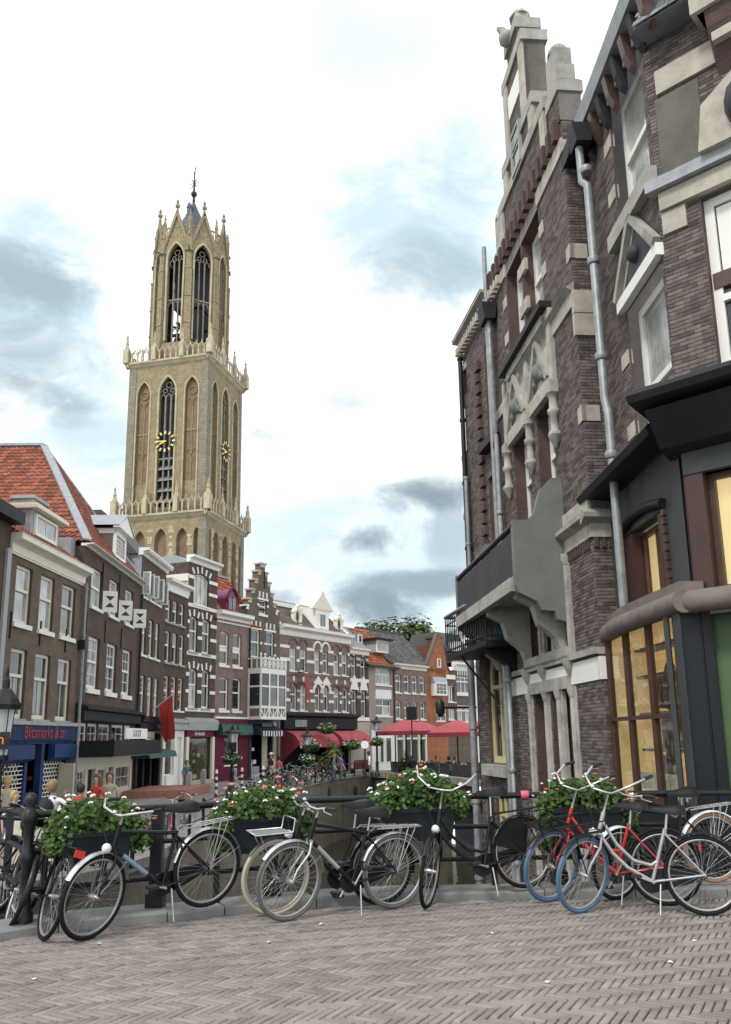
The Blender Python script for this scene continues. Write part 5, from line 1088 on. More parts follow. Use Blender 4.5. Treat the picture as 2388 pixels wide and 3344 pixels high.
# ornate heads of the second row, pendants, cornice strip
for o in (OA2, OB2):
    stone(r, o[0]-.1, o[1]+.12, o[3]+.02, o[3]+.32, .12, 'pale_stone', 'stone_lintel')
    c = (o[0]+o[1])/2; w = (o[1]-o[0])/2+.08; z = o[3]+.34
    b = MB(); b.prism([(c-w-.22,z),(c+w+.22,z),(c+w+.22,z+1.35),(c-w-.22,z+1.35)], 'y', -.05, .03); tp = b.build('tympanum', M['pale_stone'], r)
    b = MB(); b.add([(c-w,-.052,z+.03),(c+w,-.052,z+.03),(c,-.052,z+1.1)], [(0,1,2)]); b.build('carved_panel', M['grey_stone'], tp)
    b = MB(); b.beam((c-w,-.08,z),(c,-.08,z+1.12),.12,.12,up=(0,1,0)); b.beam((c+w,-.08,z),(c,-.08,z+1.12),.12,.12,up=(0,1,0)); b.build('pediment_moulding', M['grey_stone'], tp)
    b = MB(); b.ball((c,-.06,z+.4), .17, 8, 5, sz=1.2); b.ball((c-.25,-.06,z+.22), .1); b.ball((c+.25,-.06,z+.22), .1); b.tube([(c-.4,-.06,z+.1),(c-.2,-.09,z+.3),(c,-.09,z+.55),(c+.2,-.09,z+.3),(c+.4,-.06,z+.1)], .04, 5); b.build('carving', M['concrete'], tp)
uE0, uE1 = f.u(1668,1220), f.u(1788,1105)
b = MB(); zz = OA2[3]+1.75; b.box(uE0-.2, uE1+.4, -.26, 0, zz, zz+.14); b.build('weather_moulding', M['canopy'], r); stone(r, uE0-.2, uE1+.4, zz-.08, zz-.01, .1); 
for u in (OA2[0]-.28, (OA2[1]+OB2[0])/2, OB2[1]+.28):
    b = MB(); b.box(u-.12, u+.12, -.1, 0, zt2+.15, zt2+1.7); b.box(u-.15,u+.15,-.17,0,zt2-.1,zt2+.15); b.lathe([(.15,0),(.12,.06),(.085,.1),(.08,.4),(.13,.45),(.13,.52),(.09,.56),(.09,.8),(.15,.86)], 8, (u,-.08,zt2-.95)); b.lathe([(.02,-.25),(.08,-.14),(.14,-.04),(.15,0)], 8, (u,-.08,zt2-.95)); b.build('stone_pendant', M['weathered_stone'], r)
# lower mullioned stone front
for o in G0+G1: deep_window(r, o, .4, .05, .3, 'glass_dark', fr='grey_paint')
for G, y0, y1 in ((G0, zlb+.06, zlb+1.95), (G1, zlb-4.2, zlb-.5)):
    xs = [G[0][0]-.22]+[(G[i][1]+G[i+1][0])/2 for i in range(len(G)-1)]+[G[-1][1]+.22]
    for u in xs:
        b = MB(); b.box(u-.16, u+.16, -.03, .05, y0, y1); b.tube([(u,-.04,y0),(u,-.04,y1-.2)], .06, 8); b.lathe([(.07,0),(.1,.1),(.11,.2)], 8, (u,-.04,y1-.2)); b.build('stone_mullion', M['weathered_stone'], r)
    stone(r, xs[0], xs[-1], G[0][3]+.02, G[0][3]+.25, .08, 'grey_stone', 'stone_lintel'); stone(r, xs[0], xs[-1], G[0][2]-.25, G[0][2]-.02, .12, 'grey_stone', 'sill')
for u in (G1[0][0]-.22, (G1[0][1]+G1[1][0])/2, G1[-1][1]+.22): b = MB(); b.lathe([(.03,-.25),(.1,-.12),(.16,.0),(.17,.08)], 8, (u,-.05,zlb-.08)); b.build('corbel', M['grey_stone'], r)
# balcony
uN, uFa = f.u(1852,1800), f.u(1612,1830); pj = 1.02; zt = f.z(1852,1545); zm = f.z(1731,1640,-pj); zf = f.z(1731,1876,-pj); zl = f.z(1852,1975)
zpar = f.z(1690,1720,-pj)
b = MB(); P_ = [(0,zt),(-.22,zt+.0),(-.45,zt-.25),(-.6,zm+.12),(-.75,zm),(-pj,zm),(-pj,zf),(-pj+.06,zf-.15),(-.62,zf-.32),(-.55,zf-.48),(-.3,zf-.5),(-.26,zf-.66),(-.1,zf-.7),(-.06,zl-.2),(0,zl-.25)]
b.prism(P_, 'x', uN-.16, uN); bal = b.build('balcony', M['concrete'], r)
b = MB(); b.prism(P_, 'x', uFa, uFa+.16); b.build('end_panel', M['concrete'], bal)
b = MB(); b.box(uFa+.16, uN-.16, -pj, -.0, zf, zf+.18); b.box(uFa+.16, uN-.16, -pj-.06, -pj+.1, zf-.1, zf+.16); b.build('balcony_floor', M['grey_stone'], bal)
b = MB(); b.box(uFa+.16, uN-.16, -pj+.02, -pj+.12, zf+.16, zm-.2); b.build('front_panel', M['fascia'], bal)
b = MB(); b.tube([(uFa+.1,-pj+.05,zm-.08),(uN-.1,-pj+.05,zm-.08)], .06, 8)
for i in range(9): u = uFa+.3+i*(uN-uFa-.6)/8; b.tube([(u,-pj+.06,zm-.2),(u,-pj+.06,zm-.08)], .02, 5)
b.build('hand_rail', M['black_iron'], bal)
for u in (uFa+.35, (uFa+uN)/2, uN-.5):
    b = MB(); b.prism([(0,zf),(-pj+.1,zf),(-pj+.12,zf-.18),(-.6,zf-.34),(-.5,zf-.7),(-.2,zf-.95),(-.12,zf-1.15),(0,zf-1.2)], 'x', u-.14, u+.14); b.build('console', M['grey_stone'], bal)
# stepped gable
gz = f.z(1652, 905)+.7; uc = LM-2.8; zap = 18.55-ZR; sc = 1.
steps = [(uc-1.75, uc+1.95, gz, 14.5-ZR), (uc-1.2, uc+1.25, 14.5-ZR, 15.25-ZR), (uc-.84, uc+.8, 15.25-ZR, 17.3-ZR), (uc-.45, uc+.42, 17.3-ZR, 18.0-ZR)]
gh = (uc-.5, uc+.5, 14.2-ZR, 15.7-ZR)
for i, (a, b_, c, d) in enumerate(steps):
    c = gz+(c-gz)*sc; d = gz+(d-gz)*sc
    mb = MB(); mb.box(a, b_, 0, .5, c, d); g_ = mb.build('gable', M['mortar'], r); lay(g_, f, a, b_, c, d-.3, [gh] if i < 2 else []); stone(g_, a-.06, b_+.06, d-.28, d, .07, 'grey_stone', 'step_coping', .56)
    if i < 3: stone(g_, a, a+.3, c, d-.28, .06, 'pale_stone', 'quoin', .5); stone(g_, b_-.3, b_, c, d-.28, .06, 'pale_stone', 'quoin', .5)
b = MB(); b.box(gh[0], gh[1], -.02, .0, gh[2], gh[3]-.4); nich = b.build('gable_niche', M['fascia'], r); deep = window(r, gh[0]+.15, gh[1]-.15, gh[2]+.1, gh[3]-.35, 'grid', 'grey_paint', 'glass_grey', yd=-.1, fw=.06, grid=(1,2))
b = MB(); b.box(uc-.5, uc+.5, -.04, -.01, 16.-ZR, 16.6-ZR); b.build('gable_plaque', M['white_paint'], r)
b = MB(); b.box(uc-.2, uc+.2, .05, .38, zap-.6, zap-.12); b.lathe([(.26,0),(.22,.1),(.1,.16)], 8, (uc,.22,zap-.14)); b.ball((uc-.1,-.1,zap-.62), .2, 8, 6); b.tube([(uc-.1,-.12,zap-.55),(uc-.12,-.22,zap-.36),(uc-.1,-.32,zap-.33)], [.13,.09,.03], 6); b.build('gable_finial', M['grey_stone'], r)
# shoulder pinnacles
for u0, u1, zt_ in ((L-.62, L+.02, 15.3-ZR), (.75, 1.25, 14.7-ZR)):
    b = MB(); b.box(u0, u1, -.03, .42, gz, zt_-1.1); pn_ = b.build('pinnacle', M['mortar'], r); lay(pn_, f, u0, u1, gz, zt_-1.4, [], proud=.04); b = MB(); b.box(u0-.04,u1+.04,-.07,.46,zt_-1.4,zt_-1.15); b.box(u0+.04,u1-.12,-.03,.34,zt_-1.15,zt_-.26); b.box(u1-.12,u1,-.03,.34,zt_-1.15,zt_-.75); b.lathe([(.22,0),(.2,.12),(.13,.21),(.02,.26)], 12, ((u0+u1)/2-.04,.155,zt_-.27)); b.build('pinnacle_cap', M['grey_stone'], pn_)
# corbel table and dark drips under the band, roof
for i in range(16): b = MB(); u = .2+i*.36; b.box(u, u+.16, -.14, 0, zD+.3, zD+.75); b.build('corbel', M['brick_jamb'], r)
b = MB(); b.prism([(.4,gz-.1),(3.5,gz+3.1),(6.8,gz-.1)], 'x', .3, L-.4); b.build('roof', M['slate'], r)
b = MB(); b.add([(L-1.5,.1,gz+.4),(L-1.,.1,gz+.1),(L-1.1,.25,gz+1.2),(L-1.7,.3,gz+1.5)], [(0,1,2,3)]); b.build('lead_sheet', M['zinc'], r)
# return face of M beside N (faces the bridge)
pM = fM.w(L, 0, 0); fR = Fac((pM.x, pM.y), 174.9-90., ZR); RW = .42
b = MB(); wall(b, 0, RW, 0, ztop, []); rb = b.build('return_wall', M['mortar'], r); rb.matrix_local = Matrix.Translation((L, 0, 0)) @ Matrix.Rotation(math.pi/2, 4, 'Z')
cl = camloc(fR)
its = brick_field(0, RW, 0, ztop+.2, [(-1,3,a,b_) for a, b_ in ((zlb-.48,zlb-.1),(zA-.9,zA),(zD-.05,zD+.2),(zC-.02,zC+.22))]); blocks(rb, its, 'brick_face', 'brick', 'brickwork', 180, cl)
for a, b_, mt in ((zlb-.48,zlb-.1,'white_paint'),(zlb-.06,zlb+.06,'grey_stone'),(zA-.9,zA-.47,'pale_stone'),(zA-.45,zA,'pale_stone'),(zC-.02,zC+.22,'pale_stone'),(zD-.05,zD+.2,'pale_stone')): stone(rb, -.05, RW, a, b_, .05, mt)
b = MB(); b.prism([(0,zC+.2),(-.2,zC+.3),(-.2,zC+.38),(0,zC+.5)], 'x', -.2, RW); b.build('cornice', M['grey_stone'], rb)
for i in range(5): b = MB(); u = .02+i*.13; b.box(u, u+.065, -.05, 0, zC-.2, zC-.03); b.build('dentil', M['brick_jamb'], rb)
for i in range(9): b = MB(); u = L-1.2+i*.13; b.box(u, u+.065, -.05, 0, zC-.2, zC-.03); b.build('dentil', M['brick_jamb'], r)
for z_ in (f.z(1940,1310), f.z(1900,760)): stone(rb, -.04, .3, z_-.15, z_+.15, .03); stone(r, L-.2, L+.03, z_-.15, z_+.15, .03)
# ================= far house (F)
f = fF; r = brick_house('far dark brick house with the iron balcony and the yellow arched window over the canal', f); rF = r
OW = (f.u(1597,2330), f.u(1661,2330), f.z(1600,2490), f.z(1600,2175)+.5, 'round'); OW2 = (f.u(1622,2650), f.u(1661,2650), f.z(1625,2740), f.z(1625,2590))
OY = [(f.u(1592,1330), f.u(1612,1330), f.z(1595,1560), f.z(1590,1150)), (f.u(1604,1560), f.u(1625,1560), f.z(1607,1640), f.z(1602,1420))]
zT = f.z(1600, 1010); SMW = [(f.u(a,c_), f.u(b,c_), f.z(a,d), f.z(a,c_)) for a, b, c_, d in ((1504,1512,1245,1340),(1516,1524,1215,1300),(1512,1525,1510,1625),(1518,1533,1700,1800))]
OV = [(f.u(1592,1330), f.u(1620,1330), zT-3.4, zT-.8), (f.u(1598,1600), f.u(1624,1600), zT-6.4, zT-4.4), (f.u(1562,1900), f.u(1596,1900), f.z(1565,1968), f.z(1562,1860))]
hl = [OW[:4], OW2]+OV+SMW
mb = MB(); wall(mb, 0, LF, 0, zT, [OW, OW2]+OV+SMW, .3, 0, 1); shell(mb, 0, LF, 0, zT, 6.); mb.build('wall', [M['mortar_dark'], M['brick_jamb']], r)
lay(r, f, 0, LF, 0, zT, [(o[0]-.02,o[1]+.02,o[2],o[3]) for o in hl])
w = window(r, *OW[:4], style='cross', fr='yellow_frame', g='glass_dark', yd=.08, fw=.13, arch='round', split=.35); stone(r, OW[0]-.15, OW[1]+.15, OW[2]-.3, OW[2]-.03, .22, 'grey_stone', 'sill')
b = MB(); s_ = spring(OW)
for k_ in (1.12, 1.3): b.tube([((OW[0]+OW[1])/2+(p-(OW[0]+OW[1])/2)*k_, -.04, s_+(q-s_)*k_) for p, q in arch_pts(OW[0],OW[1],s_,OW[3],'round')], .1, 6)
b.build('brick_arch', M['brick_jamb'], r)
window(r, *OW2, style='cross', fr='yellow_frame', g='glass_dark', yd=.08, fw=.1)
for o in OV[:2]: window(r, *o, style='sash', fr='yellow_frame', g='glass_grey', yd=.1, fw=.14, sill=.1); b = MB(); b.box(o[0]-.2,o[1]+.2,-.25,0,o[2]-.35,o[2]-.12); b.build('sill_block', M['canopy'], r)
window(r, *OV[2], style='grid', fr='grey_paint', g='glass_grey', yd=.05, fw=.06)
for o in SMW: window(r, *o, style='grid', fr='black_wood', g='glass_dark', yd=.05, fw=.05); stone(r, o[0]-.05, o[1]+.05, o[3]+.02, o[3]+.2, .03)
uq = f.u(1580, 1500); z = f.z(1590,1960)
k = 0
while z < zT-1.2:
    stone(r, uq-.12, uq+(.2 if k % 2 else .12), z, z+.24, .12, 'brick_jamb', 'quoin'); z += .33; k += 1
cornice(r, -.1, LF, zT+.45, zT+.2, .3, 'pale_stone')
for i in range(18): b = MB(); u = -.05+i*.235; b.box(u,u+.11,-.22,0,zT-.02,zT+.2); b.ball((u+.055,-.2,zT-.02), .05, 6, 4); b.build('bracket', M['pale_stone'], r)
b = MB(); b.box(-.03, .0, -.01, 6., 0, zT-.2); b.build('end_wall', M['brick_jamb'], r)
pipe(r, f.u(1530,1500), f.z(1530,1900), zT-.2, -.12, .07, 'black_iron'); pipe(r, f.u(1566,2400), .5, f.z(1556,2140), -.16, .1, 'zinc'); pipe(r, f.u(1545,1800)+.1, f.z(1556,2100), f.z(1540,1560), -.14, .06, 'zinc')
# iron balcony
pj = .95; uN, uFa = f.u(1640,2000), f.u(1455,2040,-pj); uN = f.u(1560,1985,-pj)+.55; zr, z0 = f.z(1536,1969,-pj), f.z(1536,2110,-pj)
b = MB(); b.prism([(uFa,0),(uFa,-pj),(uN,-pj),(uN,0)], 'z', z0-.12, z0); b.prism([(0,z0-.7),(-pj*.85,z0-.12),(0,z0-.12)], 'x', uN-.9, uN-.6); bl = b.build('iron_balcony', M['black_iron'], r)
b = MB(); b.tube([(uN,0,zr),(uN,-pj,zr),(uFa,-pj,zr),(uFa,0,zr)], .05, 6); b.build('hand_rail', M['zinc'], bl)
b = MB(); b.tube([(uN,0,zr-.22),(uN,-pj,zr-.22),(uFa,-pj,zr-.22),(uFa,0,zr-.22)], .02, 5); b.tube([(uN,0,z0+.1),(uN,-pj,z0+.1),(uFa,-pj,z0+.1),(uFa,0,z0+.1)], .025, 5); b.build('rail_bar', M['black_iron'], bl)
nF = int((uN-uFa)/.19); pts = [(uFa+(uN-uFa)*i/nF, -pj) for i in range(nF+1)]+[(uN, -pj*(1-i/7)) for i in range(1,7)]
for i, (x, y) in enumerate(pts):
    b = MB(); b.tube([(x,y,z0),(x,y,zr)], .017, 5)
    if i % 2: b.tube([(x+.05*math.cos(t), y, zr-.5+.09*math.sin(t)) for t in np.linspace(0,6.28,9)[:-1]], .015, 4, closed=True); b.tube([(x-.05*math.cos(t), y, z0+.35+.12*math.sin(t)) for t in np.linspace(0,6.28,9)[:-1]], .015, 4, closed=True)
    b.build('baluster', M['black_iron'], bl)
for x in (uN-.3, uFa+.9): b = MB(); b.lathe([(.12,0),(.17,.3),(.16,.32)], 8, (x,-.5,z0)); b.ball((x,-.5,z0+.55), .22, 7, 5); b.build('potted_plant', M['dark_green'], bl)
b = MB(); b.tube([(uFa+.8,-pj*.8,z0-.1),(uFa+1.6,-.05,z0-1.35)], .03, 5); b.build('strut', M['black_iron'], bl)
# ================= near corner house (N)
f = fN; r = brick_house('near dark brick corner house with a lit shop window and green door panel', f); rN = r; L = fN.L
NU = (f.u(2006,540), f.u(2126,540), f.z(2040,728), f.z(2004,346)+.1); NL = (f.u(2075,1350), f.u(2212,1350), 5.45-ZR, (f.z(2056,1007)))
zcan = f.z(1990,1640); zcb = f.z(1952,1662); zl0 = f.z(1990,2085)
LW = (f.u(2062,1880), f.u(2206,1880), f.z(2065,1985), f.z(2065,1745)); YS = -.3; SW = (f.u(2000,2300,YS), f.u(2234,2300,YS), f.z(2200,2615,YS), f.z(1999,2095,YS))
zG = f.z(1950, 205, -.3)
lit = [NU, NL, LW, SW]
mb = MB(); wall(mb, 0, L, 0, zG, [NU, NL, LW, (SW[0]+.001,SW[1]-.001,SW[2],zl0-.09)], .02, 0, 1); mb.quad((0,0,0),(0,5,0),(0,5,zG),(0,0,zG)); mb.build('wall', [M['mortar'], M['brick_jamb']], r)
lay(r, f, 0, L, zcan, zG-.6, [(NU[0],NU[1],NU[2],NU[3]), NL, (-1,9,NU[3],NU[3]+.3)])
stone(r, 0, L, NU[3]+.02, NU[3]+.28, .06); 
deep_window(r, NU, .5, .14, .2, 'glass_curtain'); deep_window(r, NL, .5, .14, .2, 'glass_curtain')
b = MB(); b.box(NL[0]-.1, NL[1]+.1, -.12, .04, NL[3]+.02, NL[3]+.22); b.build('stone_lintel', M['white_paint'], r)
c = (NL[0]+NL[1])/2; w_ = (NL[1]-NL[0])/2+.1; z = NL[3]+.24; b = MB(); b.prism([(c-w_,z),(c+w_,z),(c,z+.98)], 'y', -.06, .02); tp = b.build('tympanum', M['pale_stone'], r); b = MB(); b.beam((c-w_,-.1,z),(c,-.1,z+1.0),.12,.12,up=(0,1,0)); b.beam((c+w_,-.1,z),(c,-.1,z+1.0),.12,.12,up=(0,1,0)); b.build('pediment_moulding', M['grey_stone'], tp)
b = MB(); b.prism([(c-w_*.7,z+.05),(c+w_*.7,z+.05),(c,z+.78)], 'y', -.066, -.05); b.ball((c,-.08,z+.35), .15); b.build('carved_panel', M['fascia'], tp)
b = MB(); b.box(NU[0]-.2, NU[1]+.2, -.16, 0, NU[2]-.3, NU[2]-.02); b.build('sill', M['grey_stone'], r)
for o in (NU, NL):
    for k in (.28, .7): z = o[2]+(o[3]-o[2])*k; stone(r, o[0]-.34, o[0]-.01, z, z+.25, .03)
# gutter with brackets
b = MB(); b.prism([(0,zG-.3),(-.26,zG-.25),(-.32,zG+.02),(-.28,zG+.08),(0,zG+.08)], 'x', -.35, L+1.2); b.build('gutter', M['zinc'], r)
for i in range(9): b = MB(); u = .1+i*.42; b.prism([(0,zG-.95),(-.08,zG-.85),(-.17,zG-.65),(-.23,zG-.31),(0,zG-.31)], 'x', u, u+.15); b.build('eaves_bracket', M['canopy' if i % 2 else 'bronze_frame'], r)
b = MB(); b.prism([(-.25,zG),(3.2,zG+3.4),(6.5,zG)], 'x', -.3, L); b.build('roof', M['slate'], r)
u = .1; b = MB(); b.box(u-.22,u+.3,-.44,-.04,zG-.62,zG-.28); hpr = b.build('gutter_end', M['canopy'], r)
for i in range(5): b = MB(); b.box(u-.235,u-.21,-.42+i*.08,-.38+i*.08,zG-.6,zG-.3); b.build('gutter_rib', M['zinc'], hpr)
zh = f.z(1905, 560); uh = f.u(1905,560,-.3); b = MB(); b.prism([(-.5,zh+.2),(-.12,zh+.2),(-.16,zh-.18),(-.44,zh-.18)], 'x', uh-.2, uh+.2); b.build('hopper_head', M['canopy'], r)
pp = [f.hit(px,py,-.3)+() for px,py in ((1921,640),(1938,760),(1990,1500))]; pb = f.hit(2030,2010,-.2)
b = MB(); up_ = f.u(1935,800,-.3); b.tube([(uh,-.34,zh-.2),(uh+.02,-.34,zh-.9),(up_,-.3,zh-1.1),(up_,-.3,zcan+1.5),(up_+.12,-.3,zcan+1.2),(up_+.12,-.3,zl0+.2)], .075, 8)
z = zcan+.4
for z in (zcan+.4, zcan+2.2, zcan+4.0, zcan+5.8): b.lathe([(.1,0),(.12,.06),(.1,.12)], 8, (up_ if z > zcan+1.4 else up_+.12,-.3,z))
b.build('downpipe', M['zinc'], r)
# canopy, fascia, ledge
b = MB(); b.prism([(0,zcan-.05),(-.5,zcan-.0),(-.55,zcan+.1),(-.5,zcan+.16),(0,zcan+.3)], 'x', -.35, L+.1); b.build('canopy', M['canopy'], r)
fz0, fz1 = zl0+.3, zcan-.06
fb = MB(); wall(fb, .0, L, fz0, fz1, [LW], .2, 0, 0, -.08); fb.build('fascia', M['fascia'], r)
b = MB(); b.box(LW[0]-.0, LW[0]+.36, -.06, .2, LW[2], LW[3]); b.build('window_jamb', M['red_dark_wood'], r); b = MB(); b.box(LW[1]-.3, LW[1], -.06, .2, LW[2], LW[3]); b.build('window_jamb', M['red_dark_wood'], r)
def lit_window(r, o, m0, name='lit_window'):
    w = window(r, o[0]+m0, o[1]-m0, o[2]+.02, o[3]-.05, 'grid', 'bronze_frame', 'clear_glass', yd=.1, grid=(2,1), fw=.07); b = MB(); b.box(o[0]+.05, o[1]-.05, .18, .2, o[2], o[3]); b.build('lit_blind', M['lit_blind'], w); return w
lit_window(r, LW, .34)
for i in range(9): b = MB(); z = LW[2]+i*(LW[3]-LW[2])/9; b.box(LW[1]+.02, LW[1]+.1, -.14, -.06, z, z+.09); b.build('hood_block', M['bronze_frame'], r)
b = MB(); b.tube([(LW[0]-.1+i*(LW[1]-LW[0]+.2)/8, -.12, LW[3]+.05+.14*math.sin(math.pi*i/8)) for i in range(9)], .08, 6); b.build('window_hood', M['black_wood'], r)
# rounded ledge, in lengths
pl = [(-.1,-.25),(1.0,-.38),(2.3,-.36),(L+.28,-.32)]
for i in range(3):
    a, b_ = Vector((*pl[i], zl0)), Vector((*pl[i+1], zl0)); b = MB(); b.tube([a, a+(b_-a)*.498], .15, 14); b.build('ledge', M['ledge_stone'], r); b = MB(); b.tube([a+(b_-a)*.502, b_], .15, 14); b.build('ledge', M['ledge_stone'], r)
b = MB(); b.prism([(-.1,0),(-.1,-.25),(1.0,-.38),(2.3,-.36),(L+.2,-.32),(L+.2,0)], 'z', zl0, zl0+.28); b.build('ledge_top', M['ledge_stone'], r)
# shop window
fr = MB(); a, b_, c, d = SW; d = zl0-.1; zt_ = f.z(2100, 2343, YS)
xs = [a, f.u(2068,2400,YS), f.u(2146,2400,YS), b_]
for i, x in enumerate(xs): fr.box(x-.022, x+.022, YS-.05, YS+.06, c, d)
fr.box(a, b_, YS-.04, YS+.05, zt_-.03, zt_+.03); fr.box(a, b_, YS-.06, YS+.07, c-.08, c); sw = fr.build('shop_window', M['bronze_frame'], r)
for i in range(3):
    for p, q in ((c, zt_-.03), (zt_+.03, d)): b = MB(); b.box(xs[i]+.022, xs[i+1]-.022, YS, YS+.01, p, q); b.build('pane', M['clear_glass'], sw)
b = MB(); D_ = 1.1
b.quad((a,D_,c),(b_,D_,c),(b_,D_,d),(a,D_,d)); b.quad((b_-.03,YS+.06,c),(b_-.03,D_,c),(b_-.03,D_,d),(b_-.03,YS+.06,d)); b.quad((a+.03,YS+.06,c),(a+.03,D_,c),(a+.03,D_,d),(a+.03,YS+.06,d)); b.quad((a,YS+.06,d-.01),(b_,YS+.06,d-.01),(b_,D_,d-.01),(a,D_,d-.01)); it = b.build('shop_interior', M['lit_wall'], r)
b = MB(); b.box(a,b_,YS+.07,D_,c-.04,c+.01); b.build('window_bed', M['white_paint'], it)
for k in (.25, .48, .72, .9): b = MB(); b.box(a+.05, b_-.3, .12, .45, c+(d-c)*k, c+(d-c)*k+.04); b.build('shelf', M['red_dark_wood'], it)
for k, u in ((.5,a+1.0),(.26,a+1.05),(.03,a+.8)):
    z = c+(d-c)*k; b = MB(); P_ = [(u-.22,z+.03),(u+.22,z+.03)]+arch_pts(u-.22,u+.22,z+.5,z+.75,'round')[::-1]; b.prism(P_, 'y', .3, .34); b.build('green_board', M['green_panel'], it)
    b = MB(); b.box(u+.25,u+.4,.0,.16,z+.03,z+.5); b.box(u+.22,u+.43,-.02,.18,z+.03,z+.1); b.build('display_bag', M['bronze_frame'], it); b = MB(); b.ball((u+.12,.15,z+.12), .05); b.build('lamp', M['shop_lamp'], it)
for u, z in ((a+1.2,c+.06),(a+.6,c+.06),(a+1.6,c+.06)): b = MB(); b.box(u-.1,u+.1,-.1,.08,z,z+.24); b.build('display_box', M['goods_d'], it)
b = MB(); b.box(a+.03,b_-.03,YS,.06,0,c-.08); b.build('stall_riser', M['granite_dark'], r)
b = MB(); b.box(a-.03,a+.0,YS+.06,.05,0,zl0-.1); b.build('side_pier', M['brick_jamb'], r)
b = MB(); b.box(b_+.04,L+.1,-.36,.1,0,zl0-.1); b.build('granite_pier', M['granite_dark'], r); b = MB(); b.box(b_+.08,b_+.28,-.375,-.36,0,zl0-.12); b.build('grey_pilaster', M['fascia'], r)
# chamfered corner
f = fC; Lc = f.L; cz = f.z(2300, 1340); CW = (f.u(2292,700)+.0, Lc-.25, f.z(2340,1275), f.z(2280,650)); CLW = (f.u(2262,1780), Lc-.3, f.z(2330,1935), f.z(2330,1610)+.3)
cw = MB(); wall(cw, 0, Lc, 0, zG+1.5, [CW, CLW, (f.u(2300,2400), Lc-.3, 3.6, zl0-.15)], .3, 0, 1); cwo = cw.build('corner_wall', [M['mortar'], M['brick_jamb']], r)
cwo.matrix_local = Matrix.Translation((fN.L, 0, 0)) @ Matrix.Rotation(f.rz-fN.rz, 4, 'Z')
zbn = f.z(2230, 520); blocks(cwo, brick_field(0, Lc, cz+.2, zG+1.5, [CW, (CW[0]-.6,9,CW[3],CW[3]+.55), (.1,.75,CW[3]+.6,CW[3]+1.9)]), 'brick_face', 'brick', 'brickwork', 60, camloc(f))
deep_window(cwo, CW, .55, .13, .12, 'glass_dark'); 
b = MB(); b.box(CW[0]+.02, Lc-.3, .1, .16, CW[2]+(CW[3]-CW[2])*.52, CW[2]+(CW[3]-CW[2])*.6); b.build('transom', M['bronze_frame'], cwo)
b = MB(); b.box(CW[0]+.15, Lc-.5, .16, .2, CW[2]+(CW[3]-CW[2])*.6, CW[3]-.15); b.build('roller_blind', M['white_paint'], cwo)
stone(cwo, CW[0]-.55, Lc, CW[3]+.02, CW[3]+.3, .1); stone(cwo, CW[0]-.7, Lc, CW[3]+.32, CW[3]+.5, .2, 'lead', 'weather_moulding'); stone(cwo, CW[0]-.55, CW[0]-.2, CW[3]-.35, CW[3]+.0, .05)
stone(cwo, .1, .75, CW[3]+.6, CW[3]+1.9, .02, 'cement', 'stone_block'); stone(cwo, .15, 1.1, CW[3]+1.95, CW[3]+2.35, .06)
for k, z in ((0, CW[3]+2.9), (1, CW[3]+3.9)): b = MB(); b.prism([(0,z),(-.45,z),(0,z+.85)], 'x', .05+.12*k, 1.15-.12*k); o = b.build('slate_hood', M['slate'], cwo); tiles(o, [(0,0),(1.1-.24*k,0),(1.1-.24*k,.95),(0,.95)], (.05+.12*k,-.47,z+.02), (1.15,-.47,z+.02), (.05+.12*k,0,z+.87), 'slate', 0, .14, .16, flat_unit, lift=.01, hz=.06)
b = MB(); b.box(.3,.8,-.06,.0,CW[3]+4.9,CW[3]+5.7); b.build('vent_window', M['glass_grey'], cwo)
b = MB(); c_ = CW[0]+.95; zz = CW[3]+.5; b.prism([(c_-.8,zz),(c_+.8,zz),(c_+.7,zz+.7),(c_,zz+1.15),(c_-.7,zz+.7)], 'y', -.3, 0); b.build('carved_hood', M['pale_stone'], cwo); b = MB(); b.ball((c_,-.28,zz+.42), .4, 10, 6); b.build('carved_head', M['fascia'], cwo)
# corbelled chimney over the corner
b = MB(); zc_ = CW[3]+2.6; b.prism([(.95,0),(.95,-.35),(2.9,-.35),(2.9,0)], 'z', zc_, zG+5.); ch = b.build('chimney_breast', M['mortar'], cwo); blocks(ch, [Matrix.Translation((0,-.35,0)) @ t for t in brick_field(.95, 2.9, zc_, zG+3.5, [(0,9,zc_,zc_+.35)])], 'brick_face', 'brick', 'brickwork', 0)
stone(ch, .88, 3., zc_, zc_+.32, .42); b = MB(); b.prism([(0,zc_-.9),(-.1,zc_-.7),(-.3,zc_-.25),(-.36,zc_),(0,zc_)], 'x', 1.05, 2.9); b.build('corbel_course', M['brick_jamb'], ch); stone(ch, 1.1, 2.9, zc_-.5, zc_-.36, .3)
b = MB(); b.prism([(0,cz-.05),(-.85,cz+.05),(-.9,cz+.14),(-.85,cz+.22),(0,cz+.45)], 'x', -.35, Lc); b.prism([(0,cz-.6),(-.3,cz-.5),(-.7,cz-.05),(0,cz-.05)], 'x', -.2, Lc); b.build('canopy', M['canopy'], cwo)
fb = MB(); wall(fb, 0, Lc, zl0+.3, cz-.5, [CLW], .2, 0, 0, -.1); fb.build('fascia', M['fascia'], cwo)
b = MB(); jw = f.u(2326,1780)-CLW[0]; b.box(CLW[0],CLW[0]+jw,-.08,.2,CLW[2],CLW[3]); b.build('window_jamb', M['red_dark_wood'], cwo); lw = window(cwo, CLW[0]+jw, CLW[1], CLW[2], CLW[3], 'grid', 'bronze_frame', 'clear_glass', yd=.1, grid=(2,1), fw=.08); b = MB(); b.box(CLW[0]+.05, CLW[1], .19, .22, CLW[2], CLW[3]); b.build('lit_blind', M['lit_blind'], lw)
b = MB(); b.tube([(-.16,-.3,zl0),(Lc,-.3,zl0)], .15, 14); b.build('ledge', M['ledge_stone'], cwo)
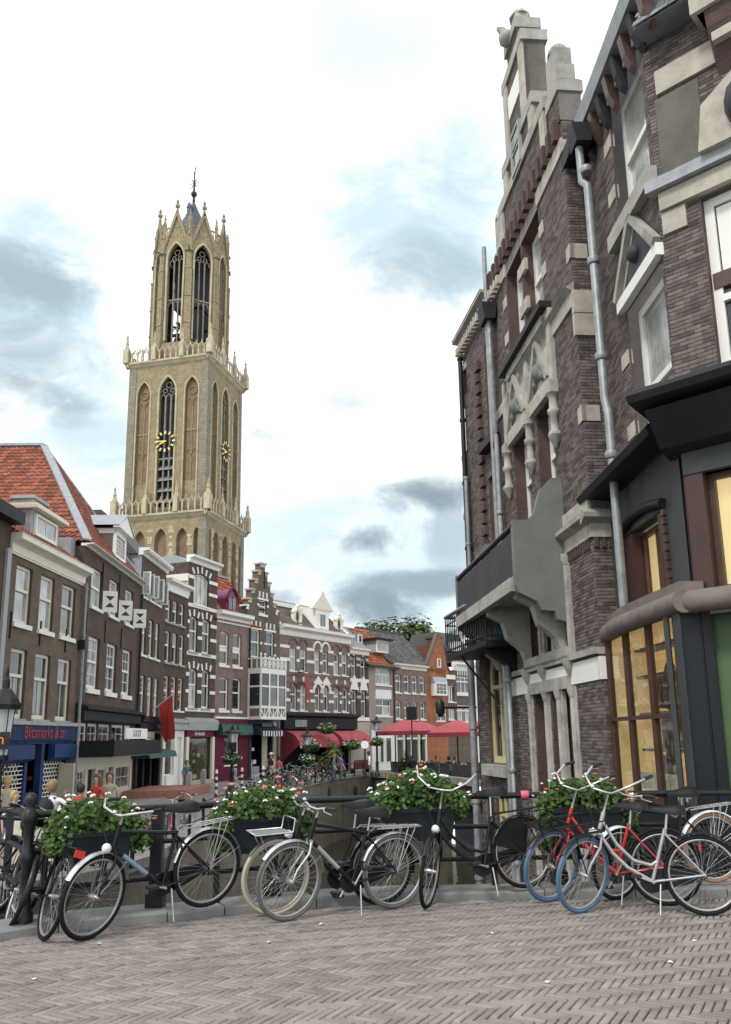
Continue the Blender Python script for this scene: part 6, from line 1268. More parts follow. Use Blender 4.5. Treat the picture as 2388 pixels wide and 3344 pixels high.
ud = f.u(2303, 2400); b = MB(); b.box(.05,ud-.05,-.12,.1,0,zl0-.12); b.build('granite_pier', M['granite_dark'], cwo); b = MB(); b.box(ud-.35,ud-.28,-.16,-.12,0,zl0-.12); b.build('grey_pilaster', M['fascia'], cwo)
b = MB(); b.box(ud, ud+1.35, .1, .16, 3.6, zl0-.1); b.build('door_panel', M['green_panel'], cwo); b = MB(); b.box(ud-.05,ud+.03,-.05,.14,3.6,zl0-.1); b.box(ud+.62,ud+.7,-.05,.14,3.6,zl0-.1); b.build('door_frame', M['bronze_frame'], cwo)
b = MB(); b.box(-.3,Lc,-.35,.1,0,-ZR-.15); b.build('plinth', M['grey_stone'], cwo)
# pipes between M and F
b = MB(); f = fM; zz = f.z(1613, 1070)
b.tube([(.18,-.2,2.3),(.18,-.2,zz)], .07, 8); b.build('downpipe', M['zinc'], rM); b = MB(); b.tube([(.48,-.2,2.),(.48,-.2,zz-3.1),(.36,-.2,zz-3.4),(.36,-.2,zz)], .06, 8)
for z in (4.,6.,8.,10.,12.): b.lathe([(.08,0),(.1,.05),(.08,.1)], 8, (.48,-.2,z))
b.build('downpipe', M['zinc'], rM); b = MB(); b.prism([(-.42,zz+.45),(-.02,zz+.45),(-.08,zz),(-.36,zz)], 'x', .02, .55); b.build('hopper_head', M['canopy'], rM)
b = MB(); b.tube([(.2,-.2,zz+.4),(.2,-.2,zz+2.2)], .06, 8); b.build('downpipe', M['zinc'], rM)
# ---------------------------------------------------------------- the setting: bridge, street, canal
M['paver'] = mat('paver', (.255,.22,.20), .85, .18, 5, .35, 45, spec=.3, tint=.14, worldco=True, stain=(.135,.12,.10), sscale=.6, samt=.6)
M['joint'] = mat('joint', (.04,.037,.03), .95, .3, 6, .3, 40, worldco=True, stain=(.07,.085,.04), sscale=1.2, samt=.6)
M['street'] = mat('street', (.23,.22,.205), .85, .15, .9, .2, 18, worldco=True, stain=(.15,.14,.13), sscale=.25, samt=.6)
M['side_pave'] = mat('side_pave', (.27,.25,.225), .85, .15, 1.5, .2, 18, worldco=True)
M['kerb_stone'] = mat('kerb_stone', (.225,.225,.215), .8, .2, 4, .25, 50, worldco=True, stain=(.15,.15,.13), sscale=1.3, samt=.6)
M['quay_wall'] = brickmat('quay_wall', (.17,.135,.10), (.13,.11,.085), (.19,.17,.14), samt=.75, stain=(.06,.065,.04))
M['coping'] = mat('coping', (.25,.24,.21), .85, .2, 2, .2, 30, stain=(.12,.12,.10), samt=.6)
def water_mat():
    m, N, L, b, tc = base_mat('canal_water'); b.inputs['Base Color'].default_value = (.035,.037,.02,1); b.inputs['Roughness'].default_value = .06; b.inputs['IOR'].default_value = 1.33
    mp = N.new('ShaderNodeMapping'); mp.inputs['Scale'].default_value = (1., .45, 1); L.new(tc.outputs['Object'], mp.inputs[0])
    bump_(N, L, b, noise_(N, L, mp.outputs[0], 1.4, 4, .55), .12, .15); M['canal_water'] = m
water_mat()
KF = [(-9.,5.2),(-4.2,6.75),(-3.3,7.25),(-2.72,7.75),(-1.85,8.08),(-1.37,8.33),(-.53,8.66),(.53,8.86),(1.76,8.93),(3.57,8.86),(9,8.7)]
QZ, WZ = -1.05, -5.2
QL = [(-5.05,9.2),(-5.05,22),(-5.0,27.6),(-4.75,35),(-4.1,49.5),(-2.5,58.5),(.3,66)]
QE = [(.3,66),(4.36,59.3),(6.5,51)]
g = MB(); g.add([(x, y, QZ) for x, y in [(-900,20),(-5.05,20)]+QL[1:]+QE[1:]+[(6.5,23),(900,23),(900,1800),(-900,1800)]], [tuple(range(2+len(QL)-1+len(QE)-1+4))])
tag(g.build('ground', M['street']), kind='structure')
g = MB(); ys = [6.5,8.5,11,14,17,20]; zs = [0,0,-.28,-.6,-.88,QZ]
for i in range(5): g.quad((-900,ys[i],zs[i]),(-5.05,ys[i],zs[i]),(-5.05,ys[i+1],zs[i+1]),(-900,ys[i+1],zs[i+1]))
g.quad((-900,-80,0),(-9.,-80,0),(-9.,6.5,0),(-900,6.5,0)); g.add([(-9,6.5,-.0),(-9,5.2,-.0),(-4.2,6.75,-.0),(-3.3,7.25,-.0),(-3.0,7.9,0),(-5.05,8.5,0),(-5.05,6.5,0)], [tuple(range(7))])
tag(g.build('street', M['street']), kind='structure')
g = MB(); g.add([(-9,-80,-.022)]+[(x,y+.02,-.022) for x, y in KF]+[(9,-80,-.022)], [tuple(range(len(KF)+2))]); road = tag(g.build('bridge_pavement', M['joint']), kind='structure')
# herringbone clinkers
def kerb_y(x):
    for (a, b), (c, d) in zip(KF, KF[1:]):
        if a <= x <= c: return b+(d-b)*(x-a)/(c-a)
    return 8.8
pw = .054; n_ = 4; ex = Vector((math.cos(R(-29)), math.sin(R(-29)), 0)); ey = Vector((math.cos(R(61)), math.sin(R(61)), 0)); items = []
rnd = random.Random(11)
def pav(cx, cy, horiz):
    p = ex*(cx*pw)+ey*(cy*pw)+Vector((0, 7., 0))
    if not (-4.6 < p.x < 4.9 and 4.7 < p.y < kerb_y(p.x)-.02) or abs(p.x) > .47*p.y+.75: return
    a = (ex if horiz else ey); b = (ey if horiz else -ex); tl = rnd.uniform(-.006, .006); h = .05
    a = (a+Vector((0,0,rnd.uniform(-.012,.012)))+b*tl).normalized(); b = (b+Vector((0,0,rnd.uniform(-.015,.015)))).normalized(); c = a.cross(b)
    L_, W_ = n_*pw-.0095+rnd.uniform(-.003,.002), pw-.0095+rnd.uniform(-.002,.002); z = -h/2+rnd.uniform(-.0035,.001)
    items.append(Matrix(((a.x*L_, b.x*W_, c.x*h, p.x), (a.y*L_, b.y*W_, c.y*h, p.y), (a.z*L_, b.z*W_, c.z*h, z), (0,0,0,1))))
for y in range(-110, 111):
    for m in range(-16, 17):
        x = y+2*n_*m
        if -110 < x < 110: pav(x+n_/2, y+.5, True)
for x in range(-110, 111):
    for m in range(-16, 17):
        y = x+1+2*n_*m
        if -110 < y < 110: pav(x+.5, y+n_/2, False)
def paver_mesh():
    me = bpy.data.meshes.new('paver'); cx, cy, cz = .026, .1, .13
    v = [(-.5,-.5,-.5),(.5,-.5,-.5),(.5,.5,-.5),(-.5,.5,-.5),(-.5,-.5,.5-cz),(.5,-.5,.5-cz),(.5,.5,.5-cz),(-.5,.5,.5-cz),(-.5+cx,-.5+cy,.5),(.5-cx,-.5+cy,.5),(.5-cx,.5-cy,.5),(-.5+cx,.5-cy,.5)]
    me.from_pydata(v, [], [(0,1,5,4),(1,2,6,5),(2,3,7,6),(3,0,4,7),(4,5,9,8),(5,6,10,9),(6,7,11,10),(7,4,8,11),(8,9,10,11)]); return me
blocks(road, items, 'paver', 'paver', 'paver_field', 300, Vector((0,3.4,0)), paver_mesh)
# kerb stones along the railing
kb = tag(put('kerb', None), kind='structure')
KP = [Vector((x,y,0)) for x, y in KF[1:]]
acc = []
for a, b in zip(KP, KP[1:]):
    n = max(1, round((b-a).length/.95)); acc += [a+(b-a)*i/n for i in range(n)]
acc.append(KP[-1])
for i, (a, b) in enumerate(zip(acc, acc[1:])):
    d = (b-a).normalized(); nn = Vector((-d.y, d.x, 0)); w = .42; g_ = .006; a2, b2 = a+d*g_, b-d*g_; h = .08+.006*((i*7) % 3-1)
    q = MB(); pr = [(0,-.05),(0,h-.02),(.02,h),(w,h+.006),(w,-.3)]
    q.add([a2+nn*p+Vector((0,0,z)) for p, z in pr]+[b2+nn*p+Vector((0,0,z)) for p, z in pr], [(0,1,2,3,4)[::-1],(5,6,7,8,9)]+[(k,(k+1)%5,5+(k+1)%5,5+k) for k in range(5)]); q.build('kerb_stone', M['kerb_stone'], kb)
# bridge face and canal walls
bf = MB()
for (a, b), (c, d) in zip(KF[2:], KF[3:]): bf.quad((a,b+.43,WZ),(c,d+.43,WZ),(c,d+.43,.05),(a,b+.43,.05))
bf.quad((-3.3,7.7,WZ),(-5.05,9.2,WZ),(-5.05,9.2,.0),(-3.3,7.7,.0)); tag(bf.build('bridge_face', M['quay_wall']), kind='structure')
w = MB(); w.add([(x,y,WZ) for x, y in [(-6,8.),(9,8.),(9,24),(7,52),(4.5,60),(.3,67),(-6,60)]], [tuple(range(7))]); tag(w.build('canal_water', M['canal_water']), kind='structure')
def quay(pts, name, label, top=None):
    t = thing(name, label, 'wall', (0,0,0)); m = MB(); c = MB()
    for (a, b), (p, q) in zip(pts, pts[1:]):
        za = top(b) if top else QZ; zb = top(q) if top else QZ
        m.quad((a,b,WZ-.5),(p,q,WZ-.5),(p,q,zb),(a,b,za))
        d = Vector((p-a,q-b,0)); n = max(1, int(d.length/1.4)); d.normalize(); nn = Vector((d.y,-d.x,0))
        for i in range(n):
            A = Vector((a,b,za)).lerp(Vector((p,q,zb)), (i+.01)/n); B = Vector((a,b,za)).lerp(Vector((p,q,zb)), (i+.99)/n); c = MB()
            c.beam(A-nn*.17+Vector((0,0,.0)), B-nn*.17+Vector((0,0,.0)), .5, .22); c.build('coping_stone', M['coping'], t)
    m.build('wall_face', M['quay_wall'], t); return t
def ramp_top(y): 
    for i in range(5):
        if ys[i] <= y <= ys[i+1]: return zs[i]+(zs[i+1]-zs[i])*(y-ys[i])/(ys[i+1]-ys[i])
    return QZ
QL2 = [(-5.05,9.2),(-5.05,11),(-5.05,14),(-5.05,17),(-5.05,20)]+QL[1:]
t = quay(QL2, 'quay_wall', 'long brick quay wall along the left side of the canal', ramp_top)
for px, py in ((1160,2590),(1075,2595),(960,2640)):        # small cellar openings in the wall
    d = ray(px, py)
    for (a, b), (p, q) in zip(QL2, QL2[1:]):
        e = Vector((p-a,q-b)); det = d.x*(-e.y)+e.x*d.y
        if abs(det) < 1e-9: continue
        tt = (a*(-e.y)+e.x*b)/det; s = (d.x*b-d.y*a)/det
        if 0 <= s <= 1 and tt > 0:
            P_ = Vector((d.x*tt, d.y*tt, CAMH+d.z*tt)); e3 = Vector((e.x,e.y,0)).normalized(); m = MB(); nn = Vector((e3.y,-e3.x,0))*.02
            pts = [(-.4,-.5),(.4,-.5),(.4,.2),(.25,.42),(0,.5),(-.25,.42),(-.4,.2)]; m.add([P_+e3*u+Vector((0,0,v))+nn for u, v in pts], [tuple(range(7))]); m.build('cellar_opening', M['tower_dark'], t)
# end bridge with terrace parapet
t = thing('stone_bridge', 'low stone bridge closing the far end of the canal, under the red parasols', 'bridge', (0,0,0))
m = MB()
for (a, b), (p, q) in zip(QE, QE[1:]):
    A, B = Vector((a,b,0)), Vector((p,q,0))
    if p > 5: # arch in the nearer half
        L_ = (B-A).length; d = (B-A)/L_; ops = [(L_*.25, L_*.95, WZ-.3, QZ-1.0, 'seg')]; mb = MB(); wall(mb, 0, L_, WZ-.5, QZ, ops, .5); o = mb.build('arch_wall', M['quay_wall'], t, (a,b,0), math.atan2(d.y,d.x))
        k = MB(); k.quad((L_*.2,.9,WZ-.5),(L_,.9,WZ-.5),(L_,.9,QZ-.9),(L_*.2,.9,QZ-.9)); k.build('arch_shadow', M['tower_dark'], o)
    else: m.quad((a,b,WZ-.5),(p,q,WZ-.5),(p,q,QZ),(a,b,QZ))
m.build('wall_face', M['quay_wall'], t)
for (a, b), (p, q) in zip(QE, QE[1:]):
    for i in range(6):
        A = Vector((a,b,QZ)).lerp(Vector((p,q,QZ)), (i+.01)/6); B = Vector((a,b,QZ)).lerp(Vector((p,q,QZ)), (i+.99)/6); c = MB(); c.beam(A+Vector((0,0,-.05)), B+Vector((0,0,-.05)), .5, .4); c.build('coping_stone', M['coping'], t)
# footway strip before the left shops, red terrace deck, pale slab
g = MB(); e_ = []
pts = [FA[k].o+FA[k].n*-2.2 for k in ('b2','b3','b4','b5','b6','b7','b8','b9','b10')]; pin = [FA[k].o+FA[k].n*.3 for k in ('b2','b3','b4','b5','b6','b7','b8','b9','b10')]
for i in range(len(pts)-1): g.add([(pts[i].x,pts[i].y,QZ),(pts[i+1].x,pts[i+1].y,QZ),(pts[i+1].x,pts[i+1].y,QZ+.1),(pts[i].x,pts[i].y,QZ+.1),(pin[i].x,pin[i].y,QZ+.1),(pin[i+1].x,pin[i+1].y,QZ+.1)], [(0,1,2,3),(3,2,5,4)])
tag(g.build('pavement', M['side_pave']), kind='structure')
M['red_deck'] = mat('red_deck', (.33,.15,.11), .8, .15, 4, .1, 30)
fB = FA['b2']; a, b, c, d = fB.w(6.2,-.3,.1), fB.w(11.2,-.3,.1), fB.w(11.8,-3.4,.1), fB.w(6.9,-3.0,.1)
g = MB(); z0, z1 = QZ, QZ+.42; g.prism([(p.x,p.y) for p in (a,d,c,b)], 'z', z0, z1); o = g.build('terrace_deck', M['red_deck']); tag(o, 'low red terrace deck in front of the black shop entrance', 'deck')
g = MB(); a, b, c, d = fB.w(12.5,-.2,0), fB.w(15.2,-.1,0), fB.w(15.4,-2.1,0), fB.w(12.2,-1.9,0); g.prism([(p.x,p.y) for p in (a,d,c,b)], 'z', z0, QZ+.2); tag(g.build('entrance_slab', M['white_paint']), 'pale stone slab before the white shop front', 'step')
# ---------------------------------------------------------------- railing on the bridge
M['rail_paint'] = mat('rail_paint', (.011,.013,.015), .42, .3, 10, .05, 60, spec=.35, stain=(.035,.032,.03), sscale=3, samt=.4)
RP = [(-3.02,7.72),(-2.2,8.2),(-1.2,8.78),(-.2,9.08),(.8,9.22),(1.8,9.25),(2.8,9.2),(5.2,9.05)]
RPL = [(-3.02,7.72),(-3.62,8.75),(-4.95,10.4),(-4.95,12.5)]
RZ = (.98, .67, .345)
def zdrop(p): return min(0., (ramp_top(p[1])) if p[0] < -3.5 else 0.)
def rail(pts, label):
    t = thing('railing', label, 'railing', (0,0,0))
    for z, r in zip(RZ, (.032, .024, .024)): b = MB(); b.tube([(x,y,z+zdrop((x,y))) for x, y in pts], r, 8); b.build('rail_bar', M['rail_paint'], t)
    return t
rl = rail(RP, 'black tubular railing across the bridge, hung with flower troughs'); rl2 = rail(RPL, 'black railing going down beside the quay, left of the corner post')
def post(par, x, y, kind=0, zb=.0, zt=1.0):
    b = MB()
    if kind == 1:     # turned cast iron corner post
        b.lathe([(.085,0),(.085,.1),(.055,.14),(.045,.5),(.065,.53),(.065,.6),(.045,.63),(.045,.82),(.07,.86),(.075,.93),(.05,.97),(.04,1.0),(.062,1.05),(.045,1.1),(.01,1.12)], 10, (x,y,zb))
    elif kind == 2: b.box(x-.055,x+.055,y-.055,y+.055,zb,zt); b.box(x-.08,x+.08,y-.08,y+.08,zb,zb+.16)
    else: b.box(x-.028,x+.028,y-.028,y+.028,zb,zt)
    b.build('post', M['rail_paint'], par)
post(rl, -3.02, 7.72, 1, .05)
for x, y in ((-2.02,8.31),(-.98,8.85),(.62,9.2),(1.98,9.25),(3.2,9.18)): post(rl, x, y, 2, .05)
for x, y in ((-1.5,8.6),(-.12,9.09),(1.3,9.24),(2.55,9.22)): post(rl, x, y, 0, .05)
b = MB(); b.lathe([(.045,0),(.05,.04),(.045,.08)], 8); o = b.build('pink_band', mm('pink', (.62,.12,.2), .6), rl, (1.62,9.24,.98)); o.rotation_euler = (0, math.pi/2, 0)
for x, y in RPL[1:]: post(rl2, x, y, 1 if y > 9.5 else 0, zdrop((x,y)), 1.0+zdrop((x,y)))
qr = thing('railing', 'black railing along the edge of the left quay with bicycles against it', 'railing')
QRP = [(-4.9,12.5),(-4.9,22),(-4.85,27.6),(-4.6,35),(-3.95,49.5),(-2.4,58.3),(.1,65.2)]
def qpt(s):
    for (a, b), (c, d) in zip(QRP, QRP[1:]):
        l = math.hypot(c-a, d-b)
        if s <= l: return Vector((a+(c-a)*s/l, b+(d-b)*s/l, ramp_top(b+(d-b)*s/l))), Vector(((c-a)/l, (d-b)/l, 0))
        s -= l
    return Vector((QRP[-1][0], QRP[-1][1], QZ)), Vector((0,1,0))
for i in range(30):
    p, d = qpt(i*1.85); b = MB(); b.lathe([(.06,0),(.05,.1),(.04,.9),(.06,.95),(.02,1.02)], 6, p); b.build('post', M['rail_paint'], qr)
for z in (.9, .45): b = MB(); b.tube([qpt(i*1.85)[0]+Vector((0,0,z)) for i in range(30)], .025, 5); b.build('rail_bar', M['rail_paint'], qr)
# ---------------------------------------------------------------- flower troughs
def leafmat(name, col, var): 
    m, N, L, b, tc = base_mat(name); at = N.new('ShaderNodeAttribute'); at.attribute_name = 'tint'
    c = mixc(N, L, at.outputs['Fac'], tuple(x*(1-var) for x in col), tuple(min(1,x*(1+var)) for x in col)); L.new(c, b.inputs['Base Color']); b.inputs['Roughness'].default_value = .5
    b.inputs['Specular IOR Level'].default_value = .3; b.inputs['Subsurface Weight'].default_value = .0
    out = N['Material Output']; tl = N.new('ShaderNodeBsdfTranslucent'); L.new(c, tl.inputs[0]); mx = N.new('ShaderNodeMixShader'); mx.inputs[0].default_value = .22; L.new(b.outputs[0], mx.inputs[1]); L.new(tl.outputs[0], mx.inputs[2]); L.new(mx.outputs[0], out.inputs[0]); M[name] = m
leafmat('geranium_leaf', (.05,.10,.02), .7); leafmat('tree_leaf', (.075,.105,.03), .55)
mm('trough', (.011,.017,.023), .5, .25, 4, .04, 40, spec=.3, stain=(.05,.05,.05), sscale=3, samt=.4)
mm('petal_white', (.82,.82,.78), .6, .06, 20); mm('petal_red', (.55,.06,.035), .6, .2, 20); mm('petal_orange', (.50,.15,.03), .6, .25, 20); mm('petal_pink', (.65,.2,.2), .6, .15, 20)
NR = np.random.default_rng(21)
def leaf_cloud(name, pts, nrm, size, mats, par, fold=.25):
    """many small leaf faces joined to one mass of foliage"""
    V = []; F = []; T = []
    for p, n in zip(pts, nrm):
        n = Vector(n).normalized(); a = n.cross(Vector(NR.normal(size=3))).normalized(); b = n.cross(a); s = size*(.6+.8*NR.random()); p = Vector(p); k = len(V)
        V += [p-a*s*.5, p-b*s*.5+n*fold*s*.4, p+a*s*.55-n*.1*s, p+b*s*.5+n*fold*s*.4]; F.append((k,k+1,k+2,k+3)); T += [min(1, max(0, NR.random()))]*4
    me = bpy.data.meshes.new(name); me.from_pydata([tuple(v) for v in V], [], F); me.materials.append(M[mats]); add_tint(me, T); o = put(name, me, par); o['kind'] = 'stuff'; return o
def blossom_mesh(r):
    b = MB()
    for i in range(7):
        d = Vector(NR.normal(size=3)); d.z = abs(d.z)*.6; d.normalize(); c = d*r*.62; b.ico(c, r*.42)
    return b
BL = {}
def blossom(par, p, r, m):
    if m not in BL: BL[m] = [blossom_mesh(1.).mesh('blossom', M[m]) for _ in range(3)]
    o = put('blossom', random.choice(BL[m]), par, p, random.random()*6); o.scale = (r, r, r*.9)
def trough(label, cx, cy, ang, zt, zb, w, fol, hgt, nl, blooms, drape=.15):
    t = thing('flower_trough', label, 'planter', (cx, cy, zb), ang, 'flower troughs on the bridge railing'); h = zt-zb; d = .17
    b = MB(); w0 = w*.86
    def ring(x, y, z): return [(-x,-y,z),(x,-y,z),(x,y,z),(-x,y,z)]
    v = ring(w0/2,d*.8,0)+ring(w/2,d,h)+ring(w/2-.02,d-.02,h)+ring(w/2-.02,d-.02,h-.06)
    b.add(v, [(3,2,1,0)]+[(i*4+k,i*4+(k+1)%4,(i+1)*4+(k+1)%4,(i+1)*4+k) for i in range(3) for k in range(4)]+[(12,13,14,15)]); b.build('trough_box', M['trough'], t)
    b = MB()
    for y0, y1 in ((-d-.018,-d+.004),(d-.004,d+.018)): b.box(-w/2-.02,w/2+.02,y0,y1,h-.04,h+.012)
    b.box(-w/2-.02,-w/2+.004,-d,d,h-.04,h+.011); b.box(w/2-.004,w/2+.02,-d,d,h-.04,h+.011); b.build('rim', M['trough'], t)
    b = MB(); b.box(-.03,.03,d-.02,d+.06,-.05,h); b.build('hanger', M['rail_paint'], t)
    P = []; Nn = []
    lumps = [(x, NR.uniform(-.12,.12), hgt*max(.12, 1-(2*x/fol)**2)**.6*NR.uniform(.55,1.)) for x in np.linspace(-fol/2*.86, fol/2*.86, 15) for _ in range(2)]
    def shell_pt(out=1., front=0.):
        lx, ly, lz = lumps[NR.integers(len(lumps))]; dv = NR.normal(size=3); dv[1] -= front; dv[2] += front*.6; dv /= np.linalg.norm(dv); rr = out*NR.uniform(.5,1.)**.35
        return np.array([lx+dv[0]*.10*rr, ly+dv[1]*.12*rr-.02, h+lz*.82+dv[2]*.095*rr-.05]), dv
    for i in range(nl):
        p, dv = shell_pt()
        if i % 3 == 0: p[2] = h+(p[2]-h)*NR.random(); p[1] -= .05*NR.random()
        over = max(0, abs(p[0])-w*.44)
        if over > 0: p[2] -= drape*NR.random()
        elif p[2] < h-.03: continue
        P.append(p); Nn.append(dv+np.array([0,-.35,.6]))
    leaf_cloud('foliage', P, Nn, .043, 'geranium_leaf', t)
    for m, n, r, out in blooms:
        for i in range(n):
            p, dv = shell_pt(1.3, .6); p[2] += out+.01; p[1] -= .02; blossom(t, tuple(p), r*NR.uniform(.75,1.35), m)
    return t
def rail_at(x):
    for (a, b), (c, d) in zip(RP, RP[1:]):
        if a <= x <= c: return b+(d-b)*(x-a)/(c-a), math.atan2(d-b, c-a)
def trough_px(label, xl, xr, yt, yb, dx0, **kw):
    xc = (xl+xr)/2; Y = 8.8
    for _ in range(6): p = at_y(xc, yt, Y); y_, an = rail_at(p.x); Y = y_-.24
    p = at_y(xc, yt, Y); q = at_y(xc, yb, Y); w = abs(at_y(xr, yt, Y).x-at_y(xl, yt, Y).x)/math.cos(an)
    return trough(label, p.x, p.y, an, p.z, q.z, w, **kw)
trough_px('leftmost dark flower trough with white and orange geraniums, beside the corner post', 222, 408, 2710, 2815, 0, fol=.84, hgt=.36, nl=6500, blooms=[('petal_white',24,.024,.02),('petal_orange',10,.022,.02)], drape=.16)
trough_px('second dark flower trough from the left, above the bicycle with cream tyres', 742, 960, 2665, 2780, 0, fol=.98, hgt=.36, nl=7000, blooms=[('petal_white',36,.024,.02),('petal_orange',14,.024,.03),('petal_pink',7,.03,.09)], drape=.3)
trough_px('third dark flower trough from the left, heaped tall with mostly white flowers', 1248, 1480, 2635, 2742, 0, fol=.98, hgt=.44, nl=7500, blooms=[('petal_white',46,.026,.02),('petal_red',6,.026,.05),('petal_orange',9,.028,.04)], drape=.1)
trough_px('rightmost dark flower trough, behind the red bicycle, with white and coral geraniums', 1795, 2020, 2637, 2760, 0, fol=.98, hgt=.38, nl=7000, blooms=[('petal_white',34,.024,.02),('petal_orange',12,.024,.05),('petal_red',6,.024,.04)], drape=.4)
# ---------------------------------------------------------------- bicycles
mm('tyre', (.013,.013,.013), .8, .2, 20, spec=.2); mm('tyre_cream', (.45,.40,.30), .7, .12, 20); mm('tyre_blue', (.07,.15,.27), .6, .12, 20); mm('tyre_brown', (.30,.15,.08), .7, .1, 20); mm('tyre_grey', (.12,.115,.105), .75, .15, 20)
mm('chrome', (.58,.58,.57), .32, .15, 12, metal=.85, stain=(.22,.16,.11), sscale=9, samt=.35); mm('alu', (.42,.42,.41), .45, .15, 10, metal=.6, stain=(.16,.13,.10), sscale=7, samt=.4); mm('paint_black', (.009,.009,.010), .35, .2, 6, spec=.35); mm('paint_silver', (.42,.42,.41), .35, .1, 8, metal=.5); mm('paint_red', (.45,.02,.02), .3, .12, 6, coat=.4); mm('paint_blue', (.18,.29,.36), .3, .15, 6, coat=.3); mm('paint_navy', (.02,.028,.06), .28, .2, 6, coat=.4)
mm('saddle_black', (.010,.010,.010), .5, .25, 12, .1, 80, spec=.25); mm('grip_black', (.014,.014,.014), .6, .2, 30); mm('reflector_red', (.45,.02,.015), .3, .1); mm('lamp_lens', (.7,.72,.72), .15, .1); mm('reflector_white', (.75,.77,.78), .25, .1); mm('rust', (.16,.075,.04), .8, .3, 10)
RW_ = .345
def circ(c, r, n, ax='y'): return [(c[0]+r*math.cos(2*math.pi*i/n), c[1], c[2]+r*math.sin(2*math.pi*i/n)) for i in range(n)]
WC = {}
def wheel(par, x, tm, wall_=None, rim='alu', r=RW_, detail=True, steer=None):
    key = (tm, rim, round(r,3), detail)
    if key not in WC:
        b = MB(); b.tube(circ((0,0,0), r-.018, 40 if detail else 20), .02, 8 if detail else 5, closed=True); ty = b.mesh('wheel', M[tm])
        b = MB(); b.tube(circ((0,0,0), r-.043, 40 if detail else 20), .0125, 6 if detail else 4, closed=True); ri = b.mesh('rim', M[rim])
        b = MB()
        for i in range(32 if detail else 12):
            a = 2*math.pi*i/(32 if detail else 12); s = 1 if i % 2 else -1; a2 = a+s*.5*(1 if (i//2) % 2 else -1)
            b.tube([(.02*math.cos(a2), .028*s, .02*math.sin(a2)), ((r-.045)*math.cos(a), 0, (r-.045)*math.sin(a))], .0014 if detail else .003, 3, cap=False)
        sp = b.mesh('spokes', M['chrome']); b = MB(); b.tube([(0,-.06,0),(0,-.03,0),(0,.03,0),(0,.06,0)], [.012,.024,.024,.012], 8); hu = b.mesh('hub', M['chrome']); WC[key] = (ty, ri, sp, hu)
    ty, ri, sp, hu = WC[key]; w = put('wheel', ty, par, x); w.rotation_euler.y = random.random()*6
    for n, me in (('rim', ri), ('spokes', sp), ('hub', hu)): put(n, me, w)
    return w
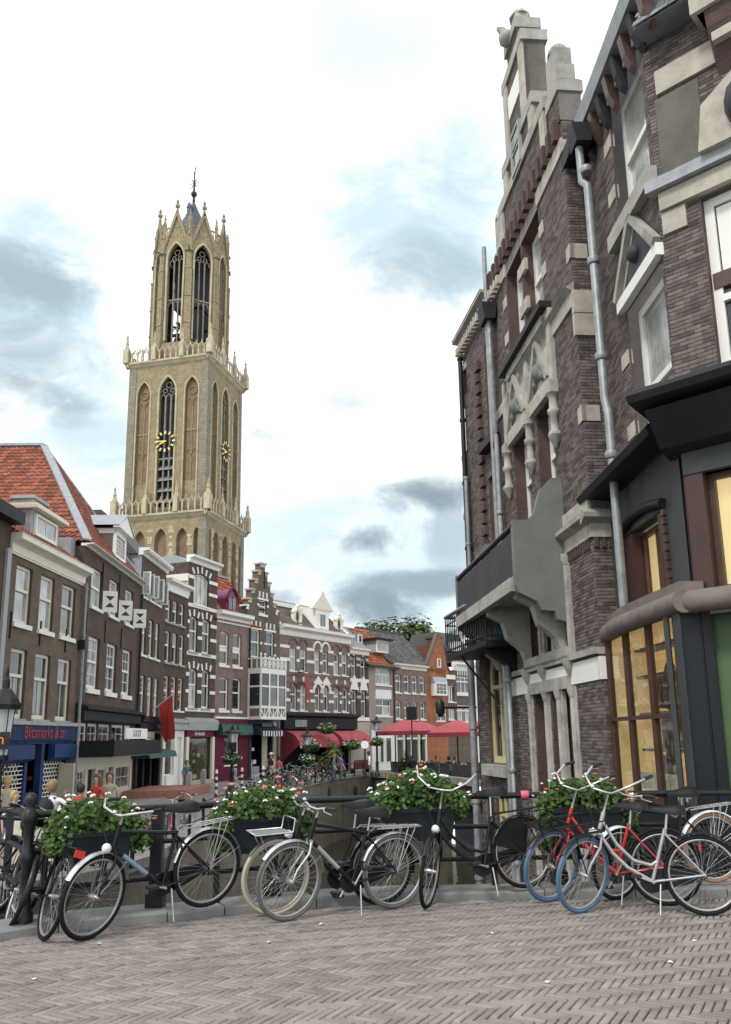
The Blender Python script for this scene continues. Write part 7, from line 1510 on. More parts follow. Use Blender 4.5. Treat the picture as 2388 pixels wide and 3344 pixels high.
def bike(label, rear, front, lean, steer, fr, tm='tyre', tmf=None, style='gent', guards='paint_black', bar='flat', extras=(), cat='bicycle', group='bicycles parked along the bridge railing', zr=0., zf=0., rim='alu', detail=True, sz=1., saddle=.95, lower='paint_black', fw=None):
    """rear, front: ground contact points; lean towards +lateral (left of travel), radians; steer in radians"""
    rear = Vector((*rear[:2], zr)); front = Vector((*front[:2], zf)); d = front-rear; wb = 1.09*sz; an = math.atan2(d.y, d.x); pit = math.atan2(d.z, math.hypot(d.x, d.y))
    t = thing('bicycle', label, cat, rear, 0, group); t.rotation_euler = (Matrix.Rotation(an, 3, 'Z') @ Matrix.Rotation(-pit, 3, 'Y') @ Matrix.Rotation(lean, 3, 'X')).to_euler()
    n8 = 8 if detail else 5; r = RW_*sz; BB = Vector((.45*sz,0,.28)); ST = Vector((.30*sz,0,.74*sz)); SC_ = Vector((.255*sz,0,saddle)); HT = Vector((.845*sz,0,.86*sz)); HB = Vector((.895*sz,0,.70*sz)); RH = Vector((0,0,r)); FH = Vector((wb,0,r))
    ax = (HT-HB).normalized()
    S = Matrix.Translation(HB) @ Matrix.Rotation(steer, 4, ax) @ Matrix.Translation(-HB)
    s = lambda p: S @ Vector(p)
    b = MB()
    if style == 'gent': b.tube([ST+Vector((0,0,-.02)), HT+Vector((.005,0,-.03))], .0175, n8); b.tube([HB, BB], .02, n8)
    elif style == 'lady': b.tube([HT+Vector((.01,0,-.05)), Vector((.74,0,.60)), Vector((.60,0,.46)), Vector((.45,0,.42)), ST.lerp(BB,.62)], .0165, n8); b.tube([HB, Vector((.78,0,.52)), Vector((.66,0,.40)), BB], .018, n8)
    else: b.tube([HT+Vector((.01,0,-.05)), Vector((.64,0,.50)), ST.lerp(BB,.55)], .016, n8); b.tube([HB+Vector((0,0,-.02)), BB], .021, n8)
    b.tube([BB, ST], .017, n8); b.tube([HT+ax*.03, HB-ax*.02], .021, n8)
    for y in (-.055, .055): b.tube([BB+Vector((0,y*.5,0)), RH+Vector((0,y,0))], .0105, n8); b.tube([ST+Vector((0,y*.35,-.05)), RH+Vector((0,y,0))], .009, n8)
    b.build('frame', M[fr], t)
    if style == 'gent' and 'badge' in extras:
        b = MB(); m_ = HB.lerp(BB,.42); dd = (BB-HB).normalized(); b.tube([m_-dd*.15, m_+dd*.15], .0212, n8); b.build('decal', M['paint_blue' if lean < -.09 else 'paint_silver'], t)
    wheel(t, RH, tm, rim=rim, r=r, detail=detail)
    w = wheel(t, s(FH), tmf or tm, rim=rim, r=r, detail=detail); e = (Matrix.Rotation(steer, 3, ax) @ Matrix.Rotation(random.random()*6, 3, 'Y')).to_euler(); w.rotation_euler = e
    b = MB()
    for y in (-.05, .05): b.tube([s(HB+Vector((0,y*.7,-.02))), s(HB+Vector((.03,y,-.12))), s(FH+Vector((-.045,y,.1))), s(FH+Vector((0,y,0)))], [.014,.014,.011,.009], n8)
    b.tube([s(HB+Vector((0,-.04,-.015))), s(HB+Vector((0,.04,-.015)))], .016, n8); b.build('fork', M[fr if 'chromefork' not in extras else 'chrome'], t)
    def guard(c, a0, a1, tr, m):
        b = MB(); n = 14; vs = []; R_ = r+.022
        for i in range(n+1):
            a = a0+(a1-a0)*i/n
            for y, dr in ((-.03,-.012),(-.018,.003),(.018,.003),(.03,-.012)): vs.append(tr(Vector((c.x+(R_+dr)*math.cos(a), y, c.z+(R_+dr)*math.sin(a)))))
        b.add(vs, [(i*4+k,i*4+k+1,(i+1)*4+k+1,(i+1)*4+k) for i in range(n) for k in range(3)], 0, True)
        for a in (a0+(a1-a0)*.2,)+((a0+(a1-a0)*.55,) if detail else ()):
            for y in (-.04, .04): b.tube([tr(c+Vector((0,y,0))), tr(Vector((c.x+R_*math.cos(a), y*.7, c.z+R_*math.sin(a))))], .0028, 4)
        b.build('mudguard', M[m], t)
    if guards:
        guard(RH, R(192), R(20), lambda p: p, guards); guard(FH, R(175), R(38), s, guards)
        g2 = None
    # saddle
    b = MB(); sx, sz_ = SC_.x, SC_.z
    prof = [(-.145,.085,.0,.07),(-.11,.11,.02,.085),(-.03,.095,.012,.075),(.05,.055,.004,.06),(.13,.03,.004,.045),(.17,.014,-.008,.025)]; vs = []
    for x, hw, z, dp in prof: vs += [(sx+x,-hw,sz_+z-dp),(sx+x,-hw*.95,sz_+z-.012),(sx+x,-hw*.45,sz_+z+.008),(sx+x,0,sz_+z),(sx+x,hw*.45,sz_+z+.008),(sx+x,hw*.95,sz_+z-.012),(sx+x,hw,sz_+z-dp)]
    b.add(vs, [(i*7+k,i*7+k+1,(i+1)*7+k+1,(i+1)*7+k) for i in range(5) for k in range(6)]+[(0,1,2,3,4,5,6)], 0, True); sd_ = b.build('saddle', M['saddle_black'], t)
    if detail:
        b = MB()
        for y in (-.04,.04): b.tube([(sx-.09,y,sz_-.05),(sx-.06,y,sz_-.085),(sx+.0,y,sz_-.05)], .012, 6)
        b.build('saddle_spring', M['chrome'], sd_)
    b = MB(); b.tube([ST+Vector((0,0,-.05)), SC_+Vector((.01,0,-.03))], .0125, n8); b.build('seat_post', M['chrome'], t)
    # handlebar
    b = MB(); st_ = HT+ax*(.10 if bar != 'high' else .2); top = st_+Vector((.03,0,.02)); b.tube([s(HT), s(st_), s(top)], .012, n8)
    if bar == 'flat': H = [(-.02,-.29,.03),(-.0,-.2,.03),(.02,-.06,0),(.02,.06,0),(-.0,.2,.03),(-.02,.29,.03)]
    elif bar == 'omafiets': H = [(-.30,-.25,.10),(-.16,-.28,.12),(-.02,-.24,.10),(.05,-.12,.03),(.0,-.03,0),(.0,.03,0),(.05,.12,.03),(-.02,.24,.10),(-.16,.28,.12),(-.30,.25,.10)]
    elif bar == 'high': H = [(-.27,-.30,.19),(-.15,-.31,.17),(.0,-.25,.1),(.05,-.12,.02),(0,-.03,0),(0,.03,0),(.05,.12,.02),(.0,.25,.1),(-.15,.31,.17),(-.27,.30,.19)]
    else: H = [(-.22,-.26,.04),(-.08,-.28,.06),(.03,-.16,.04),(.02,-.04,0),(.02,.04,0),(.03,.16,.04),(-.08,.28,.06),(-.22,.26,.04)]
    pts = [s(top+Vector(h)) for h in H]; b.tube(pts, .0115, n8); hb = b.build('handlebar', M['chrome'], t)
    for a_, b_ in ((pts[0],pts[1]),(pts[-1],pts[-2])): q = MB(); dd = (b_-a_).normalized(); q.tube([a_-dd*.01, a_+dd*.11], .0165, n8); q.build('grip', M['grip_black'], hb)
    if detail:
        for a_, b_ in ((pts[0],pts[1]),(pts[-1],pts[-2])): q = MB(); dd = (b_-a_).normalized(); q.tube([a_+dd*.14, a_+dd*.1+Vector((.03,0,-.03)), a_+dd*.0+Vector((.03,0,-.045))], .005, 5); q.build('brake_lever', M['chrome'], hb)
        q = MB(); q.lathe([(.024,0),(.024,.012),(.012,.024)], 8, pts[3 if len(pts) > 6 else 1]+Vector((0,0,.01))); q.build('bell', M['chrome'], hb)
        q = MB(); p0 = pts[1]; q.tube([p0, p0+Vector((.08,0,-.05)), s(HB+Vector((.06,0,.02))), s(HB+Vector((.02,0,-.1)))], .0035, 5); q.build('cable', M['grip_black'], hb)
    # drive
    b = MB()
    if 'chaincase' in extras or style == 'lady':
        n = 10; P_ = [(BB.x+.105*math.cos(a), BB.z+.105*math.sin(a)) for a in np.linspace(-1.5,1.5,n)]+[(RH.x-.0+.05*math.cos(a), RH.z+.05*math.sin(a)) for a in np.linspace(1.6,4.7,6)]
        b.prism(P_, 'y', -.05, -.03); b.build('chain_case', M[lower], t)
    else:
        b.tube(circ((BB.x,-.04,BB.z), .088, 20), .007, 5, closed=True)
        for a in (0.3,1.55,2.8,4.1,5.3): b.tube([(BB.x,-.04,BB.z),(BB.x+.088*math.cos(a),-.04,BB.z+.088*math.sin(a))], .006, 4)
        b.tube([(BB.x,-.04,BB.z+.088),(0,-.04,r+.035)], .005, 4); b.tube([(BB.x,-.04,BB.z-.088),(0,-.04,r-.035)], .005, 4); b.build('chainring', M['grip_black'], t)
    ca = R(random.choice((-60,-75,200,-100)))
    cr = MB(); dv = Vector((math.cos(ca),0,math.sin(ca)))*.165; cr.tube([BB+Vector((0,-.07,0)), BB+Vector((0,-.08,0))+dv], .011, 6); cr.tube([BB+Vector((0,.07,0)), BB+Vector((0,.08,0))-dv], .011, 6); cr.tube([BB+Vector((0,-.07,0)),BB+Vector((0,.07,0))], .015, 6); c_ = cr.build('crank', M['chrome'], t)
    for sg in (-1, 1): q = MB(); p = BB+Vector((0,.13*sg,0))-dv*sg; q.box(p.x-.045,p.x+.045,p.y-.045,p.y+.045,p.z-.012,p.z+.012); q.build('pedal', M['grip_black'], c_)
    if 'rack' in extras or 'rackchrome' in extras:
        m = 'chrome' if 'rackchrome' in extras else 'paint_black'; b = MB(); zk = r*2+.065
        P_ = [(.22,-.05,zk),(.10,-.06,zk),(-.25,-.06,zk),(-.29,-.03,zk),(-.29,.03,zk),(-.25,.06,zk),(.10,.06,zk),(.22,.05,zk)]; b.tube(P_, .006, 6)
        for x in (.08,-.06,-.2): b.tube([(x,-.06,zk),(x,.06,zk)], .005, 5)
        b.tube([(.15,0,zk),(-.27,0,zk)], .005, 5)
        for y in (-.06,.06): b.tube([(-.12,y,zk),(0,y,r)], .006, 5); b.tube([(-.2,y,zk),(0,y,r)], .004, 5)
        b.tube([(.22,0,zk),(ST.x-.03,0,zk-.02)], .006, 5); b.build('luggage_rack', M[m], t)
    if 'frontrack' in extras or 'frontblack' in extras:
        m = 'chrome' if 'frontrack' in extras else 'paint_black'; b = MB(); zk = r*2+.07; x0 = wb-.12; x1 = wb+.27
        if m == 'chrome':
            b.tube([s((x0,-.13,zk+.12)), s((x0+.02,-.13,zk)), s((x1,-.13,zk)), s((x1,.13,zk)), s((x0+.02,.13,zk)), s((x0,.13,zk+.12)), s((x0,-.13,zk+.12))], .008, 6)
        else:
            b.tube([s((x0,-.13,zk)), s((x1,-.13,zk)), s((x1,.13,zk)), s((x0,.13,zk)), s((x0,-.13,zk))], .007, 6)
            b.tube([s((x0,-.15,zk+.1)), s((x1+.02,-.15,zk+.1)), s((x1+.02,.15,zk+.1)), s((x0,.15,zk+.1))], .006, 6)
            for x, y in ((x1,-.13),(x1,.13),(x0,-.13),(x0,.13)): b.tube([s((x,y,zk)), s((x+.01,y*1.15,zk+.1))], .005, 5)
        for i in range(5): y = -.1+i*.05; b.tube([s((x0+.02,y,zk)), s((x1,y,zk))], .005, 5)
        for y in (-.09,.09): b.tube([s((x1-.05,y,zk)), s((wb,y*.6,r))], .006, 5)
        b.build('front_rack', M[m], t)
    if 'stand' in extras:
        b = MB(); b.tube([BB+Vector((-.06,.06,-.02)), BB+Vector((-.02,.17,-.265))], .008, 6); b.build('kickstand', M['alu'], t)
    if 'light' in extras:
        b = MB(); p = s(HB+Vector((.08,0,.02))); b.ball(p, .042, 10, 7); b.build('headlight', M['lamp_lens'], t)
    if 'tail' in extras: b = MB(); b.box(-.33,-.30,-.04,.04,r*2-.0,r*2+.06); b.build('rear_light', M['reflector_red'], t)
    if 'tailguard' in extras: b = MB(); a = R(150); b.box((r+.03)*math.cos(a)-.02,(r+.03)*math.cos(a)+.01,-.03,.03,r+(r+.03)*math.sin(a)-.03,r+(r+.03)*math.sin(a)+.03); b.build('rear_light', M['reflector_red'], t)
    if 'lock' in extras: b = MB(); c = ST.lerp(RH,.35); b.tube([c+Vector((.09*math.cos(a),.03*math.sin(2*a)-.02,.07*math.sin(a)-.02)) for a in np.linspace(0,6.28,14)[:-1]], .013, 6, closed=True); b.build('chain_lock', M['grip_black'], t)
    if 'ringlock' in extras: b = MB(); b.tube([(RH.x+.28+.0*k,.045*math.cos(a),RH.z+.24+.045*math.sin(a)) for k, a in enumerate(np.linspace(-1,4.1,9))], .011, 6); b.build('ring_lock', M['grip_black'], t)
    if 'coatguard' in extras:
        b = MB(); P_ = [(0,r)]+[(RH.x+(r-.02)*math.cos(a), RH.z+(r-.02)*math.sin(a)) for a in np.linspace(.35,1.9,9)]; b.prism(P_, 'y', .043, .046); b.build('coat_guard', M['paint_black'], t)
    return t
def G(px, py, z=0.): p = gp(px, py, z); return (p.x, p.y)
LM_ = 'light'
bike('black city bicycle seen end on, standing second from the left edge, with red rear light', (-2.74,7.42), (-3.33,8.33), .27, .2, 'paint_black', extras=('rack','tail','chaincase'), bar='flat')
bike('dark bicycle leaning at the far left edge, seen end on', (-3.2,7.78), (-3.72,8.74), .33, .3, 'paint_black', extras=('rack',), bar='flat', guards='paint_black')
bike('black gents bicycle with pale blue lower tube, leaning between the first two flower troughs', (-1.5,8.16), (-2.33,7.47), -.10, .34, 'paint_black', tm='tyre', guards='chrome', extras=('rackchrome','badge','stand','light','chaincase','ringlock'), bar='city', saddle=.96, zr=.11)
bike('black transport bicycle with cream tyres and a front rack, behind the silver one', (.10,8.72), (-.92,8.26), -.05, .10, 'paint_black', tm='tyre', tmf='tyre_cream', guards='paint_black', extras=('rackchrome','frontrack','light','chaincase'), bar='flat', saddle=.98)
bike('silver and black gents bicycle with chrome mudguards, in the middle of the row', (.22,8.52), (-.74,8.03), -.07, .16, 'paint_black', tm='tyre_grey', guards='chrome', extras=('rackchrome','badge','lock','stand','chaincase','chromefork'), bar='flat', saddle=.93)
bike('black roadster with curved frame and long chrome handlebar, right of the third trough', (1.60,8.93), (.66,8.62), .06, .95, 'paint_black', tm='tyre', guards='paint_black', extras=('rack','light','stand','coatguard'), style='lady', bar='high', saddle=.99, zr=.10)
bike('white tyred bicycle half hidden behind the red and the grey ones at the railing', (3.55,9.0), (2.48,8.80), -.05, .35, 'paint_black', tm='tyre_brown', tmf='tyre', rim='chrome', guards='reflector_white', extras=('rackchrome',), style='gent', bar='flat', zr=.11, zf=.0)
bike('red step through bicycle with a blue front tyre, left of the grey bicycle', (2.83,8.45), (1.80,8.72), .05, .8, 'paint_red', tm='tyre', tmf='tyre_blue', guards='paint_black', extras=('frontblack','stand','tailguard'), style='mixte', bar='high', saddle=.93)
bike('grey step through bicycle with blue front tyre, nearest on the right', (3.02,7.98), (1.93,8.18), .06, .8, 'paint_silver', tm='tyre', tmf='tyre_blue', guards='paint_black', extras=('frontblack','stand','light'), style='lady', bar='high', saddle=.93)
bike('bicycle cut off by the right edge, with brown tyres, by the railing', (5.05,8.75), (3.98,8.6), .03, .1, 'paint_silver', tm='tyre_brown', guards='chrome', extras=('rack',), style='gent', bar='flat')
# ---------------------------------------------------------------- bicycles on the quay
QB = []
qs = [('black',), ]
proto = [bike('black bicycle with a flat handlebar parked in the row along the quay railing', (0,0), (1.09,0), .08, .3, 'paint_black', detail=False, extras=('rack',), group='bicycles parked along the quay'),
         bike('silver bicycle with swept handlebar parked in the row along the quay railing', (0,0), (1.09,0), -.06, -.3, 'paint_silver', detail=False, style='lady', bar='omafiets', guards='chrome', extras=('rackchrome',), group='bicycles parked along the quay'),
         bike('red bicycle parked in the row along the quay railing', (0,0), (1.09,0), .05, .4, 'paint_red', detail=False, style='mixte', bar='high', extras=('frontblack',), group='bicycles parked along the quay')]
trees = [tree_of(p) for p in proto]
labs = ['black bicycle with a flat handlebar parked in the row along the quay railing', 'silver bicycle with swept handlebar parked in the row along the quay railing', 'red bicycle parked in the row along the quay railing']
spots = [(2.2,0,0),(4.0,2,0),(5.2,1,1),(8.5,0,1),(10.5,2,0),(13.,1,0),(24.,0,1),(26.,1,0)]+[(28.+i*1.02, (i*2) % 3 if i % 4 else 1, i % 2) for i in range(17)]
for i, (s_, k, fl) in enumerate(spots):
    p, d = qpt(s_); nn = Vector((-d.y, d.x, 0)); q = p+nn*(.45+.5*(i % 2)*.5); an = math.atan2(d.y, d.x)+(math.pi if fl else 0)+random.uniform(-.25,.25)+(R(62) if i >= 7 else 0)
    if i < 3 and k == i: pass
    src = proto[k]; e = (Matrix.Rotation(an, 3, 'Z') @ Matrix.Rotation(random.uniform(-.1,.1), 3, 'X')).to_euler()
    if k not in QB: src.location = q; src.rotation_euler = e; QB.append(k)
    else: src = copy_thing(src, q, e, None, trees[k])
    src['label'] = labs[k]
    if i < 6: src['label'] = ['black','silver','red'][k]+' bicycle against the near end of the quay railing, glimpsed between the flower troughs'
# ---------------------------------------------------------------- street lamps
mm('lamp_glass', (.55,.57,.58), .2, .1, 5); mm('orange_sign', (.75,.22,.08), .5, .1)
def lamp(label, x, y, zb, H, basket=False, s=1., arm=0.):
    t = thing('street_lamp', label, 'street lamp', (x,y,zb), 0); b = MB()
    b.lathe([(.16*s,0),(.16*s,.25),(.11*s,.3),(.09*s,.9),(.12*s,.95),(.075*s,1.05),(.06*s,H-1.2),(.09*s,H-1.15),(.06*s,H-1.1),(.05*s,H-.95)], 10); b.build('post', M['black_iron'], t)
    h0 = H-.95; b = MB()
    for a in range(4):
        an = a*math.pi/2+math.pi/4; b.tube([(.05*s*math.cos(an),.05*s*math.sin(an),h0-.1),(.2*s*math.cos(an),.2*s*math.sin(an),h0-.02),(.16*s*math.cos(an),.16*s*math.sin(an),h0+.1)], .02*s, 5)
        b.tube([(.15*s*math.cos(an),.15*s*math.sin(an),h0+.08),(.27*s*math.cos(an),.27*s*math.sin(an),h0+.58)], .014*s, 5)
    b.lathe([(.19*s,h0+.05),(.19*s,h0+.09)], 4); b.build('lantern_frame', M['black_iron'], t)
    b = MB(); b.lathe([(.15*s,h0+.09),(.26*s,h0+.57)], 4, sm=False); b.build('lantern_glass', M['lamp_glass'], t)
    b = MB(); b.lathe([(.40*s,h0+.57),(.42*s,h0+.62),(.34*s,h0+.68),(.16*s,h0+.78),(.09*s,h0+.8),(.09*s,h0+.88),(.04*s,h0+.92),(.05*s,h0+.97),(.01,h0+1.03)], 8, sm=False); b.build('lantern_roof', M['black_iron'], t)
    if basket: hang(t, (0,0,h0-.75), .55)
    return t
def hang(par, c, r, name='flower_basket', top=False):
    b = MB(); b.lathe([(r*.35,-r*.55),(r*.6,-r*.3),(r*.7,-.02),(r*.66,0)], 12, c); o = b.build(name, M['black_iron'], par)
    P = []; Nn = []
    for i in range(700):
        dv = NR.normal(size=3); dv /= np.linalg.norm(dv); rr = r*NR.uniform(.55,1.05)
        p = np.array(c)+dv*rr*np.array([1,1,.62])
        if p[2] < c[2]-r*.5: continue
        P.append(p); Nn.append(dv+np.array([0,0,.4]))
    leaf_cloud('foliage', P, Nn, r*.17, 'geranium_leaf', o)
    for i in range(26):
        dv = NR.normal(size=3); dv[2] = abs(dv[2])*.7-.15; dv[1] -= .6; dv /= np.linalg.norm(dv); p = np.array(c)+dv*r*1.02*np.array([1,1,.62]); blossom(o, tuple(p), r*.085, 'petal_white' if i % 5 else 'petal_pink')
    return o
p = at_y(757, 2560, 46.); zt_ = at_y(757, 2372, 46.).z; lamp('black street lamp with a round flower basket, in front of the maroon shop', p.x, 46., QZ, zt_-QZ, True, 1.25)
p = at_y(1004, 2520, 52.); zt_ = at_y(1004, 2385, 52.).z; lamp('black street lamp with a flower basket, before the striped pub awning', p.x, 52., QZ, zt_-QZ, True, 1.1)
p = at_y(1232, 2480, 60.); zt_ = at_y(1232, 2342, 60.).z; lamp('street lamp with greenery at the left end of the parasol terrace', p.x, 60., QZ, zt_-QZ, True, 1.1)
p = at_y(20, 2250, 9.1); zt_ = at_y(20, 2192, 9.1).z; l_ = lamp('large black street lamp at the left picture edge, close to the viewer', p.x, 9.1, -.05, zt_+.02, False, .42)
b = MB(); zz = at_y(10,2403,9.1).z; b.box(-.1,.1,-.08,-.05,zz-.09,zz+.09); sp = b.build('sign_plate', M['black_iron'], l_); text_mesh(sp, 'sign_lettering', 'n', 'orange_sign', (.02,-.083,zz+.01), .16, UPRIGHT, .003)
# lower stone standards, bollards and striped posts
def simple(name, label, cat, x, y, z, fn, group=None):
    t = thing(name, label, cat, (x,y,z), 0, group); fn(t); return t
def bollard(t):
    b = MB(); b.box(-.13,.13,-.13,.13,0,1.0); b.lathe([(.17,1.0),(.15,1.08),(.02,1.12)], 4, sm=False); b.build('post', M['grey_stone'], t)
for px, Y, lb in ((617, 44., 'grey stone bollard by the white shop front'), (664, 47.5, 'grey stone bollard before the cream display window'), (765, 48.5, 'grey stone bollard behind the lamp with the flower basket')):
    p = at_y(px, 2540, Y); simple('bollard', lb, 'bollard', p.x, Y, QZ, bollard, 'stone bollards before the shops')
def striped(t):
    b = MB(); b.lathe([(.07,0),(.07,1.15),(.04,1.2)], 10); b.build('post', M['white_paint'], t)
    for z in (.2,.52,.84): b = MB(); b.lathe([(.0715,z),(.0715,z+.16)], 10); b.build('red_band', M['awning_red_dark'], t)
for px, Y, lb in ((707, 44., 'red and white striped post left of the basket lamp'), (790, 46.5, 'red and white striped post right of the basket lamp'), (860, 49., 'red and white striped post near the man with the cap')):
    p = at_y(px, 2540, Y); simple('marker_post', lb, 'post', p.x, Y, QZ, striped, 'striped posts along the street')
p = at_y(1192, 2440, 57.); t = thing('round_sign', 'round pale traffic sign on a dark pole by the quay railing', 'sign', (p.x, 57., QZ)); zz = at_y(1194, 2432, 57.).z-QZ
b = MB(); b.tube([(0,0,0),(0,0,zz+.4)], .06, 8); b.build('pole', M['black_iron'], t); b = MB(); b.tube([(0,-.06,zz),(0,-.09,zz)], .26, 20, sm=False); b.build('disc', M['white_letter'], t)
p = at_y(1344, 2330, 58.); t = thing('hanging_sign', 'small black square sign above the parasols', 'sign', (p.x, 58., 0)); zz = p.z; b = MB(); b.box(-.35,.35,-.05,.05,zz-.45,zz+.45); b.build('board', M['black_wood'], t); b = MB(); b.tube([(0,0,QZ),(0,0,zz-.45)], .05, 6); b.build('pole', M['black_iron'], t)
# black signal head on the dark building (bracket lamp over the canal)
t = thing('bracket_lamp', 'black bracket arm with a lantern on the dark brick house over the canal', 'lamp', (0,0,0)); u0, z0 = fF.hit(1570, 2308); P0 = fF.w(u0-.4, 0, z0); P1 = fF.w(u0-.4, -1.0, z0)
b = MB(); b.tube([P0, P1], .035, 6); b.build('arm', M['black_iron'], t); b = MB(); b.lathe([(.05,-.25),(.12,-.15),(.14,.12),(.05,.24)], 8, P1); b.build('lantern', M['black_iron'], t)
# red flag hung over the street
f = FA['b4']; t = thing('red_flag', 'red flag hanging from a slanting white pole on the house front', 'flag', (0,0,0)); uA, zA = f.hit(490, 2326, -.15); A = f.w(uA,-.15,zA); uB, zB = f.hit(562, 2270, -1.6); B = f.w(uB,-1.6,zB); b = MB(); b.tube([A, A.lerp(B,1.02)], .035, 6); b.build('flag_pole', M['white_paint'], t)
b = MB(); n = 8; vs = []; h = 1.95; c0, c1 = A.lerp(B,.42), B
for i in range(n+1):
    for j in range(n+1):
        s_, v = i/n, j/n; p = c0.lerp(c1, s_); dx = f.d.to_3d()*(v*(.55+.7*(1-s_)))*.75; p = p+Vector((0,0,-h*v*(1.0+.15*s_)))+dx*1.+f.n.to_3d()*(.12*math.sin(s_*9+v*3)*v); vs.append(p)
b.add(vs, [(i*(n+1)+j,i*(n+1)+j+1,(i+1)*(n+1)+j+1,(i+1)*(n+1)+j) for i in range(n) for j in range(n)], 0, True); b.build('flag_cloth', M['red_cloth'], t)
f = FA['b8']; t = thing('pink_banner', 'small faded red banner on a dark bracket on the pub front', 'flag', (0,0,0)); u, z = f.hit(997, 2225, -.6); b = MB(); b.tube([f.w(u-.6,-.05,z+.6), f.w(u,-.7,z+.7)], .04, 5); b.build('bracket', M['black_iron'], t); b = MB(); b.add([f.w(u-.1,-.6,z+.55),f.w(u+.35,-.65,z+.55),f.w(u+.55,-.7,z-1.6),f.w(u+.15,-.62,z-1.3)], [(0,1,2,3)]); b.build('cloth', M['awning_red'], t)
# ---------------------------------------------------------------- parasols and terrace
def parasol(label, px, py_top, px0, px1, py_edge, Y, mt='awning_red'):
    c = at_y(px, py_top, Y); e = at_y((px0+px1)/2, py_edge, Y); w = (at_y(px1,py_edge,Y).x-at_y(px0,py_edge,Y).x)/2
    t = thing('parasol', label, 'parasol', (c.x, Y, QZ), 0, 'red parasols over the terrace'); zt, ze = c.z-QZ, e.z-QZ
    b = MB(); n = 8; P = [(w*math.cos(math.pi*2*i/n+.39)*1.05, w*.8*math.sin(math.pi*2*i/n+.39)) for i in range(n)]
    v = [(0,0,zt)]+[(x*.5,y*.5,zt-(zt-ze)*.42) for x, y in P]+[(x,y,ze) for x, y in P]; b.add(v, [(0,1+i,1+(i+1)%n) for i in range(n)]+[(1+i,1+n+i,1+n+(i+1)%n,1+(i+1)%n) for i in range(n)]); cn = b.build('canopy', M[mt], t)
    b = MB(); vv = [(x,y,ze) for x, y in P]+[(x*1.003,y*1.003,ze-.28) for x, y in P]; b.add(vv, [(i,(i+1)%n,n+(i+1)%n,n+i) for i in range(n)]); b.build('valance', M['awning_red_dark'], cn)
    for x, y in P: b = MB(); b.tube([(0,0,zt-.12),(x*.98,y*.98,ze-.02)], .025, 4); b.build('rib', M['goods_d'], cn)
    b = MB(); b.tube([(0,0,0),(0,0,zt)], .05, 8); b.build('pole', M['black_wood'], t); b = MB(); b.box(-.45,.45,-.45,.45,0,.12); b.build('base', M['grey_stone'], t)
parasol('large red parasol at the left of the terrace, before the mauve house', 1325, 2348, 1222, 1412, 2388, 62.)
parasol('large red parasol at the right of the terrace, below the orange gable', 1492, 2350, 1395, 1590, 2392, 58.)
parasol('red parasol peeping out behind the left large one', 1375, 2354, 1300, 1440, 2384, 67.)
parasol('red parasol at the far right, behind the right large one', 1552, 2352, 1480, 1640, 2384, 66.)
mm('terrace_dark', (.035,.038,.04), .6, .4, 3); mm('wicker', (.08,.075,.065), .8, .3, 20)
t = thing('terrace_screen', 'low dark screen with planters along the terrace edge above the canal', 'screen', (0,0,0))
for i in range(9):
    A = Vector((*QE[0],0.)).lerp(Vector((*QE[1],0)), (i+.05)/9); B = Vector((*QE[0],0)).lerp(Vector((*QE[1],0)), (i+.93)/9); d = (B-A).normalized(); nn = Vector((-d.y,d.x,0)) 
    if i < 2: continue
    b = MB(); b.beam(A+nn*.6+Vector((0,0,QZ+.5)), B+nn*.6+Vector((0,0,QZ+.5)), .06, .8); b.build('panel', M['terrace_dark'], t)
for i in range(12):
    A = Vector((*QE[1],0)).lerp(Vector((*QE[2],0)), (i+.05)/12); B = Vector((*QE[1],0)).lerp(Vector((*QE[2],0)), (i+.93)/12); d = (B-A).normalized(); nn = Vector((-d.y,d.x,0)); b = MB(); b.beam(A+nn*.6+Vector((0,0,QZ+.5)), B+nn*.6+Vector((0,0,QZ+.5)), .06, .8); b.build('panel', M['terrace_dark'], t)
def cafe_table():
    t = thing('cafe_table', 'small dark round terrace table under the parasols', 'table', (0,0,QZ), 0, 'terrace tables under the parasols'); b = MB(); b.lathe([(.4,.72),(.4,.75)], 12); b.build('table_top', M['wicker'], t); b = MB(); b.lathe([(.25,0),(.25,.03),(.03,.05),(.03,.72)], 8); b.build('leg', M['black_iron'], t)
    for x, y in ((.12,.1),(-.15,-.05)): b = MB(); b.lathe([(.03,.75),(.04,.9)], 6, (x,y,0)); tag(b.build('glass', M['goods_d'], t))
    return t
def cafe_chair():
    t = thing('cafe_chair', 'dark woven terrace chair under the parasols', 'chair', (0,0,QZ), 0, 'terrace chairs under the parasols'); b = MB(); b.box(-.24,.24,-.24,.24,.42,.47); b.build('seat', M['wicker'], t); b = MB(); b.box(-.24,.24,.2,.25,.47,.9); b.build('backrest', M['wicker'], t)
    for x in (-.21,.21):
        for y in (-.21,.21): b = MB(); b.tube([(x,y,0),(x,y,.42)], .015, 5); b.build('leg', M['black_iron'], t)
    return t
tb, ch = cafe_table(), cafe_chair(); tbt, cht = tree_of(tb), tree_of(ch); first = [True, True]
tpos = [(2.6,64.5),(4.3,63.),(5.4,60.5),(6.4,57.5),(7.6,60.),(7.3,54.5),(4.0,66.5),(6.2,63.5)]
for i, (x, y) in enumerate(tpos):
    if i == 0: tb.location = (x,y,QZ)
    else: copy_thing(tb, Vector((x,y,QZ)), 0., None, tbt)
    for k, a in enumerate((.6, 2.5, 4.4)):
        q = Vector((x+.75*math.cos(a+i), y+.75*math.sin(a+i), QZ)); rz = a+i+math.pi/2*0-math.pi/2
        if i == 0 and k == 0: ch.location = q; ch.rotation_euler.z = rz
        else: copy_thing(ch, q, float(rz), None, cht)
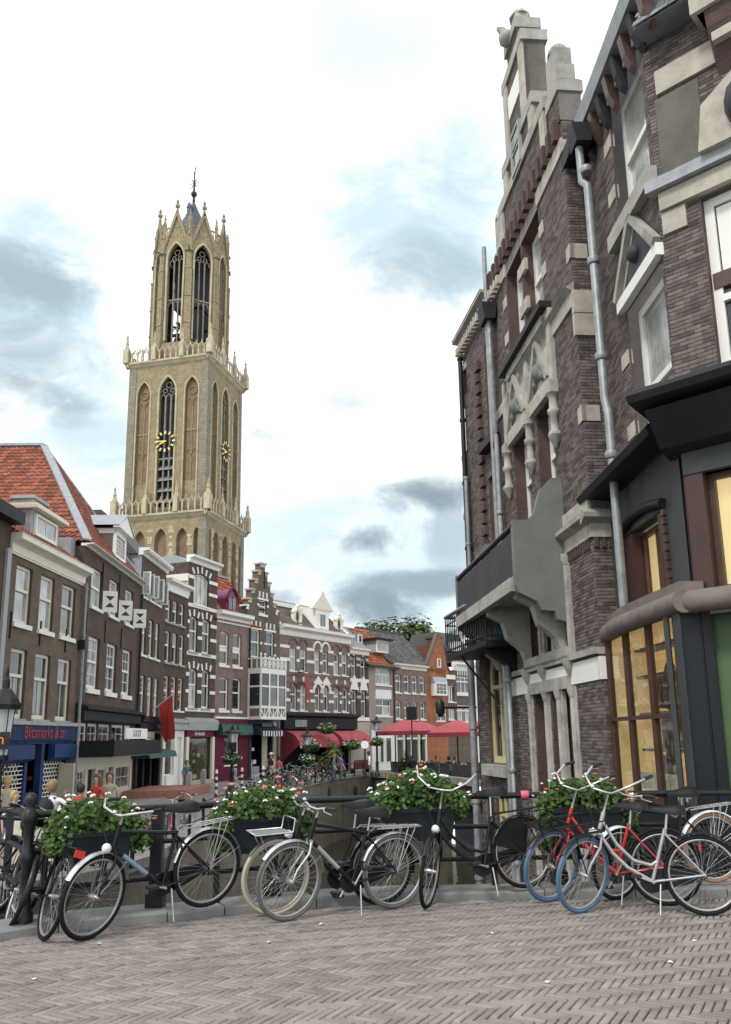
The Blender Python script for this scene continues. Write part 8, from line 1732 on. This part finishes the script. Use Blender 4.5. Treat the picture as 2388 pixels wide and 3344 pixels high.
# pub terrace: red benches, flower baskets, climbing plants, bushes
f = FA['b8']
for i, (u, lb) in enumerate(((2.2,'red bench before the left pub awning'), (6.8,'red bench before the right pub awning'))):
    p = f.w(u,-2.6,0); t = thing('red_bench', lb, 'bench', p, f.rz); b = MB(); b.box(-1.1,1.1,-.05,.02,.45,1.05); b.build('backrest', M['awning_red_dark'], t); b = MB(); b.box(-1.1,1.1,-.05,.45,.4,.46); b.build('seat', M['awning_red_dark'], t)
    for x in (-1.,1.): b = MB(); b.box(x-.04,x+.04,0,.4,0,.4); b.build('leg', M['black_wood'], t)
for px, py, Y, lb in ((1068,2380,62.,'hanging flower basket between the two pub awnings'), (1015,2437,59.,'flower basket hanging under the left pub awning'), (1150,2432,64.,'flower basket hanging under the right pub awning')):
    c = at_y(px, py, Y); t = thing('hanging_basket', lb, 'flower basket', (c.x, Y, c.z)); hang(t, (0,0,0), .7); b = MB(); b.tube([(0,0,0),(0,0,.9)], .015, 4); b.build('chain', M['black_iron'], t)
def bush(label, x, y, z, rx, rz, n, size, mats='tree_leaf', name='shrub', cat='shrub'):
    t = thing(name, label, cat, (x,y,z)); P = []; Nn = []
    for i in range(n):
        dv = NR.normal(size=3); dv /= np.linalg.norm(dv); p = dv*NR.uniform(.6,1.05)*np.array([rx,rx,rz])*(1+.25*math.sin(5*dv[0]+3*dv[2])); p[2] += rz; P.append(p); Nn.append(dv+np.array([0,0,.5]))
    leaf_cloud('foliage', P, Nn, size, mats, t); b = MB(); b.tube([(0,0,0),(0,0,rz)], .05, 5); b.build('stem', M['black_wood'], t); return t
p = at_y(1090, 2470, 58.); bush('dark green shrub standing between the pub benches', p.x, 58., QZ, .9, 1.2, 900, .2)
p = at_y(1330, 2450, 63.); bush('small potted shrub at the left end of the parasol terrace', p.x, 63., QZ, .5, .8, 400, .16)
# ---------------------------------------------------------------- the tree behind the roofs
def tree(label, x, y, zb, H, crown_r, n, size):
    t = thing('leafy_tree', label, 'tree', (x,y,zb)); b = MB(); b.tube([(0,0,0),(.2,0,H*.35),(0,.2,H*.6)], [.45,.36,.2], 8); rr = random.Random(3)
    lumps = []
    for i in range(26):
        a = rr.uniform(0,6.28); e = rr.uniform(-.35,1.); r = crown_r*rr.uniform(.4,.95); c = Vector((r*math.cos(a)*math.cos(e), r*math.sin(a)*math.cos(e), H*.68+crown_r*.62*math.sin(e))); lumps.append((c, crown_r*rr.uniform(.2,.4)))
        if i < 9: b.tube([(0,.1,H*.45),(c*.5+Vector((0,0,H*.3))), c], [.16,.1,.03], 5)
    b.build('trunk', mm('bark', (.06,.05,.04), .9, .3, 4), t); P = []; Nn = []
    for i in range(n):
        c, r = lumps[NR.integers(len(lumps))]; dv = NR.normal(size=3); dv /= np.linalg.norm(dv); P.append(np.array(c)+dv*r*NR.uniform(.55,1.1)); Nn.append(dv+np.array([0,0,.6]))
    leaf_cloud('crown', P, Nn, size, 'tree_leaf', t); return t
c = at_y(1300, 2060, 96.); top = at_y(1290, 2018, 96.).z; tree('round leafy green tree rising behind the orange and grey roofs', c.x, 96., QZ, top-QZ-.5, 6.2, 9000, .42)
# ---------------------------------------------------------------- people
SKIN = mm('skin', (.50,.30,.21), .55, .08, 8); HAIR = {}
def hairmat(k, c): M['hair_'+k] = mat('hair_'+k, c, .55, .25, 30)
for k, c in (('blond', (.42,.29,.13)), ('brown', (.13,.075,.04)), ('dark', (.018,.015,.014)), ('red', (.20,.06,.03)), ('light', (.24,.16,.08))): hairmat(k, c)
for k, c in (('white', (.75,.75,.74)), ('black', (.02,.02,.022)), ('red', (.45,.05,.04)), ('coral', (.62,.16,.12)), ('beige', (.5,.42,.3)), ('blue', (.06,.09,.2)), ('purple', (.2,.07,.28)), ('grey', (.12,.125,.13)), ('olive', (.1,.1,.06)), ('teal', (.05,.15,.2))): mm('cloth_'+k, c, .85, .12, 8, .1, 30)
def person(label, x, y, z, H=1.7, face=0., pose='stand', top='white', legs='blue', hair='brown', long=False, skirt=None, extras=(), arms=0.25, female=False, group=None):
    """one continuous skinned body; hair and worn things are children"""
    k = H/1.75; bm_v = []; ed = []; rad = []
    def v(p, r, par=None):
        bm_v.append(Vector(p)*k); rad.append((r*k, r*k*.9)); i = len(bm_v)-1
        if par is not None: ed.append((par, i))
        return i
    sit = pose == 'sit'; hz = .48 if sit else .93; sh = .185 if female else .205; st = .12 if pose == 'walk' else 0.
    pel = v((0,0,hz), .125); wa = v((0,0,hz+.16), .115, pel); chs = v((0,-.01,hz+.36), .14, wa); nk0 = v((0,0,hz+.50), .075, chs); nk = v((0,-.005,hz+.57), .052, nk0); hd = v((0,-.02,hz+.66), .088, nk); hd2 = v((0,-.025,hz+.74), .09, hd); v((0,-.02,hz+.80), .055, hd2)
    hand_i = []
    for s in (-1, 1):
        shd = v((s*sh,0,hz+.46), .062, chs); a = arms*s
        if pose == 'sit': el = v((s*(sh+.06),-.08,hz+.2), .042, shd); wr = v((s*(sh-.02),-.3,hz+.2), .032, el)
        elif 'reach' in extras and s < 0: el = v((s*(sh+.22),-.12,hz+.28), .042, shd); wr = v((s*(sh+.42),-.26,hz+.12), .032, el)
        else: el = v((s*(sh+.06+abs(a)*.1),.02-st*s,hz+.18), .043, shd); wr = v((s*(sh+.06+abs(a)*.2),-.10-st*s*1.4,hz-.05), .032, el)
        pm = bm_v[wr]/k; dr = (pm-bm_v[el]/k).normalized(); h1 = v(pm+dr*.07, .036, wr)
        for q, (ox, l) in enumerate(((-.022,.07),(-.007,.08),(.008,.075),(.022,.06))): v(pm+dr*(.09+l)+Vector((ox,ox*.4,-.01)), .0085, h1)
        v(pm+dr*.09+Vector((-s*.045,-.02,0)), .0105, h1)
        hp = v((s*.09,0,hz-.05), .09, pel)
        if sit: kn = v((s*.11,-.42,hz), .062, hp); an = v((s*.11,-.44,.08), .04, kn)
        else: kn = v((s*.095,-.02-st*s*1.6,hz*.53), .062, hp); an = v((s*.095,.03-st*s*2.2+(.0),.09), .042, kn)
        v((s*.10,bm_v[an].y/k-.14,.035), .036, an)
    me = bpy.data.meshes.new('person'); me.from_pydata([tuple(p) for p in bm_v], ed, []); ob = bpy.data.objects.new('person', me); COL.objects.link(ob)
    ob.modifiers.new('skin', 'SKIN'); sl = me.skin_vertices[0].data
    for i, r in enumerate(rad): sl[i].radius = r
    sl[0].use_root = True; ss = ob.modifiers.new('sub', 'SUBSURF'); ss.levels = 1
    dg = bpy.context.evaluated_depsgraph_get(); m2 = bpy.data.meshes.new_from_object(ob.evaluated_get(dg)); bpy.data.objects.remove(ob); bpy.data.meshes.remove(me)
    m2.materials.clear(); mt = [M['skin'], M['cloth_'+top], M['cloth_'+legs], M['black_wood']]
    for m_ in mt: m2.materials.append(m_)
    idx = []
    for p in m2.polygons:
        c = p.center/k; xx = abs(c.x)
        if c.z > hz+.54: i = 0
        elif xx > sh-.01+(.045 if not sit else .045): i = 1 if (c.z > hz+(.2 if 'sleeves' not in extras else -.0)) else 0
        elif c.z > hz-.02 and (not sit or c.y > -.12): i = 1
        elif c.z < .085: i = 3
        elif 'bare' in extras and c.z < hz*.6: i = 0
        else: i = 2
        if sit and c.y < -.2 and c.z > hz+.1: i = 0
        idx.append(i)
    m2.polygons.foreach_set('material_index', idx); m2.polygons.foreach_set('use_smooth', [True]*len(idx)); m2.name = 'person'
    t = put('person', m2, None, (x,y,z), face); tag(t, label, 'person', group)
    b = MB(); c = Vector((0,.005,hz+.755))*k; n = 12; vs = []; rs = []
    prof = [(.07,-.13),(.112,-.09),(.128,-.01),(.125,.05),(.10,.10),(.06,.135),(.005,.148)]
    for r_, z_ in prof:      # a cap of hair, cut back over the face
        for j in range(n):
            a = 2*math.pi*j/n; fr_ = max(0, -math.sin(a)); q = 1-.30*fr_*(1 if z_ < .06 else .25); vs.append(c+Vector((r_*math.cos(a)*k, (r_*math.sin(a)*q+.028)*k, z_*k)))
    b.add(vs, [(i*n+j,i*n+(j+1)%n,(i+1)*n+(j+1)%n,(i+1)*n+j) for i in range(len(prof)-1) for j in range(n)], 0, True)
    if long: b.lathe([(.06*k,-.36*k),(.10*k,-.28*k),(.118*k,-.1*k),(.11*k,0)], 10, c+Vector((0,.055*k,0)))
    b.build('hair', M['hair_'+hair], t)
    b = MB(); fy = -.112*k
    b.ball((0,fy-.003*k,(hz+.685)*k), .016*k, 6, 4); nose = b.build('nose', M['skin'], t)
    for s in (-1, 1): b = MB(); b.ball((s*.033*k,fy+.012*k,(hz+.715)*k), .011*k, 6, 4); b.build('eye', M['hair_dark'], t)
    if skirt: b = MB(); b.lathe([(.26*k,.42*k),(.2*k,.7*k),(.135*k,.98*k),(.15*k,1.1*k)], 12); b.build('skirt', M['cloth_'+skirt], t)
    if 'vest' in extras: b = MB(); b.lathe([(.165*k,(hz+.1)*k),(.17*k,(hz+.3)*k),(.15*k,(hz+.46)*k),(.09*k,(hz+.53)*k)], 12, (0,0,0)); b.build('vest', M['cloth_black'], t)
    if 'pack' in extras:
        b = MB(); b.ball((0,.2*k,(hz+.28)*k), .17*k, 10, 7, sz=1.35); b.build('backpack', M['cloth_black'], t); b = MB()
        for s in (-1,1): b.tube([(s*.11*k,.1*k,(hz+.5)*k),(s*.12*k,-.1*k,(hz+.47)*k),(s*.13*k,-.15*k,(hz+.3)*k),(s*.14*k,.08*k,(hz+.12)*k)], .022*k, 5)
        b.build('strap', M['cloth_black'], t)
    if 'cap' in extras: b = MB(); b.lathe([(.138*k,.04*k),(.128*k,.11*k),(.04*k,.16*k)], 10, c+Vector((0,.02*k,0))); b.box(-.08*k,.08*k,-.22*k,-.08*k,c.z+.03*k,c.z+.042*k); b.build('cap', M['cloth_white'], t)
    return t
def pz(px, py, Y): p = at_y(px, py, Y); return p.x
def st_(label, px, Y, zb=None, **kw): return person(label, pz(px, 2600, Y), Y, ramp_top(Y) if zb is None else zb, **kw)
st_('girl in a white dress with a black waistcoat, blond hair, walking at the left', 50, 20.5, H=1.5, face=R(60), pose='walk', top='white', legs='white', hair='blond', long=False, skirt='white', extras=('vest','bare'), female=True)
st_('person in a white shirt carrying a black backpack, short light hair', 174, 19., H=1.74, face=R(155), pose='walk', top='white', legs='olive', hair='light', extras=('pack','reach'))
st_('person with long brown hair in a white top beside the backpack wearer', 216, 19.8, H=1.52, face=R(-150), top='white', legs='blue', hair='brown', long=True, female=True)
st_('dark haired person in a grey top, low in front of the tan board', 112, 17.2, H=1.62, zb=-1.12, face=R(150), pose='sit', top='grey', legs='black', hair='dark')
st_('dark haired person seen from behind at the terrace left of the red jacket', 264, 24., H=1.68, face=R(180), pose='stand', top='red', legs='black', hair='dark', zb=-1.25)
st_('red haired person in a red jacket by the shop front', 314, 26., H=1.75, face=R(-20), top='red', legs='blue', hair='red', long=True, female=True, extras=('sleeves',), zb=-1.15)
st_('person with long brown hair in a cream top, right of the red jacket', 356, 27., H=1.78, face=R(10), top='beige', legs='blue', hair='brown', long=True, female=True, zb=-1.15)
st_('person with yellow hair partly behind the left lamp post', 22, 24., H=1.7, face=R(30), top='beige', legs='grey', hair='blond', female=True)
st_('man in a white cap, black waistcoat and beige trousers before the stepped gable house', 884, 56., H=1.75, face=R(-20), pose='walk', top='beige', legs='beige', hair='dark', extras=('vest','cap','sleeves'))
st_('child in a coral shirt and blue trousers beside the man in the cap', 911, 57., H=1.5, face=R(150), top='coral', legs='blue', hair='dark')
st_('person in a purple top among the bicycles before the pub', 1114, 55., H=1.7, face=R(120), top='purple', legs='grey', hair='dark')
st_('person in a white shirt near the round sign', 1209, 58.5, H=1.72, face=R(90), top='white', legs='grey', hair='dark')
st_('person in a teal top leaning at the quay railing before the pub', 1092, 54.5, H=1.6, face=R(100), top='teal', legs='blue', hair='brown')
st_('small figure in light blue at the corner between the maroon and cream shops', 608, 45., H=1.6, face=R(40), top='teal', legs='grey', hair='brown')
for i, (x, y, c, h) in enumerate(((3.3,64.2,'black','dark'),(5.0,62.6,'grey','brown'),(6.1,60.2,'olive','brown'),(7.0,57.2,'black','dark'),(7.9,54.3,'white','light'),(5.6,59.9,'black','dark'))):
    person(['seated guest in black at the left terrace table','seated guest in grey at a terrace table','seated guest in olive at a terrace table','seated guest in black at the right terrace table','seated guest in a white top at the far right of the terrace','seated guest in black in the middle of the terrace'][i], x, y, QZ, 1.72, R(40*i), 'sit', c, 'blue', h, group='guests seated on the terrace')
# tan board and other small street things
t = thing('tan_board', 'plain tan board standing by the people at the left', 'board', (pz(105,2640,17.8), 17.8, ramp_top(17.8)), R(8)); b = MB(); b.box(-.32,.32,-.02,.02,.1,1.05); b.build('panel', M['goods_a'], t); b = MB(); b.box(-.3,-.26,.02,.3,0,.9); b.build('leg', M['black_wood'], t)
t = thing('advert_column', 'narrow pinkish post beside the blue shop', 'post', (pz(216,2560,32.), 32., QZ)); b = MB(); b.box(-.28,.28,-.1,.1,0,1.9); b.build('post', M['stucco_beige'], t)
# small litter on the pavers
for i, (px, py) in enumerate(((1050,3020),(110,3200),(325,3085),(1790,3210),(2190,3145),(2270,3075),(1605,3050),(880,3080))):
    p = gp(px, py); b = MB(); b.add([(-.02,-.012,.006),(.018,-.016,.012),(.022,.012,.005),(-.014,.014,.014)], [(0,1,2,3)]); o = b.build('paper_scrap', M['white_letter'], None, p, i*1.3); tag(o, 'tiny white paper scrap on the brick paving', 'litter', 'paper scraps on the paving')
